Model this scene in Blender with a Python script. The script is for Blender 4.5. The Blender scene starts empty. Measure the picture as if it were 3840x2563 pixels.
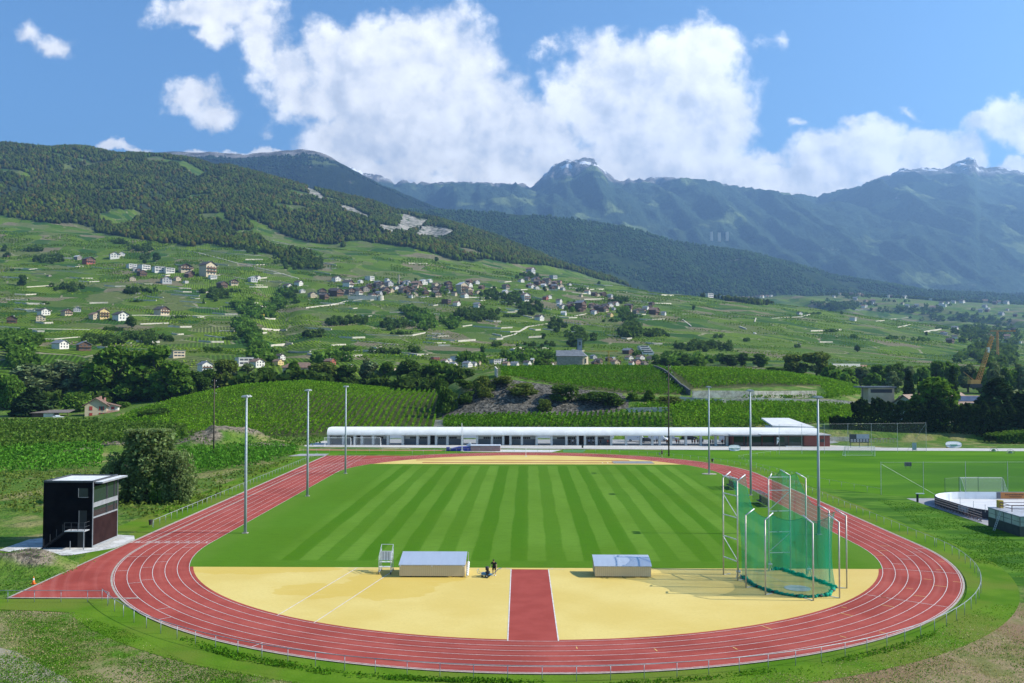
import bpy, bmesh, math, random
import numpy as np
from math import radians as R_, pi, sin, cos, tan, atan2, hypot
from mathutils import Vector, Matrix
random.seed(7); RNG = np.random.default_rng(7)
SC = bpy.context.scene; COL = SC.collection
# ------------------------------------------------------------------ camera (solved from the 400 m track's known size)
F_PX = 3392.56; PIT = R_(1.75419879); YAW = R_(.53887777); ROLL = R_(.07438825)
CAM = Vector((-1.54947784, -111.258671, 21.3556582))
cd = bpy.data.cameras.new('camera'); cam = bpy.data.objects.new('camera', cd); COL.objects.link(cam)
cd.sensor_width = 36; cd.lens = F_PX / 3840 * 36; cd.clip_start = 1; cd.clip_end = 60000
cam.location = CAM
cam.matrix_world = Matrix.Translation(CAM) @ Matrix.Rotation(YAW, 4, 'Z') @ Matrix.Rotation(pi / 2 + PIT, 4, 'X') @ Matrix.Rotation(ROLL, 4, 'Z')
SC.camera = cam
# ------------------------------------------------------------------ exposure
vs = SC.view_settings; vs.view_transform = 'Standard'; vs.look = 'None'; vs.exposure = 0.92; vs.gamma = 1
vs.use_curve_mapping = False
SC.render.engine = 'CYCLES'
SC.cycles.max_bounces = 6; SC.cycles.diffuse_bounces = 2; SC.cycles.glossy_bounces = 2; SC.cycles.transparent_max_bounces = 12
SC.cycles.volume_bounces = 0; SC.cycles.sample_clamp_indirect = 4; SC.cycles.use_denoising = True
# ------------------------------------------------------------------ sun
SUN = Vector((0.797, -0.035, 0.603)).normalized()
sl = bpy.data.lights.new('sun', 'SUN'); sl.energy = 5.0; sl.angle = R_(.5); sl.color = (1, .955, .87)
so = bpy.data.objects.new('sun', sl); COL.objects.link(so); so.rotation_euler = SUN.to_track_quat('Z', 'Y').to_euler(); so.location = (200, 0, 200)
# ------------------------------------------------------------------ pixel <-> world survey helpers ("p" = position in the 2349 px wide photograph)
PK = .61172
def ray(u, v):
    u, v = u / PK, v / PK
    x = (u - 1920) / F_PX; y = -(v - 1281.5) / F_PX
    c, s = cos(ROLL), sin(ROLL); x, y = c * x - s * y, s * x + c * y
    d = (x, cos(PIT) - y * sin(PIT), sin(PIT) + y * cos(PIT))
    c, s = cos(YAW), sin(YAW)
    return Vector((c * d[0] - s * d[1], s * d[0] + c * d[1], d[2]))
def G(u, v, z=0.0):
    d = ray(u, v); t = (z - CAM.z) / d.z
    return Vector((CAM.x + d.x * t, CAM.y + d.y * t, z))
def atD(u, v, D):
    d = ray(u, v); return CAM + d * (D / d.y)
def proj(P):
    d = Vector(P) - CAM; c, s = cos(-YAW), sin(-YAW); d = Vector((c * d.x - s * d.y, s * d.x + c * d.y, d.z))
    z = d.y * cos(PIT) + d.z * sin(PIT); y = -d.y * sin(PIT) + d.z * cos(PIT)
    x, y = d.x / z, y / z; c, s = cos(ROLL), sin(ROLL); x, y = c * x + s * y, -s * x + c * y
    return (1920 + F_PX * x) * PK, (1281.5 - F_PX * y) * PK
# ------------------------------------------------------------------ world: Nishita sky + procedural clouds
W = bpy.data.worlds.new('World'); SC.world = W; W.use_nodes = True
NT = W.node_tree; NT.nodes.clear()
class NB:
    """tiny node-tree writer"""
    def __init__(s, t): s.t = t
    def n(s, typ, **kw):
        nd = s.t.nodes.new(typ)
        for k, v in kw.items(): setattr(nd, k, v)
        return nd
    def put(s, sock, v):
        if isinstance(v, bpy.types.NodeSocket): s.t.links.new(v, sock)
        elif v is not None: sock.default_value = v
    def m(s, op, a, b=None, c=None, clamp=False):
        nd = s.n('ShaderNodeMath', operation=op, use_clamp=clamp)
        for i, v in enumerate((a, b, c)): s.put(nd.inputs[i], v)
        return nd.outputs[0]
    def v(s, op, a, b=None, out=0):
        nd = s.n('ShaderNodeVectorMath', operation=op); s.put(nd.inputs[0], a)
        if op == 'SCALE': s.put(nd.inputs[3], b)
        else: s.put(nd.inputs[1], b)
        return nd.outputs[out]
    def noise(s, vec, scale, detail=4, rough=.55, dist=0, out=0, dim='3D'):
        nd = s.n('ShaderNodeTexNoise', noise_dimensions=dim); s.put(nd.inputs['Vector'], vec)
        nd.inputs['Scale'].default_value = scale; nd.inputs['Detail'].default_value = detail
        nd.inputs['Roughness'].default_value = rough; nd.inputs['Distortion'].default_value = dist
        return nd.outputs[out]
    def mapr(s, v, a, b, c=0, d=1, smooth=True):
        nd = s.n('ShaderNodeMapRange', interpolation_type='SMOOTHSTEP' if smooth else 'LINEAR'); s.put(nd.inputs[0], v)
        for i, x in enumerate((a, b, c, d)): s.put(nd.inputs[i + 1], x)
        return nd.outputs[0]
    def mix(s, f, a, b, blend='MIX'):
        nd = s.n('ShaderNodeMix', data_type='RGBA', blend_type=blend); s.put(nd.inputs[0], f)
        for i, x in ((6, a), (7, b)):
            if isinstance(x, tuple) and len(x) == 3: x = (*x, 1)
            s.put(nd.inputs[i], x)
        return nd.outputs[2]
    def sep(s, v):
        nd = s.n('ShaderNodeSeparateXYZ'); s.put(nd.inputs[0], v); return nd.outputs
    def comb(s, x, y, z=0):
        nd = s.n('ShaderNodeCombineXYZ')
        for i, v in enumerate((x, y, z)): s.put(nd.inputs[i], v)
        return nd.outputs[0]
w = NB(NT)
sky = w.n('ShaderNodeTexSky', sky_type='NISHITA', sun_disc=False, sun_elevation=math.asin(SUN.z), sun_rotation=atan2(SUN.x, SUN.y),
          altitude=500, air_density=1.0, dust_density=0.35, ozone_density=2.2)
gen = w.n('ShaderNodeTexCoord').outputs['Generated']
sx, sy, sz = w.sep(gen)
ysafe = w.m('MAXIMUM', sy, .02)
U = w.m('DIVIDE', sx, ysafe); V = w.m('DIVIDE', sz, ysafe)
# cloud lumps: (px, py, radius x, radius y, strength) measured in the photograph, stored as sky directions
LUMPS = [(1000,130,150,110,1),(860,140,150,95,1),(770,100,90,60,.9),(925,85,75,60,.95),(1020,95,60,50,.8),(1080,200,110,80,1),(930,270,190,120,1.1),
 (760,215,110,75,.95),(660,140,80,60,.85),(690,215,85,55,.85),(600,110,45,70,.75),(1130,270,130,90,1),(800,330,110,70,1),(1000,350,170,65,1),(1110,340,100,65,1),
 (1420,170,140,90,1),(1540,140,130,75,1),(1620,110,80,60,.95),(1560,230,150,120,1.1),(1390,250,120,100,1),(1320,215,70,60,.85),(1600,300,120,90,1),(1470,330,130,90,1),
 (1240,300,110,75,.9),(1300,360,110,60,.85),(1560,390,130,55,1),(1680,385,110,45,.95),(1440,395,100,45,1),(1180,385,120,45,1),(1075,390,90,45,1),(900,385,90,35,.9),
 (1770,370,90,30,.7),(1900,370,110,55,1),(2000,345,110,55,1),(2110,325,90,48,1),(2190,335,70,45,.95),(1820,410,110,40,1),(1990,405,130,40,1),(2120,385,90,30,.9),
 (2330,290,80,45,.8),(2250,275,60,22,.65),(2330,378,90,26,.95),(1830,298,42,20,.55),(1960,292,40,18,.6),(2070,263,42,17,.6),(1720,90,35,35,.5),(1770,85,35,35,.5),
 (430,30,90,45,.9),(520,20,110,55,.9),(580,60,60,45,.8),(490,90,40,45,.75),(430,220,65,40,.8),(500,255,60,32,.62),(60,65,55,32,.55),(130,95,50,26,.5),(620,290,35,30,.45),
 (1260,110,35,22,.5),(1170,175,40,40,.5),(560,343,110,15,.9),(640,338,60,14,.85),(460,346,60,11,.85),(275,338,40,14,.8),(310,346,30,8,.7),(1720,420,90,40,1),(760,392,70,32,1),(860,412,80,36,1),(960,432,90,36,1.05),(1060,436,90,36,1.05),(1160,440,90,36,1.05),(1250,420,60,40,1),(1400,425,80,40,1.05),(1500,430,90,36,1.05),(1620,440,90,40,1.05),(1740,452,90,36,1.05),(1830,452,80,30,1),(1920,440,70,26,.95),
 (1650,70,60,35,.6)]
def cloud_density(vecUV):
    wob = w.noise(vecUV, 9.0, 7, .6, out=1)
    p = w.v('ADD', vecUV, w.v('SCALE', w.v('SUBTRACT', wob, (.5, .5, .5)), .085))
    M = None
    for (px, py, rx, ry, st) in LUMPS:
        d = ray(px, py); c = (d.x / d.y, d.z / d.y, 0); sc = (2075 / rx * .70, 2075 / ry * .70, 0)
        L = w.v('LENGTH', w.v('MULTIPLY', w.v('SUBTRACT', p, c), sc), out=1)
        e = w.m('MULTIPLY_ADD', L, -st, st, clamp=False)
        M = e if M is None else w.m('SMOOTH_MAX', M, e, .22)
    return M
uv = w.comb(U, V)
M = cloud_density(uv)
def billow(vec):
    wv = w.v('ADD', vec, w.v('SCALE', w.v('SUBTRACT', w.noise(vec, 30, 4, .6, out=1), (.5, .5, .5)), .03))
    vo = w.n('ShaderNodeTexVoronoi', feature='SMOOTH_F1', voronoi_dimensions='2D', normalize=False); w.put(vo.inputs['Vector'], wv); vo.inputs['Scale'].default_value = 15; vo.inputs['Detail'].default_value = 4; vo.inputs['Roughness'].default_value = .55; vo.inputs['Lacunarity'].default_value = 2.2; vo.inputs['Smoothness'].default_value = .25
    return w.m('SUBTRACT', .62, vo.outputs['Distance'])
fine = w.noise(uv, 24, 9, .62); big = w.noise(uv, 9, 5, .55); bil = billow(uv)
dens = w.m('ADD', M, w.m('MULTIPLY_ADD', fine, .62, -.33))
dens = w.m('ADD', dens, w.m('MULTIPLY_ADD', big, .55, -.27))
dens = w.m('ADD', dens, w.m('MULTIPLY', bil, .26))
alpha = w.mapr(dens, .03, .44)
alpha = w.m('MULTIPLY', alpha, w.mapr(sy, .02, .12))
# sun-side relief: density just towards the sun decides how much light gets in
off = w.v('ADD', uv, (.022, .018, 0))
fine2 = w.noise(off, 24, 9, .62); big2 = w.noise(off, 9, 5, .55); bil2 = billow(w.v('ADD', uv, (.012, .011, 0)))
rel = w.m('ADD', w.m('MULTIPLY', w.m('SUBTRACT', bil, bil2), .24), w.m('MULTIPLY', w.m('SUBTRACT', fine, fine2), .35)); rel = w.m('ADD', rel, w.m('MULTIPLY', w.m('SUBTRACT', big, big2), 1.1))
core = w.mapr(dens, .25, 1.2)
lum = w.m('ADD', w.m('ADD', 1.0, w.m('MULTIPLY', rel, 1.0)), w.m('MULTIPLY', core, -.15))
lowsh = w.mapr(V, .30, .20, 0, .05)
lum = w.m('SUBTRACT', lum, lowsh)
lum = w.m('MINIMUM', w.m('MAXIMUM', lum, .62), 1.12)
tint = w.mix(w.mapr(lum, .72, .98), (.86, .91, 1.0), (1.0, .995, .985))
ccol = w.v('SCALE', tint, w.m('MULTIPLY', lum, 0.80))
skyc = w.v('MULTIPLY', w.v('SCALE', sky.outputs[0], .093), (.64, .95, 1.14))
colr = w.mix(alpha, skyc, ccol)
bg = w.n('ShaderNodeBackground'); w.put(bg.inputs[0], colr); bg.inputs[1].default_value = 1.0
wo = w.n('ShaderNodeOutputWorld'); w.put(wo.inputs[0], bg.outputs[0])
# ------------------------------------------------------------------ materials
MATS = {}
def mat(name, c1, c2=None, scale=1.0, rough=.8, detail=4, metal=0, spec=.3, c3=None, scale3=.1, lo=.35, hi=.65, bump=0, bscale=None, vec=(1, 1, 1), attr=None):
    """Principled surface whose colour wanders between c1 and c2 (and c3 at a larger size) with world-space noise"""
    if name in MATS: return MATS[name]
    m = bpy.data.materials.new(name); m.use_nodes = True; t = m.node_tree; b = NB(t); P = t.nodes['Principled BSDF']
    P.inputs['Roughness'].default_value = rough; P.inputs['Metallic'].default_value = metal; P.inputs['Specular IOR Level'].default_value = spec
    pos = b.n('ShaderNodeNewGeometry').outputs['Position']
    if vec != (1, 1, 1): pos = b.v('MULTIPLY', pos, vec)
    if c2 is None: P.inputs['Base Color'].default_value = (*c1, 1)
    else:
        col = b.mix(b.mapr(b.noise(pos, scale, detail), lo, hi), c1, c2)
        if c3 is not None: col = b.mix(b.mapr(b.noise(pos, scale3, 3), .45, .62), col, c3)
        if attr:
            a = b.n('ShaderNodeAttribute', attribute_name=attr).outputs['Color']
            col = b.mix(1.0, col, a, 'MULTIPLY')
        b.put(P.inputs['Base Color'], col)
    if bump:
        bp = b.n('ShaderNodeBump'); bp.inputs['Strength'].default_value = 1; bp.inputs['Distance'].default_value = bump
        b.put(bp.inputs['Height'], b.noise(pos, bscale or scale * 4, 5)); b.put(P.inputs['Normal'], bp.outputs[0])
    MATS[name] = m; return m
def leafmat(name, c1, c2, scale=.6, trans=.35, attr=False, k=1.0):
    c1, c2 = tuple(v * k for v in c1), tuple(v * k for v in c2)
    if name in MATS: return MATS[name]
    m = bpy.data.materials.new(name); m.use_nodes = True; t = m.node_tree; b = NB(t); t.nodes.clear()
    pos = b.n('ShaderNodeNewGeometry').outputs['Position']
    col = b.mix(b.mapr(b.noise(pos, scale, 3), .33, .67), c1, c2)
    if attr: col = b.mix(1.0, col, b.n('ShaderNodeAttribute', attribute_name='tint').outputs['Color'], 'MULTIPLY')
    d = b.n('ShaderNodeBsdfDiffuse'); b.put(d.inputs[0], col)
    tr = b.n('ShaderNodeBsdfTranslucent'); b.put(tr.inputs[0], b.mix(.5, col, (c2[0] * 1.5, c2[1] * 1.6, c2[2] * .6)))
    mx = b.n('ShaderNodeMixShader'); mx.inputs[0].default_value = trans; b.put(mx.inputs[1], d.outputs[0]); b.put(mx.inputs[2], tr.outputs[0])
    o = b.n('ShaderNodeOutputMaterial'); b.put(o.inputs[0], mx.outputs[0])
    MATS[name] = m; return m
# ------------------------------------------------------------------ meshes
def raw(name, V, Fa, m=None, parent=None, smooth=False):
    me = bpy.data.meshes.new(name); V = np.asarray(V, np.float32).reshape(-1, 3)
    if isinstance(Fa, np.ndarray):
        n, k = Fa.shape; me.vertices.add(len(V)); me.vertices.foreach_set('co', V.ravel()); me.loops.add(n * k); me.polygons.add(n)
        me.loops.foreach_set('vertex_index', Fa.astype(np.int32).ravel()); me.polygons.foreach_set('loop_start', np.arange(0, n * k, k, dtype=np.int32))
        me.polygons.foreach_set('loop_total', np.full(n, k, np.int32)); me.update(calc_edges=True)
    else:
        me.from_pydata([tuple(v) for v in V.tolist()], [], Fa); me.update()
    if m is not None: me.materials.append(m)
    if smooth: me.polygons.foreach_set('use_smooth', np.ones(len(me.polygons), bool))
    o = bpy.data.objects.new(name, me); COL.objects.link(o)
    if parent is not None: o.parent = parent
    return o
class MB:
    def __init__(s): s.V = []; s.F = []
    def add(s, vs, fs):
        b = len(s.V); s.V += [tuple(v) for v in vs]; s.F += [tuple(b + i for i in f) for f in fs]; return s
    def box(s, x0, x1, y0, y1, z0, z1):
        return s.add([(x0,y0,z0),(x1,y0,z0),(x1,y1,z0),(x0,y1,z0),(x0,y0,z1),(x1,y0,z1),(x1,y1,z1),(x0,y1,z1)],
                     [(0,3,2,1),(4,5,6,7),(0,1,5,4),(1,2,6,5),(2,3,7,6),(3,0,4,7)])
    def bar(s, a, b, w, h=None):
        h = h or w; a, b = Vector(a), Vector(b); d = (b - a).normalized()
        up = Vector((0, 0, 1)) if abs(d.z) < .95 else Vector((0, 1, 0)); x = d.cross(up).normalized(); y = x.cross(d)
        c = [x * i * w / 2 + y * j * h / 2 for i, j in ((-1,-1),(1,-1),(1,1),(-1,1))]
        return s.add([a + k for k in c] + [b + k for k in c], [(0,3,2,1),(4,5,6,7),(0,1,5,4),(1,2,6,5),(2,3,7,6),(3,0,4,7)])
    def tube(s, pts, r, n=6, cap=True):
        pts = [Vector(p) for p in pts]; rs = r if isinstance(r, (list, tuple)) else [r] * len(pts); b = len(s.V)
        for i, p in enumerate(pts):
            d = (pts[min(i + 1, len(pts) - 1)] - pts[max(i - 1, 0)]).normalized()
            up = Vector((0, 0, 1)) if abs(d.z) < .9 else Vector((1, 0, 0)); x = d.cross(up).normalized(); y = x.cross(d)
            s.V += [tuple(p + (x * cos(2 * pi * k / n) + y * sin(2 * pi * k / n)) * rs[i]) for k in range(n)]
        for i in range(len(pts) - 1):
            for k in range(n):
                s.F.append((b + i * n + k, b + i * n + (k + 1) % n, b + (i + 1) * n + (k + 1) % n, b + (i + 1) * n + k))
        if cap: s.F.append(tuple(b + k for k in range(n))[::-1]); s.F.append(tuple(b + (len(pts) - 1) * n + k for k in range(n)))
        return s
    def prism(s, poly, z0, z1):
        n = len(poly); v = [(x, y, z0) for x, y in poly] + [(x, y, z1) for x, y in poly]
        return s.add(v, [tuple(range(n))[::-1], tuple(range(n, 2 * n))] + [(i, (i + 1) % n, n + (i + 1) % n, n + i) for i in range(n)])
    def poly(s, pts): return s.add(pts, [tuple(range(len(pts)))])
    def blob(s, c, r, n=8, m=5, sq=(1, 1, 1)):
        vs = []; c = Vector(c)
        for i in range(1, m):
            t = pi * i / m
            for k in range(n):
                a = 2 * pi * k / n; vs.append(c + Vector((sin(t) * cos(a) * r * sq[0], sin(t) * sin(a) * r * sq[1], cos(t) * r * sq[2])))
        vs += [c + Vector((0, 0, r * sq[2])), c - Vector((0, 0, r * sq[2]))]; T = len(vs) - 2; fs = []
        for i in range(m - 2):
            for k in range(n): fs.append((i * n + k, (i + 1) * n + k, (i + 1) * n + (k + 1) % n, i * n + (k + 1) % n))
        for k in range(n): fs.append((T, k, (k + 1) % n)); fs.append((T + 1, (m - 2) * n + (k + 1) % n, (m - 2) * n + k))
        return s.add(vs, fs)
    def build(s, name, m, parent=None, smooth=False): return raw(name, s.V, s.F, m, parent, smooth)
def tag(o, label=None, cat=None, group=None, kind=None):
    for k, v in (('label', label), ('category', cat), ('group', group), ('kind', kind)):
        if v: o[k] = v
    return o
def thing(name, label, cat, loc=(0, 0, 0), rz=0, group=None):
    o = bpy.data.objects.new(name, None); COL.objects.link(o); o.location = loc; o.rotation_euler = (0, 0, rz); o.empty_display_size = .2
    return tag(o, label, cat, group)
def kids(o): return [c for c in bpy.data.objects if c.parent == o]
KIDS = {}
def copy_tree(o, parent=None):
    c = o.copy(); COL.objects.link(c); c.parent = parent
    if o.name not in KIDS: KIDS[o.name] = kids(o)
    for ch in KIDS[o.name]: copy_tree(ch, c)
    return c
def struct(o): o['kind'] = 'structure'; return o
def stuff(o, label=None, cat=None): return tag(o, label, cat, kind='stuff')
def in_poly(px, py, poly):
    px, py = np.asarray(px, float), np.asarray(py, float); c = np.zeros(px.shape, bool); n = len(poly)
    for i in range(n):
        (x1, y1), (x2, y2) = poly[i], poly[(i + 1) % n]
        k = ((y1 > py) != (y2 > py)); c ^= k & (px < (x2 - x1) * (py - y1) / ((y2 - y1) if y2 != y1 else 1e-9) + x1)
    return c
def vnoise(x, y, seed=0):
    """numpy value noise 0..1"""
    xi, yi = np.floor(x).astype(np.int64), np.floor(y).astype(np.int64); fx, fy = x - xi, y - yi
    fx, fy = fx * fx * (3 - 2 * fx), fy * fy * (3 - 2 * fy)
    def h(a, b):
        n = (a * 374761393 + b * 668265263 + seed * 1442695041) & 0x7fffffff; n = ((n ^ (n >> 13)) * 1274126177) & 0x7fffffff
        return ((n ^ (n >> 16)) & 0xffff) / 65535.0
    return (h(xi, yi) * (1 - fx) + h(xi + 1, yi) * fx) * (1 - fy) + (h(xi, yi + 1) * (1 - fx) + h(xi + 1, yi + 1) * fx) * fy
def fbm(x, y, o=4, seed=0):
    s, a, t = 0, 1, 0
    for i in range(o): s = s + a * vnoise(x * 2 ** i + 17.3 * i, y * 2 ** i - 9.1 * i, seed + i); t += a; a *= .5
    return s / t
# ------------------------------------------------------------------ terrain: surveyed as (photo column, elevation, distance) -> real heights
XS = np.arange(-900, 3251, 7.0)
KS = np.array([(lambda r: r.x / r.y)(ray(x, 847)) for x in XS])
def vz(x, v, D):
    r = ray(x, v); return CAM.z + r.z / r.y * D
def loD(x): return KS[0] if x < XS[0] else float(np.interp(x, XS, KS))
NEARX = [-900, 0, 200, 400, 560, 700, 850, 1000, 1040, 1100, 1150, 1350, 1560, 1750, 1900, 2000, 2100, 2349, 3250]
NEAR = {0: [0] * 19, 255: [0] * 19, 268: [0,0,0,0,.3,.4,.4,.5,.3,.3,.3,.3,.3,.3,.4,.4,.5,.5,.5],
 282: [0,0,0,0,.8,1.2,1.5,1.5,2.6,2.8,2.8,3,3.2,3,3,2.6,2,2.5,2.5],
 310: [0,0,0,.5,3,4.5,4.5,4,5,5.2,5.5,5.8,8,8.4,8,6.5,3.2,3,3],
 330: [0,0,0,1.5,5.5,7.5,7,6,13,18,19,14.5,11,10.6,9.8,8,3.2,3,3],
 360: [0,0,0,3.7,9.6,11.7,10.1,8,14.5,18.5,19.3,15.6,13.7,13.6,12.4,9,3.2,3,3],
 400: [0,1,1.5,7.0,13.6,15.4,12.6,9.5,15,18.5,20.3,20,19.3,18.4,15.6,9.8,4,4,4],
 440: [0,4,4,6,11,12.5,11,11,15,19,21.4,22.1,22,20.4,16.3,10,6,6,6],
 500: [4,9,9,9,11,12,12,13,15,17,19,19,19,18.4,16.5,12,10,10,10]}
FARX = [-900, 0, 300, 470, 600, 700, 783, 900, 983, 1116, 1216, 1316, 1450, 1566, 1700, 1800, 1950, 2100, 2349, 3250]
FAR = {600: [770,800,815,820,825,829,831,833,834,836,838,839,840,841,842,843,844,845,846,847],
 750: [740,770,785,793,799,803,805,808,809,812,814,817,820,822,826,829,835,840,845,846],
 900: [700,735,750,758,764,769,771,775,776,780,783,786,790,794,800,806,816,825,841,845],
 1100: [650,690,705,711,716,720,722,726,730,738,744,749,755,760,769,776,790,803,826,840],
 1350: [600,642,653,658,662,666,668,673,678,690,699,706,714,721,735,744,761,778,806,830],
 1700: [530,572,588,594,598,602,607,616,624,640,652,662,678,690,703,714,735,752,791,815],
 2100: [460,500,536,548,545,552,560,574,584,607,622,639,660,678,694,704,724,739,766,790],
 2500: [390,425,452,468,478,492,508,528,540,570,600,622,664,684,700,707,722,733,750,770],
 2900: [330,368,392,412,430,455,475,500,515,548,585,619,668,684,694,697,707,716,733,750],
 3300: [280,318,345,363,392,425,441,470,492,532,572,618,672,684,678,668,682,694,712,730],
 3700: [300,335,362,384,415,450,470,500,520,560,600,640,690,700,690,676,676,684,698,715],
 4300: [420,440,460,480,510,540,560,590,610,640,670,690,720,730,715,705,700,702,708,720]}
_RD = np.concatenate([np.arange(24, 252, 2.0), np.arange(254, 640, 3.2), 640 * 1.0115 ** np.arange(0, 168)])
RD = _RD[_RD < 4300]
def _near(D): return np.interp(XS, NEARX, NEAR[D])
def _far(D): return np.array([vz(x, v, D) for x, v in zip(XS, np.interp(XS, FARX, FAR[D]))])
CTRL = sorted(NEAR) + sorted(FAR); CZ = np.array([_near(d) if d in NEAR else _far(d) for d in CTRL])
lg = np.log(np.maximum(CTRL, 1)); lr = np.log(RD)
TZ = np.stack([np.interp(lr, lg, CZ[:, j]) for j in range(len(XS))], 1)      # [ring, col]
def gsm(A, s, ax):
    r = int(3 * s) + 1; k = np.exp(-.5 * (np.arange(-r, r + 1) / s) ** 2); k /= k.sum()
    P = np.pad(A, [(r, r) if a == ax else (0, 0) for a in (0, 1)], mode='edge')
    return sum(k[i] * np.take(P, np.arange(i, i + A.shape[ax]), ax) for i in range(2 * r + 1))
S1 = gsm(gsm(TZ, 7, 1), 4, 0); S0 = gsm(gsm(TZ, 1.6, 1), .8, 0)
wt = np.clip((RD - 520) / 200, 0, 1)[:, None]; TZ = S0 * (1 - wt) + S1 * wt
GX = CAM.x + RD[:, None] * KS[None, :]; GY = np.repeat((CAM.y + RD)[:, None], len(XS), 1)
far_amp = np.clip((RD - 560) / 500, 0, 1)[:, None]
ridge_f = np.clip((3400 - RD) / 500, 0.25, 1)[:, None]
TZ = TZ + far_amp * ridge_f * (RD[:, None] * .011 * (fbm(GX / 260, GY / 300, 4, 3) - .5) + RD[:, None] * .006 * (fbm(GX / 90, GY / 110, 3, 5) - .5))
gul = np.abs(fbm(GX / 420 + GY / 2600, GY / 3000, 3, 9) - .5)
TZ = TZ - np.clip((RD - 1900) / 600, 0, 1)[:, None] * ridge_f * 55 * np.clip(.12 - gul, 0, 1) / .12
TZ = TZ + np.where((RD > 258) & (RD < 640), .5, 0)[:, None] * (fbm(GX / 14, GY / 14, 3, 2) - .5)
FLAT = (RD < 278.5)[:, None] & np.ones(len(XS), bool)[None, :]
TZ[FLAT] = -.06
# ravine between the two left vineyards
rv = np.abs(GX - np.interp(GY, [500, 700, 1100, 1400], [-175, -215, -330, -420])); rvw = np.clip(1 - rv / 28, 0, 1) * np.clip((RD - 620) / 100, 0, 1)[:, None] * np.clip((1500 - RD) / 200, 0, 1)[:, None]
TZ = TZ - 7 * rvw
# rubble mounds and earth heaps near the track (position in metres, radius, height)
def mound(x, y, rx, ry, h, sd):
    global TZ
    d = np.hypot((GX - x) / rx, (GY - y) / ry); TZ = TZ + np.where(d < 1.3, h * np.clip(1 - d * d * .6, 0, 1) * (.55 + .9 * fbm(GX / 4.0, GY / 4.0, 3, sd)), 0)
GDX = (XS[1] - XS[0])
def hD(X, Y):
    """ground height at world X, Y"""
    D = np.asarray(Y, float) - CAM.y; k = (np.asarray(X, float) - CAM.x) / D
    j = np.clip(np.interp(k, KS, np.arange(len(XS))), 0, len(XS) - 1.001); i = np.clip(np.interp(D, RD, np.arange(len(RD))), 0, len(RD) - 1.001)
    i0, j0 = i.astype(int), j.astype(int); a, b = i - i0, j - j0
    return (TZ[i0, j0] * (1 - b) + TZ[i0, j0 + 1] * b) * (1 - a) + (TZ[i0 + 1, j0] * (1 - b) + TZ[i0 + 1, j0 + 1] * b) * a
def hz(X, Y): return float(hD(np.array([X]), np.array([Y]))[0])
def _elev(x, v): r = ray(x, v); return r.z / r.y
def hit(x, v, Dmin=262, Dmax=4200):
    """first point where the sight line through photo pixel (x, v) meets the ground beyond Dmin"""
    j = float(np.interp(x, XS, np.arange(len(XS)))); j0 = min(int(j), len(XS) - 2); b = j - j0
    z = TZ[:, j0] * (1 - b) + TZ[:, j0 + 1] * b; e = (z - CAM.z) / RD; t = _elev(x, v)
    ok = np.nonzero((RD >= Dmin) & (RD <= Dmax) & (e >= t))[0]
    if len(ok) == 0:
        i = int(np.argmax(np.where(RD >= Dmin, e, -9))); D = RD[i]
    else:
        i = ok[0]
        if i > 0 and e[i - 1] < t: D = RD[i - 1] + (RD[i] - RD[i - 1]) * (t - e[i - 1]) / max(e[i] - e[i - 1], 1e-9)
        else: D = RD[i]
    k = float(np.interp(x, XS, KS)); return Vector((CAM.x + k * D, CAM.y + D, hz(CAM.x + k * D, CAM.y + D)))
for (px, py, rx, ry, h, sd) in [(30, 1300, 5.5, 3.4, 1.5, 1), (80, 1306, 3.2, 2.6, .9, 2)]:
    p = G(px, py); mound(p.x, p.y, rx, ry, h, sd)
for (px, py, rx, ry, h, sd) in [(500, 1022, 12, 9, 3.2, 3), (455, 1030, 9, 8, 2.6, 4), (560, 1020, 12, 8, 2.4, 5), (270, 1030, 9, 5, 2.0, 6), (620, 1030, 9, 6, 1.6, 7), (200, 1040, 6, 4, 1.3, 8)]:
    p = G(px, py); mound(p.x, p.y, rx, ry, h, sd)
# ---- land cover on the vertices (forest floor, bare rock / earth, meadow)
rr = np.repeat(((TZ - CAM.z) / RD[:, None])[:, :, None], 1, 2)[:, :, 0]
PXV = np.repeat(XS[None, :], len(RD), 0)
_e0, _e1 = _elev(1174, 200), _elev(1174, 1500)
_vv = np.linspace(200, 1500, 600); _ee = np.array([_elev(1174, v) for v in _vv])
PYV = np.interp(-rr, -_ee, _vv)
FOREST = [[(-900, 100), (-900, 470), (0, 496), (70, 508), (140, 515), (200, 531), (290, 546), (370, 558), (435, 566), (470, 560), (545, 570), (600, 579), (640, 588), (640, 576), (600, 556), (585, 540), (562, 503), (570, 499), (593, 511), (650, 541), (693, 556), (760, 561), (783, 571), (790, 560),
   (826, 552), (870, 560), (926, 566), (1000, 583), (1036, 596), (1083, 601), (1116, 593), (1183, 606), (1250, 609), (1316, 622), (1366, 639), (1416, 649), (1450, 659), (1483, 668), (1566, 674), (1600, 600), (1600, 100)],
  [(1480, 640), (1566, 645), (1640, 665), (1720, 683), (1783, 699), (1730, 698), (1660, 690), (1590, 676), (1500, 664)],
  [(630, 575), (660, 570), (700, 577), (728, 596), (735, 618), (690, 622), (655, 606), (640, 598)],
  [(1566, 500), (1860, 660), (1700, 668), (1566, 670)]]
fo = np.zeros(TZ.shape)
jx = 10 * (fbm(GX / 60, GY / 60, 3, 21) - .5); jy = 10 * (fbm(GX / 55, GY / 55, 3, 22) - .5)
for P in FOREST: fo = np.maximum(fo, in_poly(PXV + jx, PYV + jy, P))
fo *= (RD > 1500)[:, None]; fo = fo * np.where(fbm(GX / 130, GY / 130, 3, 77) > .68, .15, 1)
FO_GRID = fo.copy()
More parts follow.
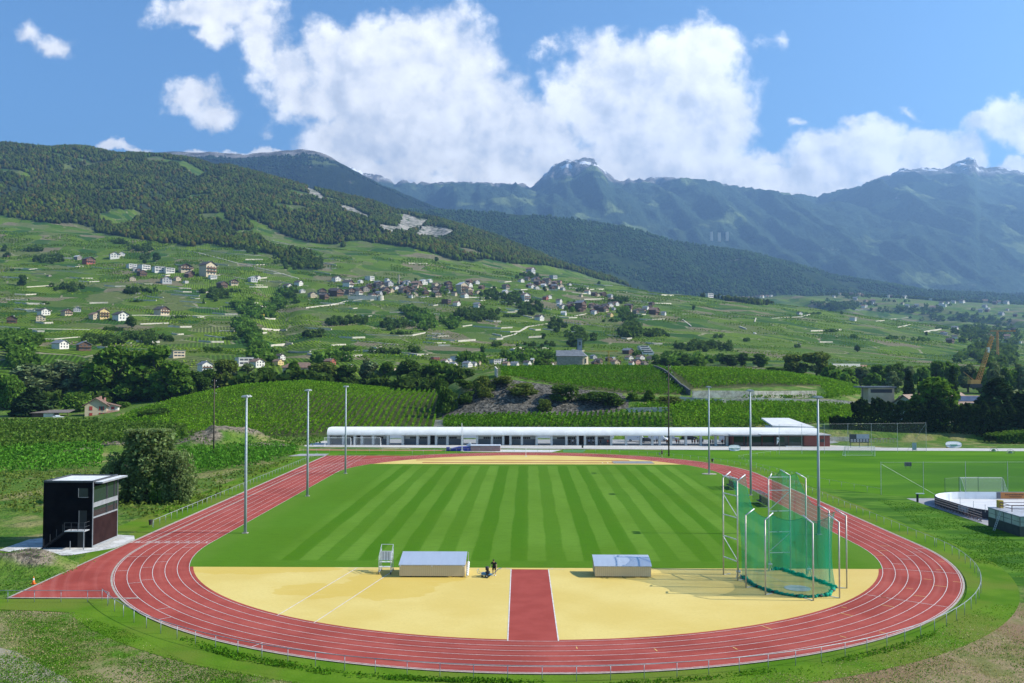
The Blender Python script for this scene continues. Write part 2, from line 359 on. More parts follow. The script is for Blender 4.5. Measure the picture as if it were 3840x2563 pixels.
rk = np.zeros(TZ.shape); CL = [[(700, 430), (716, 434), (742, 452), (735, 460), (705, 444)], [(775, 468), (800, 474), (850, 498), (842, 506), (800, 492), (780, 480)], [(862, 515), (910, 520), (925, 490), (955, 500), (983, 505), (970, 520), (930, 535), (880, 532)],
   [(945, 540), (975, 518), (1010, 522), (1046, 530), (1030, 542), (1000, 545), (960, 548)], [(412, 352), (440, 350), (478, 366), (470, 371), (430, 364)]]
for P in CL: rk = np.maximum(rk, in_poly(PXV + jx * .8, PYV + jy * .8, P) * (RD > 2000)[:, None])
for P in [[(1012, 960), (1030, 912), (1075, 895), (1140, 866), (1230, 878), (1300, 892), (1430, 905), (1445, 935), (1380, 955), (1280, 958), (1150, 962), (1040, 962)]]:
    rk = np.maximum(rk, .9 * in_poly(PXV, PYV + jy * .5, P) * ((RD > 280) & (RD < 365))[:, None])
me_ = np.zeros(TZ.shape)
for P in [[(395, 975), (400, 922), (470, 902), (560, 884), (700, 874), (830, 878), (900, 896), (1012, 900), (1012, 930), (1000, 990), (700, 1003), (430, 997)], [(1148, 834), (1500, 836), (1900, 862), (2000, 902), (1880, 884), (1592, 892), (1572, 905), (1400, 904), (1190, 868)]]: me_ = np.maximum(me_, in_poly(PXV, PYV, P) * ((RD > 275) & (RD < 450))[:, None])
for (px, py, rx, ry) in [(500, 1022, 12, 9), (455, 1030, 9, 8), (560, 1020, 12, 8), (270, 1030, 9, 5), (620, 1030, 9, 6), (200, 1040, 6, 4), (30, 1300, 6, 3.6), (80, 1306, 3.4, 2.8)]:
    p = G(px, py); d = np.hypot((GX - p.x) / rx, (GY - p.y) / ry) + .5 * (fbm(GX / 3, GY / 3, 3, 31) - .5); rk = np.maximum(rk, np.clip(1.25 - d * 1.1, 0, 1) * .85)
nR, nC = TZ.shape; idx = np.arange(nR * nC).reshape(nR, nC)
quads = np.stack([idx[:-1, :-1], idx[:-1, 1:], idx[1:, 1:], idx[1:, :-1]], -1).reshape(-1, 4)
def color_attr(me, name, rgb):
    a = me.color_attributes.new(name, 'FLOAT_COLOR', 'POINT'); c = np.ones((len(rgb), 4), np.float32); c[:, :3] = rgb; a.data.foreach_set('color', c.ravel())
# ---- ground material
gm = bpy.data.materials.new('valley_ground'); gm.use_nodes = True; b = NB(gm.node_tree); P_ = gm.node_tree.nodes['Principled BSDF']
P_.inputs['Roughness'].default_value = .95; P_.inputs['Specular IOR Level'].default_value = .1
pos = b.n('ShaderNodeNewGeometry').outputs['Position']; X, Y, Z = b.sep(pos)
cov = b.n('ShaderNodeAttribute', attribute_name='cover').outputs['Color']; cF, cR, cM = b.sep(cov)
wob = b.v('SCALE', b.v('SUBTRACT', b.noise(pos, .012, 3, out=1), (.5, .5, .5)), 45)
q = b.v('ADD', pos, wob); qx, qy, qz = b.sep(q)
cell = b.comb(b.m('MULTIPLY', b.m('ADD', qx, b.m('MULTIPLY', qy, .25)), 1 / 40), b.m('MULTIPLY', qy, 1 / 44))
vo = b.n('ShaderNodeTexVoronoi', voronoi_dimensions='2D', feature='F1', distance='CHEBYCHEV'); b.put(vo.inputs['Vector'], cell); vo.inputs['Scale'].default_value = 1; vo.inputs['Randomness'].default_value = .8
r1, r2, r3 = b.sep(vo.outputs['Color'])
ve = b.n('ShaderNodeTexVoronoi', voronoi_dimensions='2D', feature='DISTANCE_TO_EDGE'); b.put(ve.inputs['Vector'], cell); ve.inputs['Scale'].default_value = 1; ve.inputs['Randomness'].default_value = .8
edge = b.mapr(ve.outputs[0], .015, .05, 1, 0)
vine = b.mix(r1, (.062, .132, .004), (.148, .222, .012))
vine = b.mix(b.mapr(r2, .74, .80), vine, (.15, .175, .05)); vine = b.mix(b.mapr(r3, .89, .92), vine, (.23, .19, .11)); vine = b.mix(b.mapr(r3, .16, .12), vine, (.036, .10, .008))
rowc = b.mix(b.m('GREATER_THAN', r2, .5), b.comb(b.m('ADD', X, b.m('MULTIPLY', Y, .35)), 0, 0), b.comb(b.m('ADD', b.m('MULTIPLY', X, .2), b.m('MULTIPLY', Y, .55)), 0, 0))
rs = b.m('SINE', b.m('MULTIPLY', b.sep(rowc)[0], 2 * pi / 3.4)); row = b.m('MULTIPLY', b.mapr(rs, -.3, .8, .5, 1.2), 1)
vine = b.mix(1, vine, b.comb(row, row, row), 'MULTIPLY')
soil = b.mix(b.mapr(b.noise(pos, .05, 3), .45, .55), (.30, .26, .17), (.030, .06, .012))
vine = b.mix(b.m('MULTIPLY', edge, b.mapr(b.noise(pos, .02, 2), .42, .6, .25, 1.0)), vine, soil)
fine_ = b.noise(pos, .35, 5, .7); vine = b.mix(b.mapr(fine_, .35, .7, 0, .5), vine, (.022, .06, .008))
vine = b.mix(b.mapr(b.noise(pos, .006, 3), .55, .7, 0, .45), vine, (.085, .12, .035))
forest = b.mix(fine_, (.010, .022, .008), (.03, .05, .018))
rocks = b.mix(b.mapr(b.noise(b.v('MULTIPLY', pos, (1, 1, .5)), .09, 7, .7), .35, .65), (.11, .10, .085), (.42, .39, .33)); rocks = b.mix(b.mapr(b.noise(pos, .05, 4), .52, .6), rocks, (.05, .07, .025))
rn = b.mix(b.mapr(b.noise(pos, .7, 7, .7), .35, .68), (.05, .042, .03), (.34, .28, .20)); rn = b.mix(b.mapr(b.noise(pos, .28, 5, .65), .56, .64), rn, (.055, .085, .02))
rn = b.mix(b.mapr(Y, 188, 196), rn, b.mix(b.mapr(b.noise(b.v('MULTIPLY', pos, (1, 1, .6)), .9, 7, .75), .38, .66), (.022, .022, .016), (.20, .185, .155)))
isnear = b.mapr(Y, 300, 420, 1, 0)
rocks = b.mix(isnear, rocks, rn)
rough = b.mix(b.mapr(b.noise(pos, .35, 6, .65), .35, .65), (.055, .135, .012), (.125, .19, .03)); rough = b.mix(b.mapr(b.noise(pos, .10, 4), .50, .64), rough, (.23, .22, .08)); rough = b.mix(b.mapr(b.noise(pos, 2.2, 4), .5, .7, 0, .5), rough, (.02, .05, .008))
col = b.mix(b.mapr(Y, 330, 440), rough, vine); col = b.mix(b.m('MULTIPLY', cM, .85), col, b.mix(b.noise(pos, .8, 3), (.045, .05, .018), (.085, .09, .03))); col = b.mix(cF, col, forest); col = b.mix(b.mapr(cR, .25, .6), col, rocks)
b.put(P_.inputs['Base Color'], col)
bp = b.n('ShaderNodeBump'); bp.inputs['Distance'].default_value = 1.2; b.put(bp.inputs['Height'], b.noise(pos, .3, 6, .7)); b.put(P_.inputs['Normal'], bp.outputs[0])
T1 = struct(raw('terrain', np.stack([GX, GY, TZ], -1).reshape(-1, 3), quads, gm, smooth=True))
color_attr(T1.data, 'cover', np.stack([fo, rk, me_], -1).reshape(-1, 3))
# ---- middle and far mountains, each a slope with its own distance, height and gullies
def range_mesh(name, xs, rows, m, amp, sd, nx=420, ny=120, gully=1.0, gs=420):
    """rows: list of (D, [v at xs])"""
    cx = np.linspace(-700, 3050, nx); ks = np.interp(cx, XS, KS); Ds = np.array([r[0] for r in rows]); nn = np.linspace(0, len(rows) - 1, ny)
    DD = np.interp(nn, np.arange(len(rows)), Ds)
    ZT = np.stack([np.array([vz(x, v, D) for x, v in zip(cx, np.interp(cx, xs, vv))]) for D, vv in rows])
    Z = np.stack([np.interp(nn, np.arange(len(rows)), ZT[:, j]) for j in range(nx)], 1)
    X = CAM.x + DD[:, None] * ks[None, :]; Y = np.repeat((CAM.y + DD)[:, None], nx, 1)
    t = np.minimum(nn, len(rows) - 2)[:, None] / (len(rows) - 2)
    env = np.clip(np.sin(pi * np.clip(t, 0, 1)) * 1.3, 0, 1) * .88 + .12
    rid = 1 - 2 * np.abs(fbm(X / gs + Y / (gs * 6) , Y / (gs * 5), 4, sd) - .5)
    Z = Z + amp * .20 * np.clip(env * 1.2, 0, 1) * (1 - 2.4 * np.abs(fbm(X / 230 + Y / 1900, Y / 1500, 4, sd + 9) - .5) - .6)
    jag = np.clip(t - .7, 0, 1) / .3; Z = Z + amp * .30 * jag * (np.abs(fbm(X / 130, Y / 400, 4, sd + 5) - .5) * -2.6 + .45)
    Z = Z + amp * env * ((rid - .75) * 1.6 * gully + .8 * (fbm(X / 500, Y / 500, 5, sd + 3) - .5)) + amp * .06 * (fbm(X / 90, Y / 90, 4, sd + 7) - .5)
    q = np.arange(ny * nx).reshape(ny, nx)
    return struct(raw(name, np.stack([X, Y, Z], -1).reshape(-1, 3), np.stack([q[:-1, :-1], q[:-1, 1:], q[1:, 1:], q[1:, :-1]], -1).reshape(-1, 4), m, smooth=True)), X, Y, Z
def mtn_mat(name, wood, wood2, meadow, mlo, mhi, snow=None, rock=None, ms=.0011):
    m = bpy.data.materials.new(name); m.use_nodes = True; b = NB(m.node_tree); P = m.node_tree.nodes['Principled BSDF']; P.inputs['Roughness'].default_value = 1; P.inputs['Specular IOR Level'].default_value = 0
    g = b.n('ShaderNodeNewGeometry'); pos = g.outputs['Position']; X, Y, Z = b.sep(pos); nz = b.sep(g.outputs['Normal'])[2]
    c = b.mix(b.mapr(b.noise(pos, .028, 6, .8), .40, .60), wood, wood2); c = b.mix(b.mapr(b.noise(b.v('MULTIPLY', pos, (2.2, .5, 1)), .003, 6, .7), .55, .62, 0, .55), c, (.05, .075, .032)); c = b.mix(b.mapr(b.noise(b.v('MULTIPLY', pos, (1, .8, 2.4)), .0065, 6, .75), .665, .69), c, (.24, .22, .19))
    c = b.mix(b.mapr(b.noise(b.v('MULTIPLY', pos, (1, .6, 1.6)), ms, 7, .62), mlo, mhi), c, meadow)
    if rock:
        rk = b.mix(b.mapr(b.noise(b.v('MULTIPLY', pos, (1, 1, .4)), .008, 8, .72), .35, .65), (.09, .085, .085), (.30, .285, .27))
        c = b.mix(b.mapr(b.m('ADD', Z, b.m('MULTIPLY', b.noise(pos, .003, 5), rock[1])), rock[0] + rock[1] * .45, rock[0] + rock[1] * .62), c, rk)
        c = b.mix(b.mapr(b.noise(b.v('MULTIPLY', pos, (1, 1, 2)), .0035, 6, .7), .67, .7), c, (.27, .25, .22))
    if snow:
        sn = b.m('ADD', b.m('ADD', Z, b.m('MULTIPLY', b.noise(b.v('MULTIPLY', pos, (1, 1, 1.5)), .0052, 6, .62), snow[1])), b.m('MULTIPLY', nz, snow[2]))
        c = b.mix(b.m('MULTIPLY', b.mapr(Z, snow[0], snow[0] + 130), b.mapr(b.noise(b.v('MULTIPLY', pos, (1, .5, 1.6)), .0060, 5, .58), .545, .575)), c, (.85, .88, .92))
    b.put(P.inputs['Base Color'], c)
    bp = b.n('ShaderNodeBump'); bp.inputs['Distance'].default_value = 60; b.put(bp.inputs['Height'], b.noise(b.v('MULTIPLY', pos, (1.6, .6, .8)), .010, 8, .72)); b.put(P.inputs['Normal'], bp.outputs[0])
    return m
# forested middle spur (right of centre) and dark forest slope (left of centre)
mxs = [-700, 700, 800, 900, 1000, 1090, 1200, 1300, 1420, 1566, 1716, 1866, 1932, 2132, 2349, 3050]
mid_t = [440, 440, 470, 485, 486, 487, 495, 503, 520, 559, 582, 619, 639, 669, 690, 705]
MIDM = mtn_mat('mid_slope', (.014, .034, .012), (.045, .075, .025), (.09, .14, .045), .60, .66, ms=.002)
MID, mX, mY, mZ = range_mesh('wooded_hill', mxs, [(3900, [760] * 16), (4300, [v * .35 + 715 * .65 for v in mid_t]), (4800, [v * .75 + 700 * .25 for v in mid_t]), (5200, mid_t), (5700, [v + 60 for v in mid_t])], MIDM, 55, 11, gs=600)
lxs = [-700, 300, 380, 480, 560, 620, 690, 730, 770, 830, 900, 966, 1050, 1150, 1250, 1350, 1500, 3050]
lt = [380, 360, 350, 352, 357, 351, 345, 350, 372, 405, 436, 464, 490, 520, 560, 600, 680, 800]
LEFTM = mtn_mat('left_ridge_slope', (.010, .020, .014), (.020, .034, .018), (.09, .12, .045), .57, .63, rock=(1560, 160), ms=.0016)
LEFT, lX, lY, lZ = range_mesh('dark_forest_ridge', lxs, [(5000, [700] * 18), (5600, [v * .4 + 640 * .6 for v in lt]), (6200, [v * .8 + 520 * .2 for v in lt]), (6800, lt), (7600, [v + 70 for v in lt])], LEFTM, 70, 15, gs=520)
fxs = [-700, 600, 700, 780, 850, 950, 1050, 1150, 1212, 1232, 1246, 1258, 1270, 1288, 1300, 1316, 1338, 1362, 1374, 1386, 1396, 1412, 1450, 1600, 1700, 1760, 1830, 1870, 1930, 1990, 2050, 2065, 2090, 2140, 2185, 2215, 2228, 2243, 2251, 2300, 2349, 2500, 3050]
ft = [390, 388, 380, 386, 403, 424, 426, 430, 426, 418, 407, 397, 386, 380, 372, 375, 368, 369, 376, 388, 403, 416, 416, 418, 434, 450, 448, 458, 445, 428, 410, 396, 391, 393, 388, 375, 368, 368, 392, 393, 402, 412, 430]
FARM = mtn_mat('far_mountain_slope', (.018, .042, .032), (.055, .090, .058), (.15, .20, .085), .55, .61, snow=(2140, 0, 0), rock=(2110, 320), ms=.0016)  # wood tones paler and bluer: part of the distance haze is in the colour
ftn = len(ft)
low = lambda v, a, base: [x * a + base * (1 - a) for x in v]
FARR, fX, fY, fZ = range_mesh('far_mountain', fxs, [(6300, [735] * ftn), (7200, low(ft, .25, 700)), (8300, low(ft, .55, 640)), (9300, low(ft, .8, 560)), (10300, ft), (11500, [v + 60 for v in ft])], FARM, 300, 23, nx=900, ny=240, gs=620)
# ------------------------------------------------------------------ stadium surfaces (origin = centre of the near bend, +Y along the straights)
RI, SL, LW = 39.556, 74.8, 1.22
tart = mat('tartan', (.30, .058, .044), (.35, .075, .057), .5, .85, 5, spec=.06, c3=(.262, .050, .038), scale3=.13)
tart_new = mat('tartan_runway', (.285, .054, .042), (.325, .066, .052), .5, .85, 5, spec=.06)
b = NB(tart.node_tree); P_ = tart.node_tree.nodes['Principled BSDF']; base_ = P_.inputs['Base Color'].links[0].from_socket
pos = b.n('ShaderNodeNewGeometry').outputs['Position']; X, Y, Z = b.sep(pos); dy_ = b.m('ADD', b.m('MINIMUM', Y, 0), b.m('MAXIMUM', b.m('SUBTRACT', Y, SL), 0)); rr_c = b.v('LENGTH', b.comb(X, dy_, 0), out=1)
lane_ = b.m('FRACT', b.m('DIVIDE', b.m('SUBTRACT', rr_c, RI), LW)); worn = b.m('MULTIPLY', b.mapr(b.m('ABSOLUTE', b.m('SUBTRACT', lane_, .5)), .34, .05), b.mapr(b.noise(b.comb(b.m('MULTIPLY', rr_c, .9), b.m('MULTIPLY', b.m('ADD', X, Y), .035), 0), 1.0, 4), .40, .66, 0, .42))
cc = b.mix(worn, base_, (.40, .125, .10)); cc = b.mix(b.mapr(b.noise(b.comb(b.m('MULTIPLY', rr_c, 3.2), b.m('MULTIPLY', b.m('ADD', X, Y), .06), 0), 1.0, 5, .65), .52, .74, 0, .5), cc, (.215, .045, .036)); cc = b.mix(b.mapr(b.noise(pos, .045, 4), .55, .7, 0, .35), cc, (.24, .048, .04)); b.put(P_.inputs['Base Color'], cc)
white = mat('line_paint', (.66, .62, .58), (.50, .45, .41), 3, .7)
kerb_m = mat('concrete_kerb', (.40, .35, .29), (.31, .27, .22), 2, .9)
def arc(cx, cy, r, a0, a1, n=64): return [(cx + r * cos(a0 + (a1 - a0) * i / n), cy + r * sin(a0 + (a1 - a0) * i / n)) for i in range(n + 1)]
def oval(r, n=72): # closed loop, anticlockwise from right straight start
    return [(r, 0), *arc(0, SL, r, 0, pi, n), *arc(0, 0, r, pi, 2 * pi, n)]
def ring_mesh(mb, r0, r1, z, n=72):
    a, c = oval(r0, n), oval(r1, n); N = len(a)
    return mb.add([(x, y, z) for x, y in a] + [(x, y, z) for x, y in c], [(i, N + i, N + (i + 1) % N, (i + 1) % N) for i in range(N)])
Z0 = .01
mb = MB(); ring_mesh(mb, RI - .02, RI + 6 * LW + .12, Z0)
struct(mb.build('running_track', tart))
mb = MB()   # two extra lanes on the home straight, its run-out at the far end and the wide run-off at the finish
xo = -RI - 6 * LW - .12; x8 = -RI - 8 * LW - .12
mb.poly([(x8, 0, Z0 + .003), (xo, 0, Z0 + .003), (xo, SL, Z0 + .003), (x8, SL, Z0 + .003)])
a = arc(0, SL, RI + 6 * LW + .12, pi, pi - .85, 24)
mb.poly([(x8, SL, Z0 + .003)] + [(x, y, Z0 + .003) for x, y in a] + [(a[-1][0], 112.2, Z0 + .003), (x8, 112.2, Z0 + .003)])
a = arc(0, 0, RI + 6 * LW + .12, pi, pi + .62, 24)
mb.poly([(xo, 0, Z0 + .003), (x8, 0, Z0 + .003), (x8 + .3, -26.6, Z0 + .003), (a[-1][0], -26.6, Z0 + .003)] + [(x, y, Z0 + .003) for x, y in a[::-1][1:-1]])
struct(mb.build('track_straight', tart))
# grass infield with mowing stripes
gmt = bpy.data.materials.new('mown_grass'); gmt.use_nodes = True; b = NB(gmt.node_tree); P_ = gmt.node_tree.nodes['Principled BSDF']; P_.inputs['Roughness'].default_value = .9; P_.inputs['Specular IOR Level'].default_value = .03
pos = b.n('ShaderNodeNewGeometry').outputs['Position']; X, Y, Z = b.sep(pos)
xw = b.m('ADD', X, b.m('MULTIPLY', b.m('SUBTRACT', b.noise(b.v('MULTIPLY', pos, (1, .12, 1)), .5, 3), .5), .9)); xw = b.m('ADD', xw, b.m('MULTIPLY', Y, -.009))
st1 = b.mapr(b.m('SINE', b.m('MULTIPLY_ADD', xw, pi / 2.13, .9)), -.22, .22); st2 = b.mapr(b.m('SINE', b.m('MULTIPLY_ADD', xw, pi / 6.39, .4)), -.3, .3)
msk = b.m('MULTIPLY', b.m('MULTIPLY', b.mapr(X, -30.5, -28.5), b.mapr(X, 33, 31)), b.m('MULTIPLY', b.mapr(Y, -10.2, -9.2), b.mapr(Y, 89.6, 88.8)))
st = b.m('ADD', b.m('MULTIPLY', st1, .72), b.m('MULTIPLY', st2, .28)); st = b.m('ADD', b.m('MULTIPLY', st, msk), b.m('MULTIPLY', b.m('SUBTRACT', 1, msk), .36))
c = b.mix(st, (.053, .150, .005), (.114, .224, .024))
c = b.mix(b.mapr(b.noise(b.v('MULTIPLY', pos, (1, .5, 1)), .08, 5), .38, .66, 0, .5), c, (.068, .152, .007))
c = b.mix(b.mapr(b.noise(b.v('MULTIPLY', pos, (.4, 1.6, 1)), 1.1, 6, .75), .42, .72, 0, .34), c, (.036, .092, .006))
c = b.mix(b.mapr(b.noise(pos, 7, 3, .7), .45, .75, 0, .3), c, (.135, .25, .03))
c = b.mix(b.mapr(b.m('ADD', b.m('ABSOLUTE', X), b.m('MULTIPLY', b.noise(pos, .15, 3), 6)), 37.5, 41.5, 0, .38), c, (.115, .20, .028))
b.put(P_.inputs['Base Color'], c)
bp = b.n('ShaderNodeBump'); bp.inputs['Distance'].default_value = .03; b.put(bp.inputs['Height'], b.noise(pos, 9, 4, .7)); b.put(P_.inputs['Normal'], bp.outputs[0])
yn, yf = -13.25, 92.85
def circ_y(cx, cy, r, y): return math.sqrt(max(r * r - (y - cy) ** 2, 0))
RG = RI - .02
an = math.asin(-yn / RG); af = math.asin((yf - SL) / RG)
struct(MB().poly([(x, y, Z0) for x, y in arc(0, 0, RG, -an, 0, 16) + arc(0, SL, RG, 0, af, 16) + arc(0, SL, RG, pi - af, pi, 16) + arc(0, 0, RG, pi, pi + an, 16)]).build('grass_pitch', gmt))
# sand-coloured bend areas with darker damp patches
ym = bpy.data.materials.new('sand_tartan'); ym.use_nodes = True; b = NB(ym.node_tree); P_ = ym.node_tree.nodes['Principled BSDF']; P_.inputs['Roughness'].default_value = .75; P_.inputs['Specular IOR Level'].default_value = .2
pos = b.n('ShaderNodeNewGeometry').outputs['Position']; X, Y, Z = b.sep(pos)
wq = b.v('ADD', pos, b.v('SCALE', b.v('SUBTRACT', b.noise(pos, .35, 4, out=1), (.5, .5, .5)), 4.5))
def el(cx, cy, rx, ry): return b.v('LENGTH', b.v('MULTIPLY', b.v('SUBTRACT', wq, (cx, cy, 0)), (1 / rx, 1 / ry, 0)), out=1)
dmp = b.m('MINIMUM', b.m('MINIMUM', el(-20.5, -23.5, 5.5, 2.6), el(-14.5, -22.6, 5.2, 4.4)), b.m('MINIMUM', el(-30, -14, 9, 2.6), el(-13, -18, 6, 3.4)))
wet = b.mapr(dmp, .98, 1.04, 1, 0)
c = b.mix(b.mapr(b.noise(pos, .10, 4), .35, .68), (.58, .43, .115), (.64, .50, .165))
c = b.mix(b.mapr(b.noise(pos, 3.5, 4), .4, .75, 0, .35), c, (.50, .38, .11))
c = b.mix(b.m('MULTIPLY', wet, .5), c, (.53, .36, .05)); c = b.mix(b.mapr(X, 12, 34, 0, .55), c, (.53, .36, .10)); c = b.mix(b.mapr(b.noise(b.v('MULTIPLY', pos, (.25, 1, 1)), 1.3, 6, .7), .55, .8, 0, .35), c, (.70, .57, .25)); c = b.mix(b.mapr(b.noise(pos, .6, 6, .75), .62, .75, 0, .3), c, (.42, .31, .10))
b.put(P_.inputs['Base Color'], c)
struct(MB().poly([(x, y, Z0) for x, y in arc(0, 0, RI - .4, pi + an + .004, 2 * pi - an - .004, 60)]).build('throwing_area', ym))
struct(MB().poly([(x, y, Z0) for x, y in arc(0, SL, RI - .4, af, pi - af, 60)]).build('jumping_area', ym))
mb = MB()
for c0, a0, a1 in ((0, pi + an, 2 * pi - an), (SL, af, pi - af)):
    A, B_ = arc(0, c0, RI - .41, a0, a1, 60), arc(0, c0, RI - .01, a0, a1, 60); N = len(A)
    mb.add([(x, y, Z0 + .003) for x, y in A] + [(x, y, Z0 + .003) for x, y in B_], [(i, N + i, N + i + 1, i + 1) for i in range(N - 1)])
struct(mb.build('inner_edge_strip', tart))
mb = MB(); ZR = Z0 + .006
mb.poly([(-2.5, -13.95, ZR), (-2.5, -39.45, ZR), (1.43, -39.45, ZR), (1.43, -14.05, ZR)][::-1])
mb.poly([(-24, 95.55, ZR), (19.9, 95.55, ZR), (19.9, 96.9, ZR), (-24, 96.9, ZR)]); mb.poly([(-26, 101.15, ZR), (24, 101.15, ZR), (24, 102.5, ZR), (-26, 102.5, ZR)])
struct(mb.build('runway', tart_new))
mb = MB(); mb.box(19.9, 28.6, 95.0, 99.2, Z0 + .004, Z0 + .05)
struct(mb.build('landing_pit', mat('dark_cover', (.17, .18, .19), (.24, .25, .26), .8, .6)))
mb = MB()
for (x0, x1, y0, y1) in ((19.7, 28.8, 99.2, 99.45), (19.7, 28.8, 94.75, 95.0), (19.65, 19.9, 94.75, 99.45), (28.6, 28.85, 94.75, 99.45)): mb.box(x0, x1, y0, y1, Z0 + .005, Z0 + .07)
struct(mb.build('pit_kerb', kerb_m))
# ---- painted lines
ln = MB(); ZL = Z0 + .012; LWD = .055
for k in range(0, 7): ring_mesh(ln, RI + k * LW - LWD / 2, RI + k * LW + LWD / 2, ZL)
def seg(x0, y0, x1, y1, wd=.08, z=ZL, m=None):
    m = m if m is not None else ln; d = Vector((x1 - x0, y1 - y0)).normalized(); n = Vector((-d.y, d.x)) * wd / 2
    m.poly([(x0 - n.x, y0 - n.y, z), (x1 - n.x, y1 - n.y, z), (x1 + n.x, y1 + n.y, z), (x0 + n.x, y0 + n.y, z)])
for k in (7, 8): seg(-RI - k * LW, 0, -RI - k * LW, 112, .07)
for k in range(0, 9): seg(-RI - k * LW, SL if k < 7 else 111, -RI - k * LW, 112, .07, ZL + .003)
seg(-RI, 0, x8, 0, .14); seg(x8, 112, -RI, 112, .12)
for yy in (.95, 1.5, 4.0): # dashes before the line
    for k in range(8): seg(-RI - (k + .25) * LW, yy, -RI - (k + .75) * LW, yy, .07)
seg(-RI, 8.6, -RI - 6.2 * LW, 8.3, .07); seg(-RI, 26, x8, 26, .05); seg(-RI, 33, x8, 33, .05)
def radial(a, k0, k1, cy=0, wd=.07, m=None, z=ZL + .004):
    r0, r1 = RI + k0 * LW, RI + k1 * LW; seg(r0 * cos(a), cy + r0 * sin(a), r1 * cos(a), cy + r1 * sin(a), wd, z, m)
for a, k0, k1 in [(3.21, 1, 2), (3.30, 2, 4), (3.32, 4, 6), (3.40, 2, 3), (3.46, 3, 4), (3.48, 5, 6), (3.60, 3, 4), (3.62, 4, 5), (3.76, 5, 6), (3.88, 4, 5), (3.95, 5, 6), (4.22, 5, 6), (5.95, 0, 6), (5.62, 0, 6), (6.02, 1, 2), (6.09, 2, 3), (6.14, 3, 4), (6.19, 4, 5), (6.24, 5, 6), (.72, 0, 6), (.95, 2, 6)]:
    radial(a, k0, k1, SL if 0 < a < 2 else 0)
for k in range(1, 7): # staggered curved start across the finish straight
    pass
seg(-2.53, -13.9, -2.53, -39.45, .10, ZL + .002); seg(1.46, -14.0, 1.46, -39.45, .10, ZL + .002); seg(-2.53, -13.9, -3.1, -13.4, .08); seg(1.46, -14, 2.0, -13.4, .08); seg(1.46, -13.95, 3.2, -13.95, .06); seg(-2.53, -13.95, -4.2, -13.95, .06)
seg(-19.05, -13.48, -22.6, -32.5, .09); seg(-15.1, -15.5, -18.92, -34.75, .09); seg(-20, -13.6, -15, -13.7, .06)
seg(25.5, -21.0, 23.3, -14.5, .05, ZL + .001); seg(24.6, -21.2, 20.6, -19.2, .05, ZL + .001)
for x in (17.2, 18.4): seg(x, 95.55, x, 96.9, .2, ZL + .002)
struct(ln.build('lane_lines', white))
yl = MB()
for a, k0, k1 in [(6.13, 0, 1), (6.2, 1, 2), (6.27, 2, 3), (5.98, 4.4, 5.0), (6.08, 5.3, 5.8), (5.86, 5.4, 6), (5.8, 4, 5), (5.86, 3.2, 3.8), (5.68, 3, 4), (5.74, 2.2, 2.7), (5.55, 2, 3), (5.62, 1.2, 1.6), (5.42, 1, 2), (5.47, .2, .6), (5.28, 4.3, 4.8), (5.2, 0, 1), (5.06, 3.2, 3.7), (4.92, 2.2, 2.7), (4.78, 1.2, 1.6), (5.36, 5.2, 5.6)]:
    radial(a, k0, k1, 0, .09, yl)
struct(yl.build('lane_marks', mat('yellow_paint', (.72, .42, .13), (.62, .36, .12), 3, .7)))
# lane numbers 1-8 behind the finish line, built as strokes; they read from the finish side
DIG = {1: [[(.5, 0), (.5, 1), (.28, .8)]], 2: [[(.1, .8), (.3, 1), (.7, 1), (.9, .8), (.9, .6), (.1, 0), (.9, 0)]], 3: [[(.1, .9), (.4, 1), (.8, .9), (.8, .6), (.45, .52), (.85, .42), (.85, .12), (.4, 0), (.1, .1)]],
       4: [[(.7, 0), (.7, 1), (.1, .3), (.95, .3)]], 5: [[(.85, 1), (.2, 1), (.15, .55), (.6, .6), (.9, .4), (.8, .08), (.4, 0), (.1, .1)]], 6: [[(.8, .95), (.4, .9), (.12, .4), (.2, .08), (.55, 0), (.88, .2), (.8, .48), (.5, .56), (.15, .4)]],
       7: [[(.1, 1), (.9, 1), (.4, 0)]], 8: [[(.5, .53), (.18, .7), (.25, .95), (.5, 1), (.75, .95), (.82, .7), (.5, .53), (.12, .3), (.2, .06), (.5, 0), (.8, .06), (.88, .3), (.5, .53)]]}
nb = MB()
for k in range(8):
    cx = -RI - (k + .5) * LW - .35
    for st_ in DIG[k + 1]:
        for (ax, ay), (bx, by) in zip(st_, st_[1:]): seg(cx + ax * .7, .22 + ay * .62, cx + bx * .7, .22 + by * .62, .11, ZL + .002, nb)
struct(nb.build('lane_numbers', white))
kb = MB(); ring_mesh(kb, RI + 6 * LW + .12, RI + 6 * LW + .32, .02)
struct(kb.build('track_kerb', kerb_m))
kb = MB(); kb.box(x8 - .25, x8, 0, 112.2, -.05, .03); kb.poly([(x8 - .25, 0, .03), (x8 - .0, 0, .03), (x8 + .3, -26.6, .03), (x8 + .05, -26.8, .03)][::-1]); kb.poly([(x8 + .05, -26.85, .03), (-37, -26.85, .03), (-37, -26.6, .03), (x8 + .05, -26.6, .03)])
struct(kb.build('straight_kerb', kerb_m))
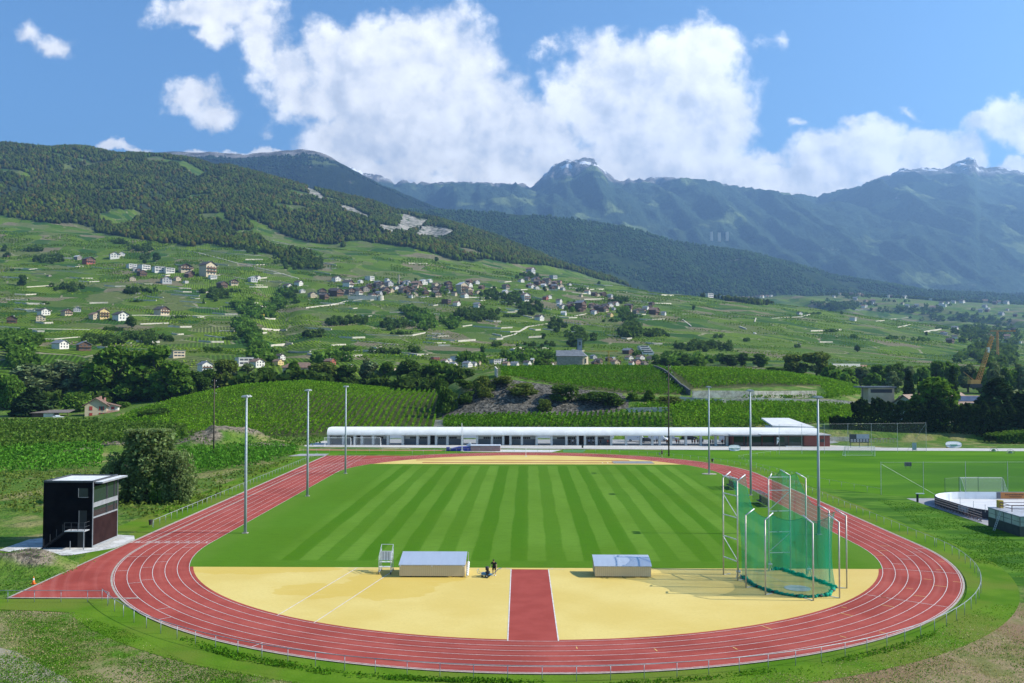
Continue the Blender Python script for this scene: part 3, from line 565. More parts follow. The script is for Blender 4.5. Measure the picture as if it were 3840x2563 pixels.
# outer verge: mown lawn ring round the track, then the rough meadow of the terrain sheet
vm = mat('verge_lawn', (.064, .150, .007), (.104, .192, .014), .22, .9, 5, spec=.03, c3=(.12, .165, .022), scale3=.09, bump=.04, bscale=5)
mb = MB(); ring_mesh(mb, RI + 6 * LW + .40, RI + 6 * LW + 5.0, -.02, 96); struct(mb.build('verge', vm))
mb = MB(); mb.poly([(x8 - .2, 2, -.016), (-47, 2, -.016), (-47, 117, -.016), (x8 - .2, 117, -.016)]); mb.poly([(x8 - 6.5, 8, -.023), (x8 - .2, 8, -.023), (x8 - .2, 108, -.023), (x8 - 8, 112, -.023)])
struct(mb.build('verge_strip', vm))
mb = MB(); q = [G(-60, 1374), G(270, 1374), G(330, 1420), G(520, 1495), G(800, 1544), G(1150, 1560), G(1150, 1575), G(700, 1562), G(420, 1515), G(300, 1448), G(180, 1405), G(-60, 1396)]
mb.poly([(p.x, p.y, -.013) for p in q][::-1]); struct(mb.build('verge_lower', vm))
mb = MB(); mb.poly([(44, -48, -.03), (70, -30, -.03), (80, 30, -.03), (72, 120, -.03), (45, 128, -.03), (-46, 128, -.03), (-46, 118, -.03), (0, 119, -.03), (40, 100, -.03)]);
lawn2 = mat('lawn', (.066, .172, .005), (.090, .205, .009), .12, .9, 6, spec=.03, c3=(.046, .135, .006), scale3=.04, bump=.05, bscale=3, vec=(.35, 1, 1))
mb = MB(); mb.poly([(x, y, -.026) for x, y in [(47, 60), (62, 44), (170, 34), (220, 129), (-70, 129.5), (-60, 116), (30, 116), (44, 100)]]); struct(mb.build('training_lawn', lawn2))
slopem = mat('slope_grass', (.050, .138, .008), (.10, .195, .020), .5, .95, 6, spec=.05, c3=(.035, .10, .008), scale3=.16, bump=.12, bscale=2.2, vec=(.45, 1.2, 1))
mb = MB(); mb.poly([(x, y, -.034) for x, y in [(46, 70), (47, 10), (47, -20), (58, -24), (75, -18), (120, 0), (170, 36), (62, 46)]]); struct(mb.build('grass_slope', slopem))
# ------------------------------------------------------------------ common materials
galv = mat('galvanised_steel', (.40, .42, .44), (.30, .32, .34), 4, .5, metal=.4, spec=.5)
galv_w = mat('pale_aluminium', (.62, .63, .64), (.52, .53, .54), 4, .45, metal=.3)
dark = mat('dark_plastic', (.02, .02, .023), (.035, .035, .04), 6, .5)
wood_p = mat('weathered_pole', (.10, .075, .055), (.06, .045, .035), 6, .9)
whitep = mat('white_paint', (.72, .72, .70), (.62, .62, .61), 2, .55)
# ---- floodlight masts
def make_mast():
    r = thing('floodlight_mast', 'x', 'floodlight')
    MB().tube([(0, 0, 0), (0, 0, 9), (0, 0, 17.6)], [.20, .165, .115], 10).build('mast', mat('mast_steel', (.32, .36, .38), (.38, .42, .44), .5, .55, metal=.2), r, True)
    MB().box(-.35, .35, -.35, .35, -.03, .08).build('base_plate', kerb_m, r)
    MB().bar((0, -.75, 17.6), (0, .75, 17.6), .1).build('cross_arm', galv, r)
    for y in (-.55, .55):
        h = MB(); h.box(-.42, .42, y - .42, y + .42, 17.68, 17.82); h.box(-.3, .3, y - .3, y + .3, 17.82, 17.92)
        f = h.build('lamp_head', mat('lamp_housing', (.45, .46, .47), (.36, .37, .38), 3, .5), r)
        MB().box(-.36, .36, y - .36, y + .36, 17.655, 17.678).build('lens', mat('lamp_glass', (.25, .27, .28), rough=.15), f)
    rg = MB().bar((.13, -.17, 0), (.13, .17, 0), .035).build('climbing_rung', galv, r); rg.location.z = 2.4
    for k in range(1, 26): c_ = rg.copy(); COL.objects.link(c_); c_.parent = r; c_.location = (-k * .002, 0, 2.4 + k * .56)
    return r
m0 = make_mast()
for i, (x, y, rz, lab) in enumerate([(-37.3, 6.7, 0, 'grey floodlight mast on the grass nearest the finish line of the home straight'), (-37.3, 41, 0, 'grey floodlight mast halfway along the left straight, between two others'), (-37.3, 74, 0, 'far grey floodlight mast at the left end of the pitch before the white arcade'),
        (37.1, 6.9, pi, 'grey floodlight mast behind the green throwing cage, twin lamps on top'), (37.6, 43.5, pi, 'grey floodlight mast beside the two dugouts on the right touchline'), (37, 74.6, pi, 'far grey floodlight mast on a pale round pad at the right end of the pitch')]):
    o = m0 if i == 0 else copy_tree(m0); o.location = (x, y, 0); o.rotation_euler = (0, 0, rz); tag(o, lab, 'floodlight', 'floodlight masts around the pitch')
pd = MB(); pd.prism([(37 + 1.5 * cos(a * pi / 8), 74.6 + 1.1 * sin(a * pi / 8)) for a in range(16)], -.02, .09); struct(pd.build('mast_pad', kerb_m))
# ---- wooden line poles with crossbars
def make_pole(h):
    r = thing('utility_pole', 'x', 'pole'); MB().tube([(0, 0, 0), (0, 0, h)], [.19, .12], 9).build('pole', wood_p, r, True)
    c = MB(); ins = MB()
    for z, w_ in ((h - .5, .5), (h - 2.0, .9), (h - 3.6, .5)):
        c.bar((-w_, 0, z), (w_, 0, z), .09)
        for x in (-w_ + .06, w_ - .06): ins.tube([(x, 0, z + .04), (x, 0, z + .28)], .05, 6)
    c.build('crossbar', wood_p, r); ins.build('insulator', whitep, r); return r
o = make_pole(22.4); o.location = (35, 112.6, 0); tag(o, 'tall dark wooden power pole by the far right bend, person standing beside it', 'pole', 'wooden power poles')
o = make_pole(18.8); p = G(490, 1046); o.location = p; tag(o, 'wooden power pole with crossbars among the bushes left of the track', 'pole', 'wooden power poles')
pd = MB(); pd.tube([(0, 0, 0), (0, 0, 7.5)], .04, 6)
# ---- railing round the track
railm = mat('rail_galv', (.33, .35, .36), (.25, .27, .28), 3, .45, metal=.35)
def railing(pts, lab, step=2.0, h=1.05, rails=(1.05,), name='railing', cap=100, grp='railings round the track', rr=.028):
    r = thing(name, lab, 'railing', (0, 0, 0), 0, grp)
    L = [0]
    for a, c in zip(pts, pts[1:]): L.append(L[-1] + hypot(c[0] - a[0], c[1] - a[1]))
    n = min(int(L[-1] / step), cap - 1); xs = np.interp(np.linspace(0, L[-1], n + 1), L, [p[0] for p in pts]); ys = np.interp(np.linspace(0, L[-1], n + 1), L, [p[1] for p in pts])
    for z in rails: MB().tube([(x, y, z) for x, y in pts], rr, 6).build('handrail', railm, r, True)
    pm = None
    for x, y in zip(xs, ys):
        if pm is None: q_ = MB().tube([(0, 0, -.05), (0, 0, h)], .026, 6).build('post', railm, r, True); pm = q_
        else:
            q_ = pm.copy(); COL.objects.link(q_); q_.parent = r
        q_.location = (x, y, 0)
    return r
RR = RI + 6 * LW + 1.75
railing(arc(0, 0, RR, pi + .60, 2 * pi - .02, 110), 'long curved steel railing in front, round the near bend of the track', 2.35)
railing([(-50.9, -28.2), (-48, -28.2), (-39.6, -28.2), (-38.9, -28.8)], 'short straight steel railing along the red run-off at the far left corner', 2.4)
railing([(-50.85, 10.6), (-50.85, 60), (-50.6, 108)], 'long straight steel railing on the grass left of the home straight', 2.05)
railing([(RR, -.5), (RR, SL), *arc(0, SL, RR, .02, 1.12, 40)], 'thin steel railing beyond the right straight and far right bend', 2.5, 1.0, (1.0,), rr=.02)
railing(arc(0, SL, RR + .3, 1.14, pi - .95, 50) , 'thin steel railing beyond the far bend before the white arcade', 3.0, 1.05, rr=.02)
q1, q2 = G(1560 * PK, 1685 * PK), G(2000 * PK, 1688 * PK)
railing([(-57, 120), (-30, 120.6)], 'thin steel railing between the track end and the narrow red runway', 3.3, 1.05, rr=.022)
# ---- hammer and discus cage
cage = thing('throwing_cage', 'tall hammer throwing cage of steel posts hung with green netting', 'throwing cage', (25.2, -20, 0))
def C_(x, y, z): return (x - 25.2, y + 20, z)
posts = {'A': (19.59, -16.27, 10.08, .9, .55), 'B': (20.47, -18.79, 10.06, .95, .55), 'C': (20.55, -21.79, 7.07, .98, .5), 'D': (21.7, -24.59, 7.08, .95, .7), 'E': (25.54, -26.71, 7.15, -.6, 1.0), 'F': (28.28, -25.77, 7.11, -.75, .75), 'G': (30.34, -21.91, 7.09, -1.0, .3), 'H': (29.54, -19.37, 7.16, -1, .25), 'I': (28.17, -16.35, 10.07, -.95, .2), 'J': (27.22, -14.0, 10.1, -.95, .35), 'K': (24.86, -14.26, 9.7, .4, .2)}
TIP = {}
cpost = mat('cage_post_alu', (.55, .50, .42), (.46, .42, .36), 2, .5, metal=.3)
for k, (x, y, h, ax, ay) in posts.items():
    MB().tube([C_(x, y, 0), C_(x, y, h)], .075, 8).build('post', cpost, cage, True)
    TIP[k] = (x + ax, y + ay, h + .55); MB().tube([C_(x, y, h - .03), C_(*TIP[k])], .06, 7).build('arm', galv_w, cage, True)
    MB().bar(C_(x, y, .03), C_(x + ax * .9, y + ay * .9, .03), .09, .06).build('foot', galv_w, cage)
for (a, c) in (('A', 'B'), ('K', 'J')):
    xa, ya, ha = posts[a][:3]; xb, yb, hb = posts[c][:3]; f = MB()
    for z in (1.9, 4.1, 6.3, 8.5): f.bar(C_(xa, ya, z), C_(xb, yb, z), .085)
    for z in (1.9, 6.3): f.bar(C_(xa, ya, z + 2.1), C_(xb, yb, z + .1), .06) if a == 'A' else f.bar(C_(xb, yb, z + 2.1), C_(xa, ya, z + .1), .06)
    f.build('gate_frame', galv_w, cage); MB().bar(C_(xa, ya, ha + .2), C_(xb, yb, ha + .2), .07).build('gate_top', whitep, cage)
net = bpy.data.materials.new('green_net'); net.use_nodes = True; b = NB(net.node_tree); net.node_tree.nodes.clear()
pos = b.n('ShaderNodeNewGeometry').outputs['Position']
df = b.n('ShaderNodeBsdfDiffuse'); b.put(df.inputs[0], b.mix(b.noise(pos, .8, 3), (.0, .20, .115), (.0, .27, .165)))
tl = b.n('ShaderNodeBsdfTranslucent'); tl.inputs[0].default_value = (0, .28, .17, 1)
m1 = b.n('ShaderNodeMixShader'); m1.inputs[0].default_value = .4; b.put(m1.inputs[1], df.outputs[0]); b.put(m1.inputs[2], tl.outputs[0])
tp = b.n('ShaderNodeBsdfTransparent'); m2 = b.n('ShaderNodeMixShader'); b.put(m2.inputs[0], b.mapr(b.noise(b.v('MULTIPLY', pos, (1, 1, .25)), .9, 3), .3, .7, .36, .50)); b.put(m2.inputs[1], tp.outputs[0]); b.put(m2.inputs[2], m1.outputs[0])
o_ = b.n('ShaderNodeOutputMaterial'); b.put(o_.inputs[0], m2.outputs[0])
nm = MB(); order = ['B', 'C', 'D', 'E', 'F', 'G', 'H', 'I', 'J', 'K']
tops, bots = [], []
cenx, ceny = 25.0, -20.0
for i, k in enumerate(order):
    x, y, z = TIP[k]; z -= .1
    if k in 'CDEFGH': z -= .15
    tops.append(Vector((x, y, z))); d = Vector((x - cenx, y - ceny, 0)); bots.append(Vector((cenx + d.x * 1.0, ceny + d.y * 1.0, .06)))
tops.insert(0, Vector((20.6, -16.0, 10.2))); bots.insert(0, Vector((21.2, -17.4, .06)))
NV = 10; NU = 6; cols = []
for i in range(len(tops) - 1):
    for u in range(NU):
        f = u / NU; T_, B_ = tops[i].lerp(tops[i + 1], f), bots[i].lerp(bots[i + 1], f); sag = .35 * sin(pi * f)
        if abs(tops[i].z - tops[i + 1].z) > 2: T_.z = tops[i].z + (tops[i + 1].z - tops[i].z) * (f ** .7 if tops[i].z > tops[i + 1].z else f ** 1.4)
        col_ = []
        for v_ in range(NV + 1):
            g_ = v_ / NV; p = T_.lerp(B_, g_); inw = .35 * sin(pi * g_) + (.15 * sin(2 * pi * f) * sin(pi * g_)); d = Vector((cenx - p.x, ceny - p.y, 0)).normalized()
            p = p + d * inw; p.z -= sag * (1 - g_); p.z = max(p.z, .06); col_.append(p)
        cols.append(col_)
cols.append([tops[-1].lerp(bots[-1], v_ / NV) for v_ in range(NV + 1)])
vs_ = [C_(*p) for c in cols for p in c]; n_ = NV + 1
raw('net', vs_, np.array([(i * n_ + j, i * n_ + j + 1, (i + 1) * n_ + j + 1, (i + 1) * n_ + j) for i in range(len(cols) - 1) for j in range(NV)]), net, cage, True)
netd = mat('gathered_net', (0, .17, .10), (.0, .26, .16), 2.5, .9)
sk = MB(); bp_ = [c[-1] for c in cols]
for i in range(0, len(bp_) - 1):
    j = random.uniform(.10, .26); a, c = bp_[i], bp_[i + 1]
    sk.tube([C_(a.x, a.y, .07), C_((a.x + c.x) / 2 + random.uniform(-.15, .15), (a.y + c.y) / 2 + random.uniform(-.15, .15), .1), C_(c.x, c.y, .07)], [j, j * 1.2, random.uniform(.10, .26)], 6)
sk.build('net_hem', netd, cage, True)
sb = MB()
for i in range(3, len(bp_), 5): p = bp_[i]; sb.blob(C_(p.x, p.y, .14), .2, 7, 5, (1.5, 1, .6))
sb.build('sandbag', dark, cage, True)
MB().tube([C_(t.x, t.y, t.z) for t in [c[0] for c in cols]], .02, 5).build('top_cord', netd, cage)
wn = MB(); wn.box(-.2, .2, -.2, .2, .3, .8); 
for (x, y) in ((20.7, -18.1), (24.9, -14.6), (28.25, -16.9)):
    w_ = MB(); w_.bar(C_(x - .25, y, 0), C_(x, y, 1.1), .06).bar(C_(x + .3, y, 0), C_(x, y, 1.1), .06).bar(C_(x, y + .35, 0), C_(x, y, 1.1), .06); w_.tube([C_(x - .2, y, .75), C_(x + .2, y, .75)], .12, 8)
    w_.build('winch', galv_w, cage)
tag(MB().prism([(25.5 + 1.25 * cos(a * pi / 18), -22.0 + 1.25 * sin(a * pi / 18)) for a in range(36)], Z0 + .004, Z0 + .03).build('throwing_circle', mat('pale_concrete', (.50, .51, .53), (.42, .43, .45), 1.5, .7)), 'pale round concrete throwing circle inside the green cage', 'throwing circle')
mb = MB()
for k in range(6): mb.blob((23.0 + .55 * k + .1 * random.random(), -25.0 + .1 * random.random(), .16), .12, 7, 5)
# ---- covered jump mats
tin = bpy.data.materials.new('corrugated_tin'); tin.use_nodes = True; b = NB(tin.node_tree); P_ = tin.node_tree.nodes['Principled BSDF']; P_.inputs['Roughness'].default_value = .42; P_.inputs['Metallic'].default_value = .35
pos = b.n('ShaderNodeNewGeometry').outputs['Position']; X = b.sep(pos)[0]
b.put(P_.inputs['Base Color'], b.mix(b.noise(b.v('MULTIPLY', pos, (3, .4, 1)), .8, 5), (.40, .45, .52), (.50, .55, .61)))
bp = b.n('ShaderNodeBump'); bp.inputs['Distance'].default_value = .008; b.put(bp.inputs['Height'], b.noise(pos, 1.2, 3))
side = bpy.data.materials.new('beige_boards'); side.use_nodes = True; b = NB(side.node_tree); P_ = side.node_tree.nodes['Principled BSDF']; P_.inputs['Roughness'].default_value = .7
pos = b.n('ShaderNodeNewGeometry').outputs['Position']; X = b.sep(pos)[0]
b.put(P_.inputs['Base Color'], b.mix(b.mapr(b.m('SINE', b.m('MULTIPLY', X, 2 * pi / .21)), .55, .95), b.mix(b.noise(pos, 1.5, 4), (.56, .43, .25), (.62, .49, .30)), (.52, .40, .23)))
def mat_cover(lab, x0, x1, y0, y1, hf, hb, curved, cx):
    r = thing('mat_cover', lab, 'mat cover', ((x0 + x1) / 2, (y0 + y1) / 2, 0), 0, 'covers over the jump mats'); a, d = (x1 - x0) / 2, (y1 - y0) / 2
    n = 9; prof = []
    for i in range(n):
        t = i / (n - 1); prof.append((-d - .06 + (2 * d + .12) * t, hf + (hb - hf) * (t if not curved else sin(t * pi / 2) ** .9)))
    s_ = MB(); s_.box(-a, a, -d, -d + .05, .14, hf - .03); s_.box(-a, a, d - .05, d, .14, hb - .06)
    for sx in (-1, 1):
        x = sx * (a - .03); pr = [(x, -d + .05, .14), (x, d - .05, .14)] + [(x, yy, zz - .03) for yy, zz in prof[::-1] if -d + .05 <= yy <= d - .05]; s_.poly(pr if sx > 0 else pr[::-1])
    s_.build('side_panel', side, r)
    t_ = MB(); N = 24
    for i in range(n):
        for j in range(N + 1): t_.V.append((-a - .08 + (2 * a + .16) * j / N, prof[i][0], prof[i][1] + .04))
    t_.F = [(i * (N + 1) + j, i * (N + 1) + j + 1, (i + 1) * (N + 1) + j + 1, (i + 1) * (N + 1) + j) for i in range(n - 1) for j in range(N)]
    t_.build('roof', tin, r)
    t2 = MB(); t2.bar((-a - .08, -d - .07, hf + .015), (a + .08, -d - .07, hf + .015), .05, .08); t2.build('roof_edge', galv, r)
    for x in (-a * .66, 0, a * .66): MB().tube([(x, -d + .3, 0), (x, -d + .3, .15)], .07, 6).build('wheel', dark, r)
    if not curved:
        e = MB()
        for k in range(7): e.blob((a + .25, -d + .25 + .35 * k, .25 + .13 * k), .16, 6, 5)
        e.build('end_padding', whitep, r, True); e = MB(); e.bar((a + .2, d, 0), (a + .2, d, hb), .05).bar((a + .2, -d, 0), (a + .2, -d, hf), .05); e.build('end_post', galv_w, r)
        for x in (-a + .1, 0, a - .15): MB().box(x - .06, x + .06, -d - .1, -d - .05, hf - .12, hf).build('latch', whitep, r)
    return r
mat_cover('long beige mat cover with a sloping corrugated roof beside the white judges stand', -13.95, -7.25, -17.9, -14.6, 1.25, 1.95, False, 0)
mat_cover('smaller beige mat cover with a smooth curved metal roof, right of the red runway', 6.1, 11.85, -17.75, -15.0, 1.15, 1.75, True, 0)
# ---- judges' stand on castors
st = thing('judges_stand', 'white wheeled judges stand with stepped seats beside the long mat cover', 'judges stand', (-15.65, -15.6, 0))
f = MB()
for x in (-.62, .62):
    f.bar((x, -1.0, .15), (x, -1.0, 1.35), .05).bar((x, .9, .15), (x, .9, 2.3), .05).bar((x, -1.0, 1.35), (x, .9, 2.3), .05).bar((x, -1.0, .2), (x, .9, .2), .05).bar((x, -1.0, .2), (x, .9, 1.9), .04).bar((x, 0, .2), (x, 0, 1.85), .04)
f.build('frame', galv_w, st)
s_ = MB()
for k in range(4): s_.box(-.62, .62, -1.05 + .5 * k, -.72 + .5 * k, .75 + .4 * k, .81 + .4 * k)
s_.box(-.62, .62, -.15, -.1, 1.3, 2.25)
s_.build('seat', whitep, st); rl = MB()
for x in (-.62, .62): rl.bar((x, -1.0, 1.35), (x, -1.0, 1.75), .04).bar((x, -1.0, 1.75), (x, .9, 2.75), .04).bar((x, .9, 2.3), (x, .9, 2.75), .04)
rl.bar((-.62, .9, 2.75), (.62, .9, 2.75), .05); rl.build('guard_rail', galv_w, st)
dk = MB()
for x in (-.3, 0, .3): dk.box(x - .02, x + .02, -.17, -.15, 1.3, 2.2)
dk.build('back_slat', dark, st)
for x in (-.62, .62):
    for y in (-1.0, .9): MB().tube([(x - .04, y, .12), (x + .04, y, .12)], .12, 10).build('wheel', dark, st)
# ---- people
skin = mat('skin', (.42, .25, .17), (.38, .22, .15), 8, .6); hairm = mat('hair_dark', (.02, .015, .012), rough=.7)
def person(name, lab, loc, rz, joints, shirt, trousers, h=1.78, group=None, sleeves=True, shoes=(.6, .6, .6)):
    """one continuous skinned body; clothes and hair are shells that follow it"""
    r = thing(name, lab, 'person', loc, rz, group); J = {'hip': (0, 0, .93), 'chest': (0, 0, 1.25), 'neck': (0, 0, 1.47), 'head': (0, 0, 1.62), 'crown': (0, 0, 1.73),
        'shl': (-.19, 0, 1.42), 'ell': (-.26, 0, 1.14), 'wrl': (-.25, -.05, .90), 'hal': (-.25, -.07, .80), 'shr': (.19, 0, 1.42), 'elr': (.26, 0, 1.14), 'wrr': (.25, -.05, .90), 'har': (.25, -.07, .80),
        'hpl': (-.10, 0, .90), 'knl': (-.11, -.02, .50), 'anl': (-.11, .02, .09), 'tol': (-.12, -.16, .04), 'hpr': (.10, 0, .90), 'knr': (.11, -.02, .50), 'anr': (.11, .02, .09), 'tor': (.12, -.16, .04)}
    J.update(joints or {}); k = h / 1.78
    def skinmesh(nm, chain, rad, m):
        names = []; E = []
        for c in chain:
            for n in c:
                if n not in names: names.append(n)
            E += [(names.index(a), names.index(b_)) for a, b_ in zip(c, c[1:])]
        me = bpy.data.meshes.new(nm); me.from_pydata([Vector(J[n]) * k for n in names], E, []); o = bpy.data.objects.new(nm, me); COL.objects.link(o); o.parent = r
        md = o.modifiers.new('Skin', 'SKIN'); md.use_smooth_shade = True
        for i, n in enumerate(names): q = rad[n] if isinstance(rad[n], tuple) else (rad[n], rad[n]); me.skin_vertices[0].data[i].radius = (q[0] * k, q[1] * k); me.skin_vertices[0].data[i].use_root = (i == 0)
        sb_ = o.modifiers.new('Sub', 'SUBSURF'); sb_.levels = sb_.render_levels = 1; me.materials.append(m); return o
    rad = {'hip': (.14, .11), 'chest': (.155, .115), 'neck': .055, 'head': (.085, .10), 'crown': (.07, .08), 'shl': .06, 'ell': .042, 'wrl': .03, 'hal': .03, 'shr': .06, 'elr': .042, 'wrr': .03, 'har': .03, 'hpl': .085, 'knl': .055, 'anl': .038, 'tol': .035, 'hpr': .085, 'knr': .055, 'anr': .038, 'tor': .035}
    skinmesh('body', [['hip', 'chest', 'neck', 'head', 'crown'], ['chest', 'shl', 'ell', 'wrl', 'hal'], ['chest', 'shr', 'elr', 'wrr', 'har'], ['hip', 'hpl', 'knl', 'anl', 'tol'], ['hip', 'hpr', 'knr', 'anr', 'tor']], rad, skin)
    def up(*kk, d=.02): return {n: tuple(v + d for v in (rad[n] if isinstance(rad[n], tuple) else (rad[n], rad[n]))) for n in kk}
    J['mal'] = tuple(Vector(J['shl']).lerp(Vector(J['ell']), .75)); J['mar'] = tuple(Vector(J['shr']).lerp(Vector(J['elr']), .75)); J['nb'] = tuple(Vector(J['chest']).lerp(Vector(J['neck']), .72))
    rs = up('hip', 'chest', 'shl', 'shr', d=.022); rs['hip'] = (.165, .135); rs['mal'] = rs['mar'] = (.068, .068); rs['nb'] = (.10, .085)
    skinmesh('shirt', [['hip', 'chest', 'nb'], ['chest', 'shl', 'mal'], ['chest', 'shr', 'mar']], rs, shirt)
    J['mkl'] = tuple(Vector(J['hpl']).lerp(Vector(J['knl']), .95)); J['mkr'] = tuple(Vector(J['hpr']).lerp(Vector(J['knr']), .95)); rt = up('hpl', 'hpr', d=.03); rt['hip'] = (.165, .14); rt['mkl'] = rt['mkr'] = (.085, .085)
    skinmesh('shorts', [['hip', 'hpl', 'mkl'], ['hip', 'hpr', 'mkr']], rt, trousers)
    hb = MB(); c = Vector(J['crown']) * k; hd = Vector(J['head']) * k; hb.blob(hd.lerp(c, .62) + Vector((0, .02, .01)), .105 * k, 10, 7, (.92, 1.0, .82)); hb.build('hair', hairm, r, True)
    sh = MB()
    for s in 'lr': a, t_ = Vector(J['an' + s]) * k, Vector(J['to' + s]) * k; sh.tube([a + Vector((0, .06, -.03)), a.lerp(t_, .5) + Vector((0, 0, -.01)), t_], [.05, .055, .04], 8)
    sh.build('shoes', mat('shoe_%d' % int(shoes[0] * 100), shoes), r, True)
    return r
blackc = mat('black_cloth', (.012, .012, .014), (.02, .02, .022), 6, .85)
gp = Vector((-4.35, -17.2, 0))
man = person('person', 'person in a black shirt and dark shorts looking down at the blue line marking machine', gp + Vector((.1, .15, .01)), -.2,
     {'chest': (0, -.10, 1.24), 'neck': (0, -.20, 1.45), 'head': (0, -.28, 1.57), 'crown': (0, -.34, 1.67), 'shl': (-.2, -.16, 1.40), 'shr': (.2, -.16, 1.40), 'ell': (-.31, -.2, 1.13), 'elr': (.31, -.2, 1.13), 'wrl': (-.31, -.36, .93), 'wrr': (.31, -.36, .93), 'hal': (-.30, -.43, .87), 'har': (.30, -.43, .87), 'knl': (-.12, -.05, .5), 'anl': (-.13, 0, .09), 'tol': (-.13, -.17, .04), 'knr': (.12, .0, .5), 'anr': (.13, .06, .09), 'tor': (.13, -.11, .04)}, blackc, blackc, 1.8)
# ---- line marking machine
blue = mat('machine_blue', (.06, .22, .38), (.05, .18, .32), 3, .45)
mc = thing('marking_machine', 'small blue wheeled line marking machine with handlebars in front of the person', 'marking machine', gp + Vector((-.55, -.55, 0)), -.25)
MB().box(-.6, .45, -.28, .28, .28, .36).build('chassis', blue, mc)
e = MB(); e.box(-.18, .2, -.2, .2, .36, .62); e.tube([(0, 0, .62), (0, 0, .74)], .14, 9); e.build('engine', dark, mc)
MB().tube([(-.05, .0, .74), (-.05, 0, 1.1)], [.17, .2], 10).build('paint_hopper', dark, mc, True)
MB().box(-.62, -.1, -.25, .25, .37, .47).build('tank', blue, mc)
for y in (-.33, .33):
    wq_ = MB().tube([(.02, y - .06, .2), (.02, y + .06, .2)], .2, 14).build('wheel', dark, mc); MB().tube([(.02, y - .065, .2), (.02, y + .065, .2)], .09, 10).build('hub', galv, wq_)
MB().tube([(-.6, 0, .1), (-.6, .05, .1)], .1, 10).build('wheel', dark, mc)
MB().tube([(.4, -.25, .34), (.75, -.25, .5), (1.15, -.22, .95), (1.45, -.2, 1.0)], .022, 6).tube([(.4, .25, .34), (.75, .25, .5), (1.15, .22, .95), (1.45, .2, 1.0)], .022, 6).tube([(1.2, -.22, .96), (1.2, .22, .96)], .02, 6).build('handlebar', blue, mc, True)
MB().tube([(-.6, -.28, .35), (-1.0, -.28, .45), (-1.05, -.28, .75), (-1.05, .28, .75), (-1.0, .28, .45), (-.6, .28, .35)], .022, 6).build('front_guard', blue, mc, True)
# ---- person by the far power pole, bin, cone
rail_bag = mat('grey_cloth', (.3, .3, .32), (.24, .24, .26), 4)
person('person', 'person in dark clothes standing with a grey bag beside the tall power pole', (33.2, 112.0, 0), .4, {'hal': (-.35, -.1, .8)}, mat('navy_cloth', (.02, .025, .04)), mat('dark_trousers', (.02, .02, .025)), 1.75)
bg_ = thing('sports_bag', 'grey bag held by the dark clothed person at the power pole', 'bag', (32.6, 111.9, 0)); MB().box(-.18, .18, -.12, .12, .35, .85).build('bag_body', rail_bag, bg_); MB().tube([(-.1, 0, .85), (-.1, 0, 1.0), (.1, 0, 1.0), (.1, 0, .85)], .02, 5).build('strap', dark, bg_)
def bin_(x, y, z0, lab):
    r = thing('litter_bin', lab, 'litter bin', (x, y, 0)); MB().tube([(0, 0, z0), (0, 0, z0 + .62)], [.2, .26], 12).build('bucket', mat('bin_brown', (.05, .035, .03), (.035, .03, .028), 5), r); MB().tube([(0, 0, z0 + .6), (0, 0, z0 + .66)], .27, 12).build('rim', dark, r); MB().tube([(.3, 0, -.02), (.3, 0, z0 + .6)], .03, 6).build('bin_post', galv, r)
bin_(-51.5, 11.2, .3, 'small dark litter bin at the near end of the left straight railing'); p = G(1641, 1069); bin_(p.x + .6, p.y + 6, .3, 'dark litter bin just right of the far right floodlight mast'); bin_(15, 131, .4, 'dark litter bin by the railing before the paved arcade')
cn = thing('traffic_cone', 'orange and white traffic cone beside the red run-off at the left', 'traffic cone', G(77, 1340) + Vector((0, 0, .0)))
MB().box(-.2, .2, -.2, .2, 0, .04).build('cone_base', mat('cone_orange', (.80, .17, .03), rough=.5), cn); MB().tube([(0, 0, .04), (0, 0, .36)], [.16, .09], 12).build('cone_body', MATS['cone_orange'], cn, True); MB().tube([(0, 0, .36), (0, 0, .56)], [.095, .06], 12).build('reflective_band', whitep, cn, True); MB().tube([(0, 0, .56), (0, 0, .72)], [.06, .03], 12).build('cone_tip', MATS['cone_orange'], cn, True)
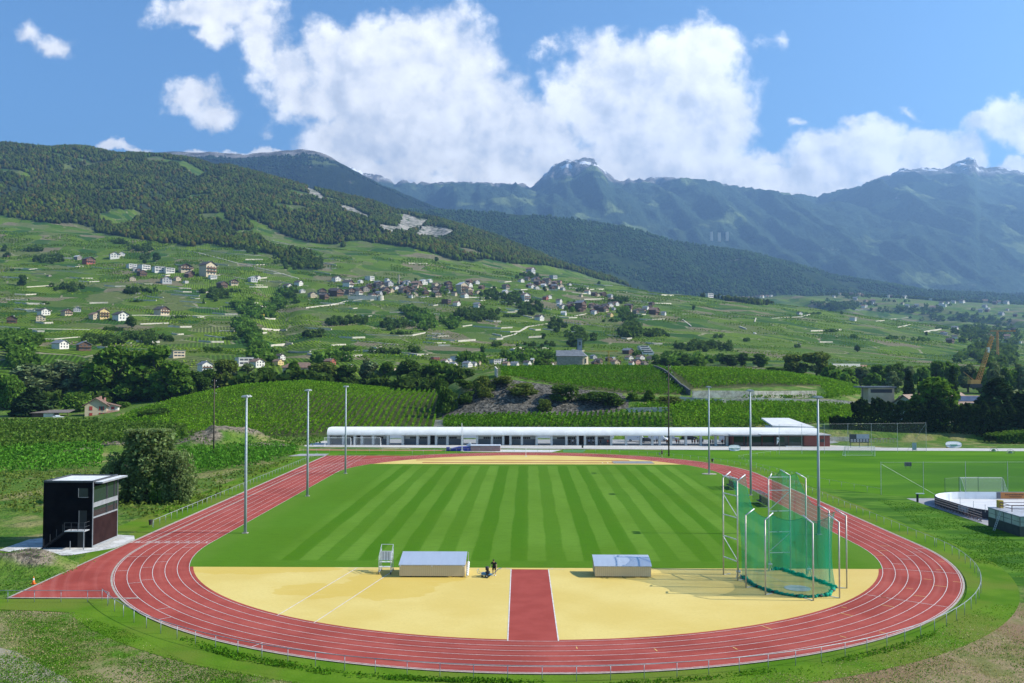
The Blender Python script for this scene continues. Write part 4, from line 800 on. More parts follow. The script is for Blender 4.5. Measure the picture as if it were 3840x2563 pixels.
# ---- dugouts on the right touchline
gl = bpy.data.materials.new('clear_plastic'); gl.use_nodes = True; b = NB(gl.node_tree); gl.node_tree.nodes.clear(); g1 = b.n('ShaderNodeBsdfGlossy'); g1.inputs[0].default_value = (.6, .65, .68, 1); g1.inputs[1].default_value = .2; t1_ = b.n('ShaderNodeBsdfTransparent'); t1_.inputs[0].default_value = (.8, .85, .87, 1); mm = b.n('ShaderNodeMixShader'); mm.inputs[0].default_value = .25; b.put(mm.inputs[1], t1_.outputs[0]); b.put(mm.inputs[2], g1.outputs[0]); oo = b.n('ShaderNodeOutputMaterial'); b.put(oo.inputs[0], mm.outputs[0])
def dugout(x, y, lab):
    r = thing('dugout', lab, 'dugout', (x, y, 0), 0, 'dugouts on the right touchline'); fr = MB()
    for yy in (-2.6, 0, 2.6): fr.bar((.75, yy, 0), (.75, yy, 1.95), .06).bar((.75, yy, 1.95), (-.55, yy, 2.1), .06).bar((-.75, yy, .0), (.75, yy, .05), .06)
    fr.bar((.75, -2.6, 1.95), (.75, 2.6, 1.95), .06).bar((-.55, -2.6, 2.1), (-.55, 2.6, 2.1), .06); fr.build('frame', galv, r)
    MB().add([(.76, -2.6, .1), (.76, 2.6, .1), (.76, 2.6, 1.95), (.76, -2.6, 1.95), (-.55, -2.6, 2.13), (-.55, 2.6, 2.13)], [(0, 1, 2, 3), (3, 2, 5, 4)]).build('roof', gl, r)
    for yy in (-2.62, 2.62): MB().poly([(-.5, yy, .1), (.75, yy, .1), (.75, yy, 1.95), (-.5, yy, 2.1)]).build('side_panel', gl, r)
    bk = MB(); bk.box(.62, .70, -2.55, 2.55, .15, 1.25); bk.build('back_board', mat('dugout_navy', (.035, .04, .055), (.05, .055, .07), 2, .6), r); MB().box(.1, .6, -2.5, 2.5, .40, .5).build('seat', MATS['dugout_navy'], r)
dugout(36.2, 32.5, 'near dugout with clear roof and dark seats below the floodlight mast'); dugout(35.9, 52.5, 'far dugout, mostly hidden behind the top of the throwing cage')
# ------------------------------------------------------------------ inline hockey rink, its bleacher-like frame and the timekeepers' box
asph = mat('pale_asphalt', (.30, .30, .31), (.24, .24, .25), 1.2, .9, c3=(.34, .33, .32), scale3=.3)
struct(MB().poly([(x, y, -.012) for x, y in [(62.6, 40.4), (62.6, 13.5), (64, 13.5), (64, 5), (95, 5), (95, 41), (72, 41)]]).build('rink_apron', asph))
bw = mat('rink_board_white', (.74, .75, .76), (.64, .66, .68), .8, .5); bdark = mat('board_back', (.03, .03, .036), (.05, .05, .06), 2, .7)
rk_ = thing('hockey_rink', 'oval inline hockey rink with white boards at the right edge of the photo', 'hockey rink', (78, 28, 0))
def rp(x, y, z): return (x - 78, y - 28, z)
x0, x1, y0, y1, rr_ = 64.2, 92, 16.5, 39.3, 7.5
loop = arc(x0 + rr_, y0 + rr_, rr_, pi, 1.5 * pi, 10) + arc(x1 - rr_, y0 + rr_, rr_, 1.5 * pi, 2 * pi, 10) + arc(x1 - rr_, y1 - rr_, rr_, 0, pi / 2, 10) + arc(x0 + rr_, y1 - rr_, rr_, pi / 2, pi, 10)
MB().poly([rp(x, y, .05) for x, y in loop]).build('floor', mat('rink_floor', (.60, .59, .57), (.54, .53, .52), .4, .6), rk_)
bi, bo = MB(), MB(); n = len(loop)
for i in range(n):
    (ax, ay), (cx, cy) = loop[i], loop[(i + 1) % n]
    if ay < 17.5 and cy < 17.5: pass
    d = Vector((cx - ax, cy - ay)).normalized(); o = Vector((d.y, -d.x)) * .12
    bi.add([rp(ax, ay, .05), rp(cx, cy, .05), rp(cx, cy, 1.25), rp(ax, ay, 1.25)], [(0, 3, 2, 1)]); bo.add([rp(ax + o.x, ay + o.y, .0), rp(cx + o.x, cy + o.y, 0), rp(cx + o.x, cy + o.y, 1.25), rp(ax + o.x, ay + o.y, 1.25), rp(ax, ay, 1.25), rp(cx, cy, 1.25)], [(0, 1, 2, 3), (3, 2, 5, 4)])
bi.build('board_inner', bw, rk_); bo.build('board_outer', bdark, rk_)
ad = MB(); ad.poly([rp(77.6, 39.24, .15), rp(81.8, 39.24, .15), rp(81.8, 39.24, 1.2), rp(77.6, 39.24, 1.2)]); ad.build('advert_panel', mat('advert_orange', (.50, .20, .06), (.44, .17, .05), 1, .6), rk_)
tx = MB()
for k in range(11): tx.box(rp(78.3 + k * .28, 0, 0)[0], rp(78.3 + k * .28, 0, 0)[0] + .2, rp(0, 39.2, 0)[1], rp(0, 39.23, 0)[1], .72 + .03 * (k % 2), .9)
tx.box(rp(79.0, 0, 0)[0], rp(81, 0, 0)[0], rp(0, 39.2, 0)[1], rp(0, 39.23, 0)[1], .40, .5); tx.build('advert_text', mat('advert_text_dark', (.10, .05, .03)), rk_)
ad = MB(); ad.poly([rp(76.9, 39.24, .15), rp(77.58, 39.24, .15), rp(77.58, 39.24, 1.2), rp(76.9, 39.24, 1.2)]); ad.build('advert_panel', mat('advert_grey', (.10, .10, .12), (.16, .16, .18), 4, .6), rk_)
rustm = mat('brown_steel', (.13, .075, .06), (.09, .05, .045), 4, .6); pinkish = mat('primer_steel', (.40, .30, .28), (.30, .22, .21), 3, .6)
fr = MB(); f2 = MB()
for i in range(15):
    y = 17.2 + i * 1.0
    fr.bar((63.2 - 78, y - 28, .1), (63.2 - 78, y - 28, 1.3 if i % 2 == 0 else .95), .06)
    if i < 14: fr.bar((63.2 - 78, y - 28, .15), (63.2 - 78, y + 1 - 28, .55), .05); fr.bar((63.9 - 78, y - 28, .5), (63.1 - 78, y + .5 - 28, .15), .05)
for z in (.6, .95, 1.3): f2.bar((63.2 - 78, 17 - 28, z), (63.2 - 78, 31.4 - 28, z), .07)
f2.bar((63.2 - 78, 17 - 28, .1), (63.2 - 78, 31.4 - 28, .1), .09); fr.build('brace', rustm, rk_); f2.build('rail', pinkish, rk_)
pn = MB(); pn.poly([(63.95 - 78, 22.4 - 28, .3), (63.95 - 78, 25.4 - 28, .3), (63.95 - 78, 25.4 - 28, 1.2), (63.95 - 78, 22.4 - 28, 1.2)][::-1]); pn.build('board_panel', mat('panel_blue_grey', (.25, .32, .42), (.2, .26, .35), 2, .5), rk_)
for (x, y) in ((64.3, 29), (64.3, 25.5), (64.3, 21.5), (64.3, 18.2)): MB().tube([rp(x, y, 1.2), rp(x, y, 2.3)], .03, 6).build('post', galv, rk_)
# hockey goal frame on the rink
hg = thing('hockey_goal', 'red-brown steel hockey goal frame standing on the rink floor', 'goal', (81.2, 31, .05))
MB().tube([(-1.0, 0, 0), (-1.0, 0, 1.5), (1.4, 0, 1.5), (1.4, 0, 0)], .05, 6).tube([(-1.0, 0, 1.5), (-.7, 1, 0), (1.6, 1, 0), (1.4, 0, 1.5)], .04, 6).build('goal_frame', mat('goal_red', (.40, .16, .12), rough=.5), hg, True)
# timekeepers' box: dark lower wall, translucent upper panes, flat roof
bx = thing('scorers_box', 'grey scorers box with milky upper panes and dark lower wall beside the rink', 'booth', (66, 10, 0))
def bp3(x, y, z): return (x - 66, y - 10, z)
MB().box(-3.5, 3.2, -4, 3.9, 0, 1.25).build('lower_wall', mat('booth_dark', (.035, .045, .042), (.05, .06, .056), 1.5, .6), bx)
pan = bpy.data.materials.new('milky_pane'); pan.use_nodes = True; b = NB(pan.node_tree); P_ = pan.node_tree.nodes['Principled BSDF']; P_.inputs['Roughness'].default_value = .25
pos = b.n('ShaderNodeNewGeometry').outputs['Position']; b.put(P_.inputs['Base Color'], b.mix(b.mapr(b.noise(pos, .5, 3), .35, .65), (.30, .33, .30), (.46, .48, .44)))
for k in range(4): MB().box(-3.47, -3.42, -3.95 + k * 1.96, -2.05 + k * 1.96, 1.3, 2.42).build('pane', pan, bx)
for k in range(4): MB().box(-3.4 + k * 1.65, -1.8 + k * 1.65, -3.97, -3.92, 1.3, 2.42).build('pane', pan, bx)
f = MB()
for y in (-4, -2.0, -.05, 1.9, 3.85): f.bar((-3.48, y, 1.25), (-3.48, y, 2.5), .07)
for z in (1.27, 1.85, 2.47): f.bar((-3.48, -4, z), (-3.48, 3.9, z), .06); f.bar((-3.48, -3.98, z), (3.2, -3.98, z), .06)
f.build('window_frame', mat('frame_dark', (.10, .10, .10), (.14, .14, .14), 3, .5), bx); MB().box(-3.55, 3.25, -4.05, 3.95, 2.5, 2.6).build('roof', mat('booth_roof', (.42, .43, .45), (.34, .35, .37), 1.2, .6), bx)
gt = MB(); gt.bar((-2.6, 2.5, 2.6), (-2.6, 2.5, 3.4), .08).bar((-2.6, -.5, 2.6), (-2.6, -.5, 3.4), .08).bar((.8, 2.6, 2.6), (.8, 2.6, 3.5), .08).bar((.8, -.6, 2.6), (.8, -.6, 3.5), .08)
for z in (3.0, 3.4): gt.bar((-2.6, -.5, z), (-2.6, 2.5, z), .07).bar((-2.6, 2.5, z), (.8, 2.6, z), .07).bar((-2.6, -.5, z), (.8, -.6, z), .07)
gt.build('roof_railing', rustm, bx)
MB().box(-2.5, -1.9, 2.9, 3.6, 2.6, 3.6).build('cabinet', mat('yellow_panel', (.55, .38, .05), (.45, .30, .05), 2, .6), bx)
ld = thing('ladder', 'aluminium ladder leaning on the dark wall of the scorers box', 'ladder', (62.3, 10.3, 0)); l_ = MB(); l_.bar((-.9, -.2, 0), (-.0, -.2, 2.5), .05).bar((-.9, .2, 0), (0, .2, 2.5), .05); l_.build('rail', galv_w, ld); l_ = MB()
for k in range(8): t = .1 + k * .11; l_.bar((-.9 + .9 * t, -.2, 2.5 * t), (-.9 + .9 * t, .2, 2.5 * t), .035)
l_.build('rung', galv_w, ld)
bo_ = thing('bollard_light', 'dark post with a flat pale cap at the corner of the rink path', 'bollard light', (62.6, 36.2, 0)); MB().box(-.13, .13, -.13, .13, 0, 1.3).build('post', dark, bo_); MB().box(-.25, 1.05, -.2, .2, 1.3, 1.42).build('cap', mat('pale_cap', (.50, .56, .50), rough=.6), bo_)
# fine mesh fences round the training pitch
mesh_m = bpy.data.materials.new('fine_mesh'); mesh_m.use_nodes = True; b = NB(mesh_m.node_tree); mesh_m.node_tree.nodes.clear(); df = b.n('ShaderNodeBsdfDiffuse'); df.inputs[0].default_value = (.16, .20, .17, 1); tp = b.n('ShaderNodeBsdfTransparent'); mx = b.n('ShaderNodeMixShader'); mx.inputs[0].default_value = .10; b.put(mx.inputs[1], tp.outputs[0]); b.put(mx.inputs[2], df.outputs[0]); oo = b.n('ShaderNodeOutputMaterial'); b.put(oo.inputs[0], mx.outputs[0])
def ballfence(name, lab, pts, hs, h, low=1.1, brace=None, pm=galv):
    r = thing(name, lab, 'ball fence')
    for (x, y) in pts: MB().tube([(x, y, 0), (x, y, h)], .04, 6).build('post', pm, r)
    m = MB(); s_ = MB()
    for (a, c) in zip(pts, pts[1:]): m.poly([(a[0], a[1], .05), (c[0], c[1], .05), (c[0], c[1], h - .1), (a[0], a[1], h - .1)]); s_.tube([(a[0], a[1], h - .1), (c[0], c[1], h - .1)], .015, 5)
    m.build('mesh', mesh_m, r); s_.build('top_wire', pm, r)
    if brace: MB().tube(brace, .024, 6).build('brace', railm, r)
    return r
P2 = lambda t, a, c: (a[0] + (c[0] - a[0]) * t, a[1] + (c[1] - a[1]) * t)
A_, B_ = (60.2, 44.9), (99, 46.6)
ballfence('ball_fence', 'tall thin ball fence on the near side of the training pitch above the rink', [P2(t, A_, B_) for t in (0, .19, .38, .57, .76, .95)], None, 5.6, brace=[(60.3, 44.9, 5.2), (69.5, 45.3, .0)])
A_, B_ = (63.65, 118), (104.1, 126)
ballfence('ball_fence', 'tall thin ball fence behind the far goal of the training pitch', [P2(t, A_, B_) for t in (0, .15, .3, .46, .62, .8, 1)], None, 7.6, brace=[(104, 126, 7.2), (98.5, 125, 0)])
gb = ballfence('ball_fence', 'dark green mesh fence standing behind the white rink boards', [(69, 40.4), (72.2, 42.2), (75.8, 43), (80, 43), (84.2, 43), (89, 43)], None, 3.4, pm=mat('post_green', (.03, .07, .045), (.04, .08, .05), 3, .5))
for o in kids(gb):
    if o.name.startswith('mesh'): o.data.materials[0] = mesh_m
railing([(60.2, 45.0), (54, 62), (49.5, 88), (50, 104), (63, 118)], 'thin railing along the left edge of the training pitch', 3.2, 1.0, (1.0,), rr=.018)
# ---- football goals
def goal(lab, loc, rz, w_=7.3, h=2.4, dp=2.0, rfr=.06, netfill=.16):
    r = thing('football_goal', lab, 'goal', loc, rz, 'football goals'); MB().tube([(-w_ / 2, 0, 0), (-w_ / 2, 0, h), (w_ / 2, 0, h), (w_ / 2, 0, 0)], rfr, 8).build('goal_frame', whitep, r)
    s_ = MB()
    for sx in (-1, 1): s_.tube([(sx * w_ / 2, 0, h), (sx * w_ / 2, .5, h - .1), (sx * w_ / 2, dp, .06), (sx * w_ / 2, 0, .06)], .035, 6)
    s_.tube([(-w_ / 2, dp, .06), (w_ / 2, dp, .06)], .035, 6); s_.build('stay', whitep, r)
    n_ = bpy.data.materials.get('goal_net')
    if not n_:
        n_ = bpy.data.materials.new('goal_net'); n_.use_nodes = True; b = NB(n_.node_tree); n_.node_tree.nodes.clear(); df = b.n('ShaderNodeBsdfDiffuse'); df.inputs[0].default_value = (.7, .7, .7, 1); tp = b.n('ShaderNodeBsdfTransparent'); mx = b.n('ShaderNodeMixShader'); mx.inputs[0].default_value = .17; b.put(mx.inputs[1], tp.outputs[0]); b.put(mx.inputs[2], df.outputs[0]); oo = b.n('ShaderNodeOutputMaterial'); b.put(oo.inputs[0], mx.outputs[0])
    a = w_ / 2; MB().add([(-a, .5, h - .1), (a, .5, h - .1), (a, dp, .1), (-a, dp, .1), (-a, 0, .1), (-a, 0, h), (a, 0, .1), (a, 0, h)], [(0, 1, 2, 3), (4, 3, 0, 5), (6, 2, 1, 7), (5, 0, 1, 7)]).build('net', n_, r)
goal('white portable football goal before the left end of the arcade, leftmost of two', (-52, 138.4, 0), 0); goal('second white portable football goal from the left, before the arcade', (-43.8, 138.6, 0), 0)
goal('white football goal at the far end of the training pitch', (82.3, 113.6, 0), 0); goal('white football goal with sagging net behind the rink boards', (79.4, 49.2, 0), pi)
# ------------------------------------------------------------------ timing tower
blk = mat('black_boards', (.003, .003, .004), (.006, .006, .007), .8, .9, spec=.04); brn = mat('dark_brown_boards', (.020, .009, .009), (.028, .013, .012), .8, .8, spec=.08)
greyf = mat('grey_frame', (.26, .27, .28), (.21, .22, .23), 2, .5); glass = bpy.data.materials.new('window_glass'); glass.use_nodes = True; P_ = glass.node_tree.nodes['Principled BSDF']; P_.inputs['Base Color'].default_value = (.02, .03, .028, 1); P_.inputs['Roughness'].default_value = .03; P_.inputs['Specular IOR Level'].default_value = .45
tw = thing('timing_tower', 'black three storey timing tower with white flat roof beside the finish line', 'tower', (-55.6, .3, 0))
def tp_(x, y, z): return (x + 55.6, y - .3, z)
X0, X1, Y0, Y1, H_ = -58.6, -52.65, -3.05, 3.65, 7.75
w_ = MB(); w_.box(X0 + 55.6, X1 + 55.6 - .05, Y0 - .3, Y1 - .3, 0, H_); w_.build('wall', blk, tw)
MB().box(X1 + 55.6 - .05, X1 + 55.6, Y0 - .3 + .08, Y1 - .3 - .08, .22, 3.45).build('side_cladding', brn, tw)
MB().box(X1 + 55.6 - .05, X1 + 55.62, Y0 - .3, Y1 - .3, 0, .22).build('plinth', greyf, tw)
f = MB(); xr = X1 + 55.6
for y in (Y0 - .3, Y1 - .38): f.box(xr - .05, xr + .03, y, y + .1, .22, H_)
f.box(xr - .05, xr + .06, Y0 - .2, Y1 - .38, 3.45, 3.62); f.box(xr - .05, xr + .04, Y0 - .2, Y1 - .38, 4.75, 5.3)
f.build('facade_frame', greyf, tw)
for (z0, z1) in ((3.62, 4.75), (5.3, 7.2)):
    for (a, c) in ((Y0 - .15, .25), (.45, 2.3), (2.5, Y1 - .4)):
        wn = MB().box(xr - .04, xr - .02, a, c, z0, z1).build('window', glass, tw)
        fr_ = MB(); fr_.box(xr - .03, xr + .03, a - .04, a + .05, z0, z1).box(xr - .03, xr + .03, c - .05, c + .04, z0, z1); fr_.build('frame', mat('dark_frame', (.05, .055, .06), rough=.4), wn)
r_ = MB(); r_.box(X0 + 55.6 + .25, xr - .3, Y0 + .0, Y1 - .55, H_ - .1, H_ + .06); r_.build('roof', whitep, tw)
r_ = MB()
for (a, c, d, e) in ((X0 + 55.6, X0 + 55.6 + .2, Y0 - .3, Y1 - .3), (xr - .25, xr, Y0 - .3, Y1 - .3), (X0 + 55.8, xr - .25, Y0 - .3, Y0 - .1), (X0 + 55.8, xr - .25, Y1 - .5, Y1 - .3)): r_.box(a, c, d, e, H_, H_ + .2)
r_.build('parapet', mat('dark_flashing', (.05, .055, .06), (.07, .075, .08), 2, .5), tw)
r_ = MB(); r_.box(xr + .01, xr + .95, Y0 + .1, Y1 + .2, H_ - .12, H_ + .02); cn_ = r_.build('canopy', whitep, tw); MB().box(xr + .95, xr + 1.0, Y0 + .1, Y1 + .2, H_ - .16, H_ + .03).box(xr + .02, xr + .95, Y0 + .05, Y0 + .1, H_ - .16, H_ + .03).build('edge_trim', greyf, cn_)
yf_ = Y0 - .3
wn = MB().box(1.25, 2.35, yf_ - .02, yf_ - .005, 6.0, 7.05).build('window', glass, tw); f = MB(); f.box(1.2, 1.25, yf_ - .05, yf_, 5.95, 7.05).box(1.2, 2.4, yf_ - .05, yf_, 5.95, 6.0); f.build('frame', greyf, wn)
MB().box(1.35, 2.25, yf_ - .02, yf_, 2.25, 4.4).build('door', mat('door_black', (.012, .013, .016), rough=.4), tw); MB().box(1.3, 1.35, yf_ - .04, yf_, 2.25, 4.4).build('door_frame', greyf, tw)
MB().box(1.2, 2.1, yf_ - .02, yf_, 0, 2.05).build('door', MATS['door_black'], tw)
s_ = MB(); s_.box(.2, 2.6, yf_ - 1.25, yf_, 2.1, 2.18); s_.build('landing', galv_w, tw)
s_ = MB()
for k in range(12): s_.box(.2 - (k + 1) * .22, .2 - k * .22, yf_ - 1.15, yf_ - .25, 2.0 - k * .17, 2.04 - k * .17)
s_.bar((.2, yf_ - 1.18, 2.1), (-2.5, yf_ - 1.18, .05), .05, .2).bar((.2, yf_ - .22, 2.1), (-2.5, yf_ - .22, .05), .05, .2); s_.build('staircase', mat('stair_steel', (.015, .015, .017), (.022, .022, .024), 3, .8, spec=.1), tw)
s_ = MB()
for x in (.2, 1.0, 1.8, 2.58): s_.bar((x, yf_ - 1.22, 2.15), (x, yf_ - 1.22, 3.15), .04)
for z in (2.65, 3.15): s_.bar((.2, yf_ - 1.22, z), (2.58, yf_ - 1.22, z), .035).bar((2.58, yf_ - 1.22, z), (2.58, yf_, z), .035)
for k in range(4): s_.bar((.0 - k * .75, yf_ - 1.18, 2.0 - k * .58), (.0 - k * .75, yf_ - 1.18, 2.95 - k * .58), .04)
s_.build('stair_railing', mat('rail_dark', (.05, .055, .06), rough=.7), tw); MB().bar((2.5, yf_ - 1.2, 0), (2.5, yf_ - 1.2, 2.1), .08).bar((.9, yf_ - 1.2, 0), (.9, yf_ - 1.2, 1.0), .06).build('support_post', greyf, tw)
gravel = mat('white_gravel', (.50, .49, .46), (.34, .33, .30), 3, .95, 6, c3=(.58, .57, .54), scale3=.6, bump=.05, bscale=6)
struct(MB().poly([(x, y, -.004) for x, y in [(-63, -4.6), (-57.5, -7.6), (-53, -7.4), (-49.9, -3.2), (-49.6, 1.8), (-51, 4.8), (-54, 5.6), (-60, 5), (-63, 2)]]).build('gravel', gravel))
# ------------------------------------------------------------------ paved apron and road
paved = mat('pale_paving', (.47, .45, .41), (.41, .39, .35), .5, .85, 5, c3=(.50, .48, .44), scale3=.08)
AY = 143.8
struct(MB().poly([(x, y, .006) for x, y in [(-66, 137.5), (-57, 137.2), (10, 132.6), (48, 130.4), (115, 128.9), (240, 127), (240, 136), (118, 136.9), (98, 138.4), (86.5, 146), (86, 158), (-60, 158), (-62, 142)]]).build('paved_apron', paved))
struct(MB().poly([(x, y, .012) for x, y in [(-30, 150), (86, 150), (92, 156), (92, 167), (-56, 167), (-56, 150)]]).build('car_park', mat('car_park_asphalt', (.30, .30, .29), (.25, .25, .24), .6, .9)))
mb = MB()
for k in range(9): mb.poly([(26 + k * 3.4, 154, .018), (26.12 + k * 3.4, 154, .018), (26.12 + k * 3.4, 159, .018), (26 + k * 3.4, 159, .018)])
struct(mb.build('parking_lines', white))
struct(MB().poly([(-16.5, 124.2, -.002), (-7.4, 123.2, -.002), (6.5, 122.8, -.002), (9.5, 129.6, -.002), (-17, 130.5, -.002)]).build('paved_slab', mat('pale_slab', (.55, .54, .50), (.46, .45, .42), .7, .8)))
struct(MB().poly([(-59, 126.6, -.001), (-15, 125.5, -.001), (-15, 127.2, -.001), (-59, 129.4, -.001)]).build('side_runway', mat('side_tartan', (.36, .13, .085), (.42, .17, .11), .6, .8)))
struct(MB().poly([(9.6, 123.2, -.003), (14.5, 122.4, -.003), (16, 129.8, -.003), (9.6, 130, -.003)]).build('green_mat', mat('green_turf', (.05, .17, .04), (.06, .2, .05), 1, .9)))
struct(MB().poly([(-58.5, 110.4, -.003), (-49.7, 112.2, -.003), (-49.7, 117.2, -.003), (-57, 116.6, -.003)]).build('concrete_pad', asph))
# ------------------------------------------------------------------ long white arcade building with a barrel roof
ar = thing('arcade_building', 'long low white arcade building with a rounded white roof behind the far bend', 'building', (0, AY, 0))
arw = mat('white_concrete', (.74, .73, .70), (.66, .65, .62), .35, .75); ard = mat('grey_dado', (.26, .27, .29), (.22, .23, .25), .5, .7); colm = mat('column_grey', (.52, .52, .50), (.45, .45, .43), .6, .8)
XA, XE = -55.9, 82.0; DEP = 6.2; zb, zt = 2.75, 4.75
prof = [(-.55, zb), (-.75, zb + .15)] + [(-.75 + 2.4 * (1 - cos(t)), zb + .15 + (zt - zb - .15) * sin(t)) for t in np.linspace(.12, pi / 2, 9)] + [(DEP - .6, zt), (DEP + .2, zt - .9), (DEP + .2, zb)]
mods = [0, 4.18, 7.35, 9.4, 12.6, 16.75]; PER = 20.93; colx = []
for k in range(6): colx += [XA + .3 + k * PER + q for q in mods]
colx += [XA + .3 + 6 * PER]; colx = [x for x in colx if x < 58]
pn = sorted(set([XA, XE] + [x for x in colx] + [58, 62, 66, 70, 74, 78])); NPn = len(prof)
for a, c in zip(pn, pn[1:]):
    m_ = MB(); m_.add([(a + .006, y, z) for y, z in prof] + [(c - .006, y, z) for y, z in prof], [(i, i + 1, NPn + i + 1, NPn + i) for i in range(NPn - 1)] + [(NPn - 1, 0, NPn, 2 * NPn - 1)] + [tuple(range(NPn))[::-1], tuple(range(NPn, 2 * NPn))])
    m_.build('roof_panel', arw, ar)
for x in colx: MB().box(x - .32, x + .32, -.25, .55, 0, zb - .002).build('column', colm, ar)
closed = [(XA + .3 + k * PER, XA + .3 + k * PER + mods[5]) for k in range(4)]
dkw = mat('dark_opening', (.03, .022, .02), (.05, .03, .028), 3, .5)
for k, (a, c) in enumerate(closed):
    w_ = MB(); w_.box(a, c, 3.1, 3.3, 0, zb - .002).box(a - .1, a + .1, .56, 3.09, 0, zb - .002).box(c - .1, c + .1, .56, 3.09, 0, zb - .002); w_.build('room_wall', arw, ar)
    d_ = MB(); d_.box(a + .12, a + mods[3] - 2.05, 3.05, 3.09, .02, 1.5).box(a + mods[3] + .1, c - .12, 3.05, 3.09, .02, 1.5); d_.build('dado', ard, ar)
    MB().box(a + mods[2] + .2, a + mods[3] - .2, 3.04, 3.09, .02, 2.45).build('door', dkw, ar)
    for (u, v_) in ((1.7, 3.9), (4.5, 6.9), (9.7, 12.3), (12.9, 15.0)):
        wn = MB().box(a + u, a + v_, 3.02, 3.09, 1.55, 2.1).build('window', dkw, ar); q_ = MB()
        for t in np.linspace(u, v_, 5)[1:-1]: q_.box(a + t - .04, a + t + .04, 2.99, 3.02, 1.55, 2.1)
        q_.build('mullion', colm, wn)
MB().box(XA, 58, .6, DEP, .0, .012).build('floor', mat('arcade_floor', (.30, .30, .30), (.26, .26, .26), .8, .8), ar)
rw = tag(MB().box(-50, 27, 165.6, 165.9, 0, 2.3).build('retaining_wall', arw), 'white retaining wall seen through the open bays of the arcade', 'wall')
# cafe at the right end
cf = thing('clubhouse', 'red-brown timber clubhouse with dark glass front at the right end of the arcade', 'building', (70, 142, 0)); redw = mat('red_brown_boards', (.25, .045, .032), (.20, .036, .027), 1.2, .6, vec=(.3, .3, 6)); 
MB().box(7.4, 14.5, -.2, 7.5, 0, 3.05).build('wall', redw, cf); MB().box(-13, 7.4, .9, 7.5, 0, 3.0).build('wall', mat('dark_red_boards', (.10, .022, .018), (.08, .018, .015), 1.2, .6), cf)
MB().box(-13.3, 14.7, -1.0, 7.6, 3.06, 3.28).build('roof', mat('grey_roof', (.40, .39, .37), (.33, .32, .31), .5, .8), cf)
MB().add([(-16.5, -.6, 3.0), (-5, -1.4, 3.0), (-5, 3.2, 3.3), (-20, 3.2, 3.3), (-16.5, -.6, 2.85), (-5, -1.4, 2.85), (-5, 3.2, 3.15), (-20, 3.2, 3.15)], [(0, 1, 2, 3), (7, 6, 5, 4), (0, 4, 5, 1), (1, 5, 6, 2), (2, 6, 7, 3), (3, 7, 4, 0)]).build('canopy', mat('canopy_grey', (.22, .23, .22), (.18, .19, .18), .6, .7), cf)
MB().box(-5, 8, -1.2, 2.4, 3.3, 3.42).build('roof_light', mat('roof_white', (.62, .62, .60), (.55, .55, .53), .5, .7), cf)
for (a, c) in ((-12, -9.2), (-9, -4.2), (-4, -.6), (-.4, 2.2), (3.4, 7.2)): wn = MB().box(a, c, .80, .86, .1, 2.75).build('window', glass, cf); MB().box(a - .08, a, .74, .9, .1, 2.8).box(a, c, .74, .9, 2.75, 2.85).build('frame', redw, wn)
MB().box(2.3, 3.3, .82, .88, .05, 2.5).build('door', dkw, cf); MB().box(11.8, 13.0, -.26, -.21, 1.2, 2.0).build('vent', dkw, cf)
for x in (-12.8, -8.5): MB().box(x, x + .18, -.9, -.72, 0, 3.0).build('post', mat('post_brown', (.12, .05, .035), rough=.7), cf)
MB().box(1.9, 6.3, -1.6, -.4, .0, .16).build('bench', whitep, cf)
fl = thing('feather_flag', 'white and green feather flag standing before the clubhouse windows', 'flag', (69.5, 140.9, 0)); MB().tube([(0, 0, 0), (0, 0, 2.5)], .025, 6).build('pole', dark, fl); MB().add([(.03, 0, .5), (.55, 0, 1.4), (.75, 0, 2.1), (.5, 0, 2.55), (.03, 0, 2.6), (.03, .03, .5), (.55, .03, 1.4), (.75, .03, 2.1), (.5, .03, 2.55), (.03, .03, 2.6)], [(0, 1, 2, 3, 4), (9, 8, 7, 6, 5), (0, 5, 6, 1), (1, 6, 7, 2), (2, 7, 8, 3), (3, 8, 9, 4)]).build('flag_cloth', whitep, fl); MB().box(.2, .5, -.012, 0, 1.6, 2.1).build('emblem', mat('emblem_green', (.05, .2, .08)), fl)
pv = thing('pavilion_roof', 'pale flat sloping roof building behind the clubhouse', 'building', (80, 167, 0)); MB().add([(-6, -6, 4.6), (6.5, -6, 4.2), (2, 5, 6.3), (-6.5, 5, 6.3), (-6, -6, 4.2), (6.5, -6, 3.8), (2, 5, 5.9), (-6.5, 5, 5.9)], [(0, 1, 2, 3), (7, 6, 5, 4), (0, 4, 5, 1), (1, 5, 6, 2), (2, 6, 7, 3), (3, 7, 4, 0)]).build('roof', MATS['roof_white'], pv); MB().box(-5.5, 3, -3, 4.5, .2, 4.1).build('wall', arw, pv)
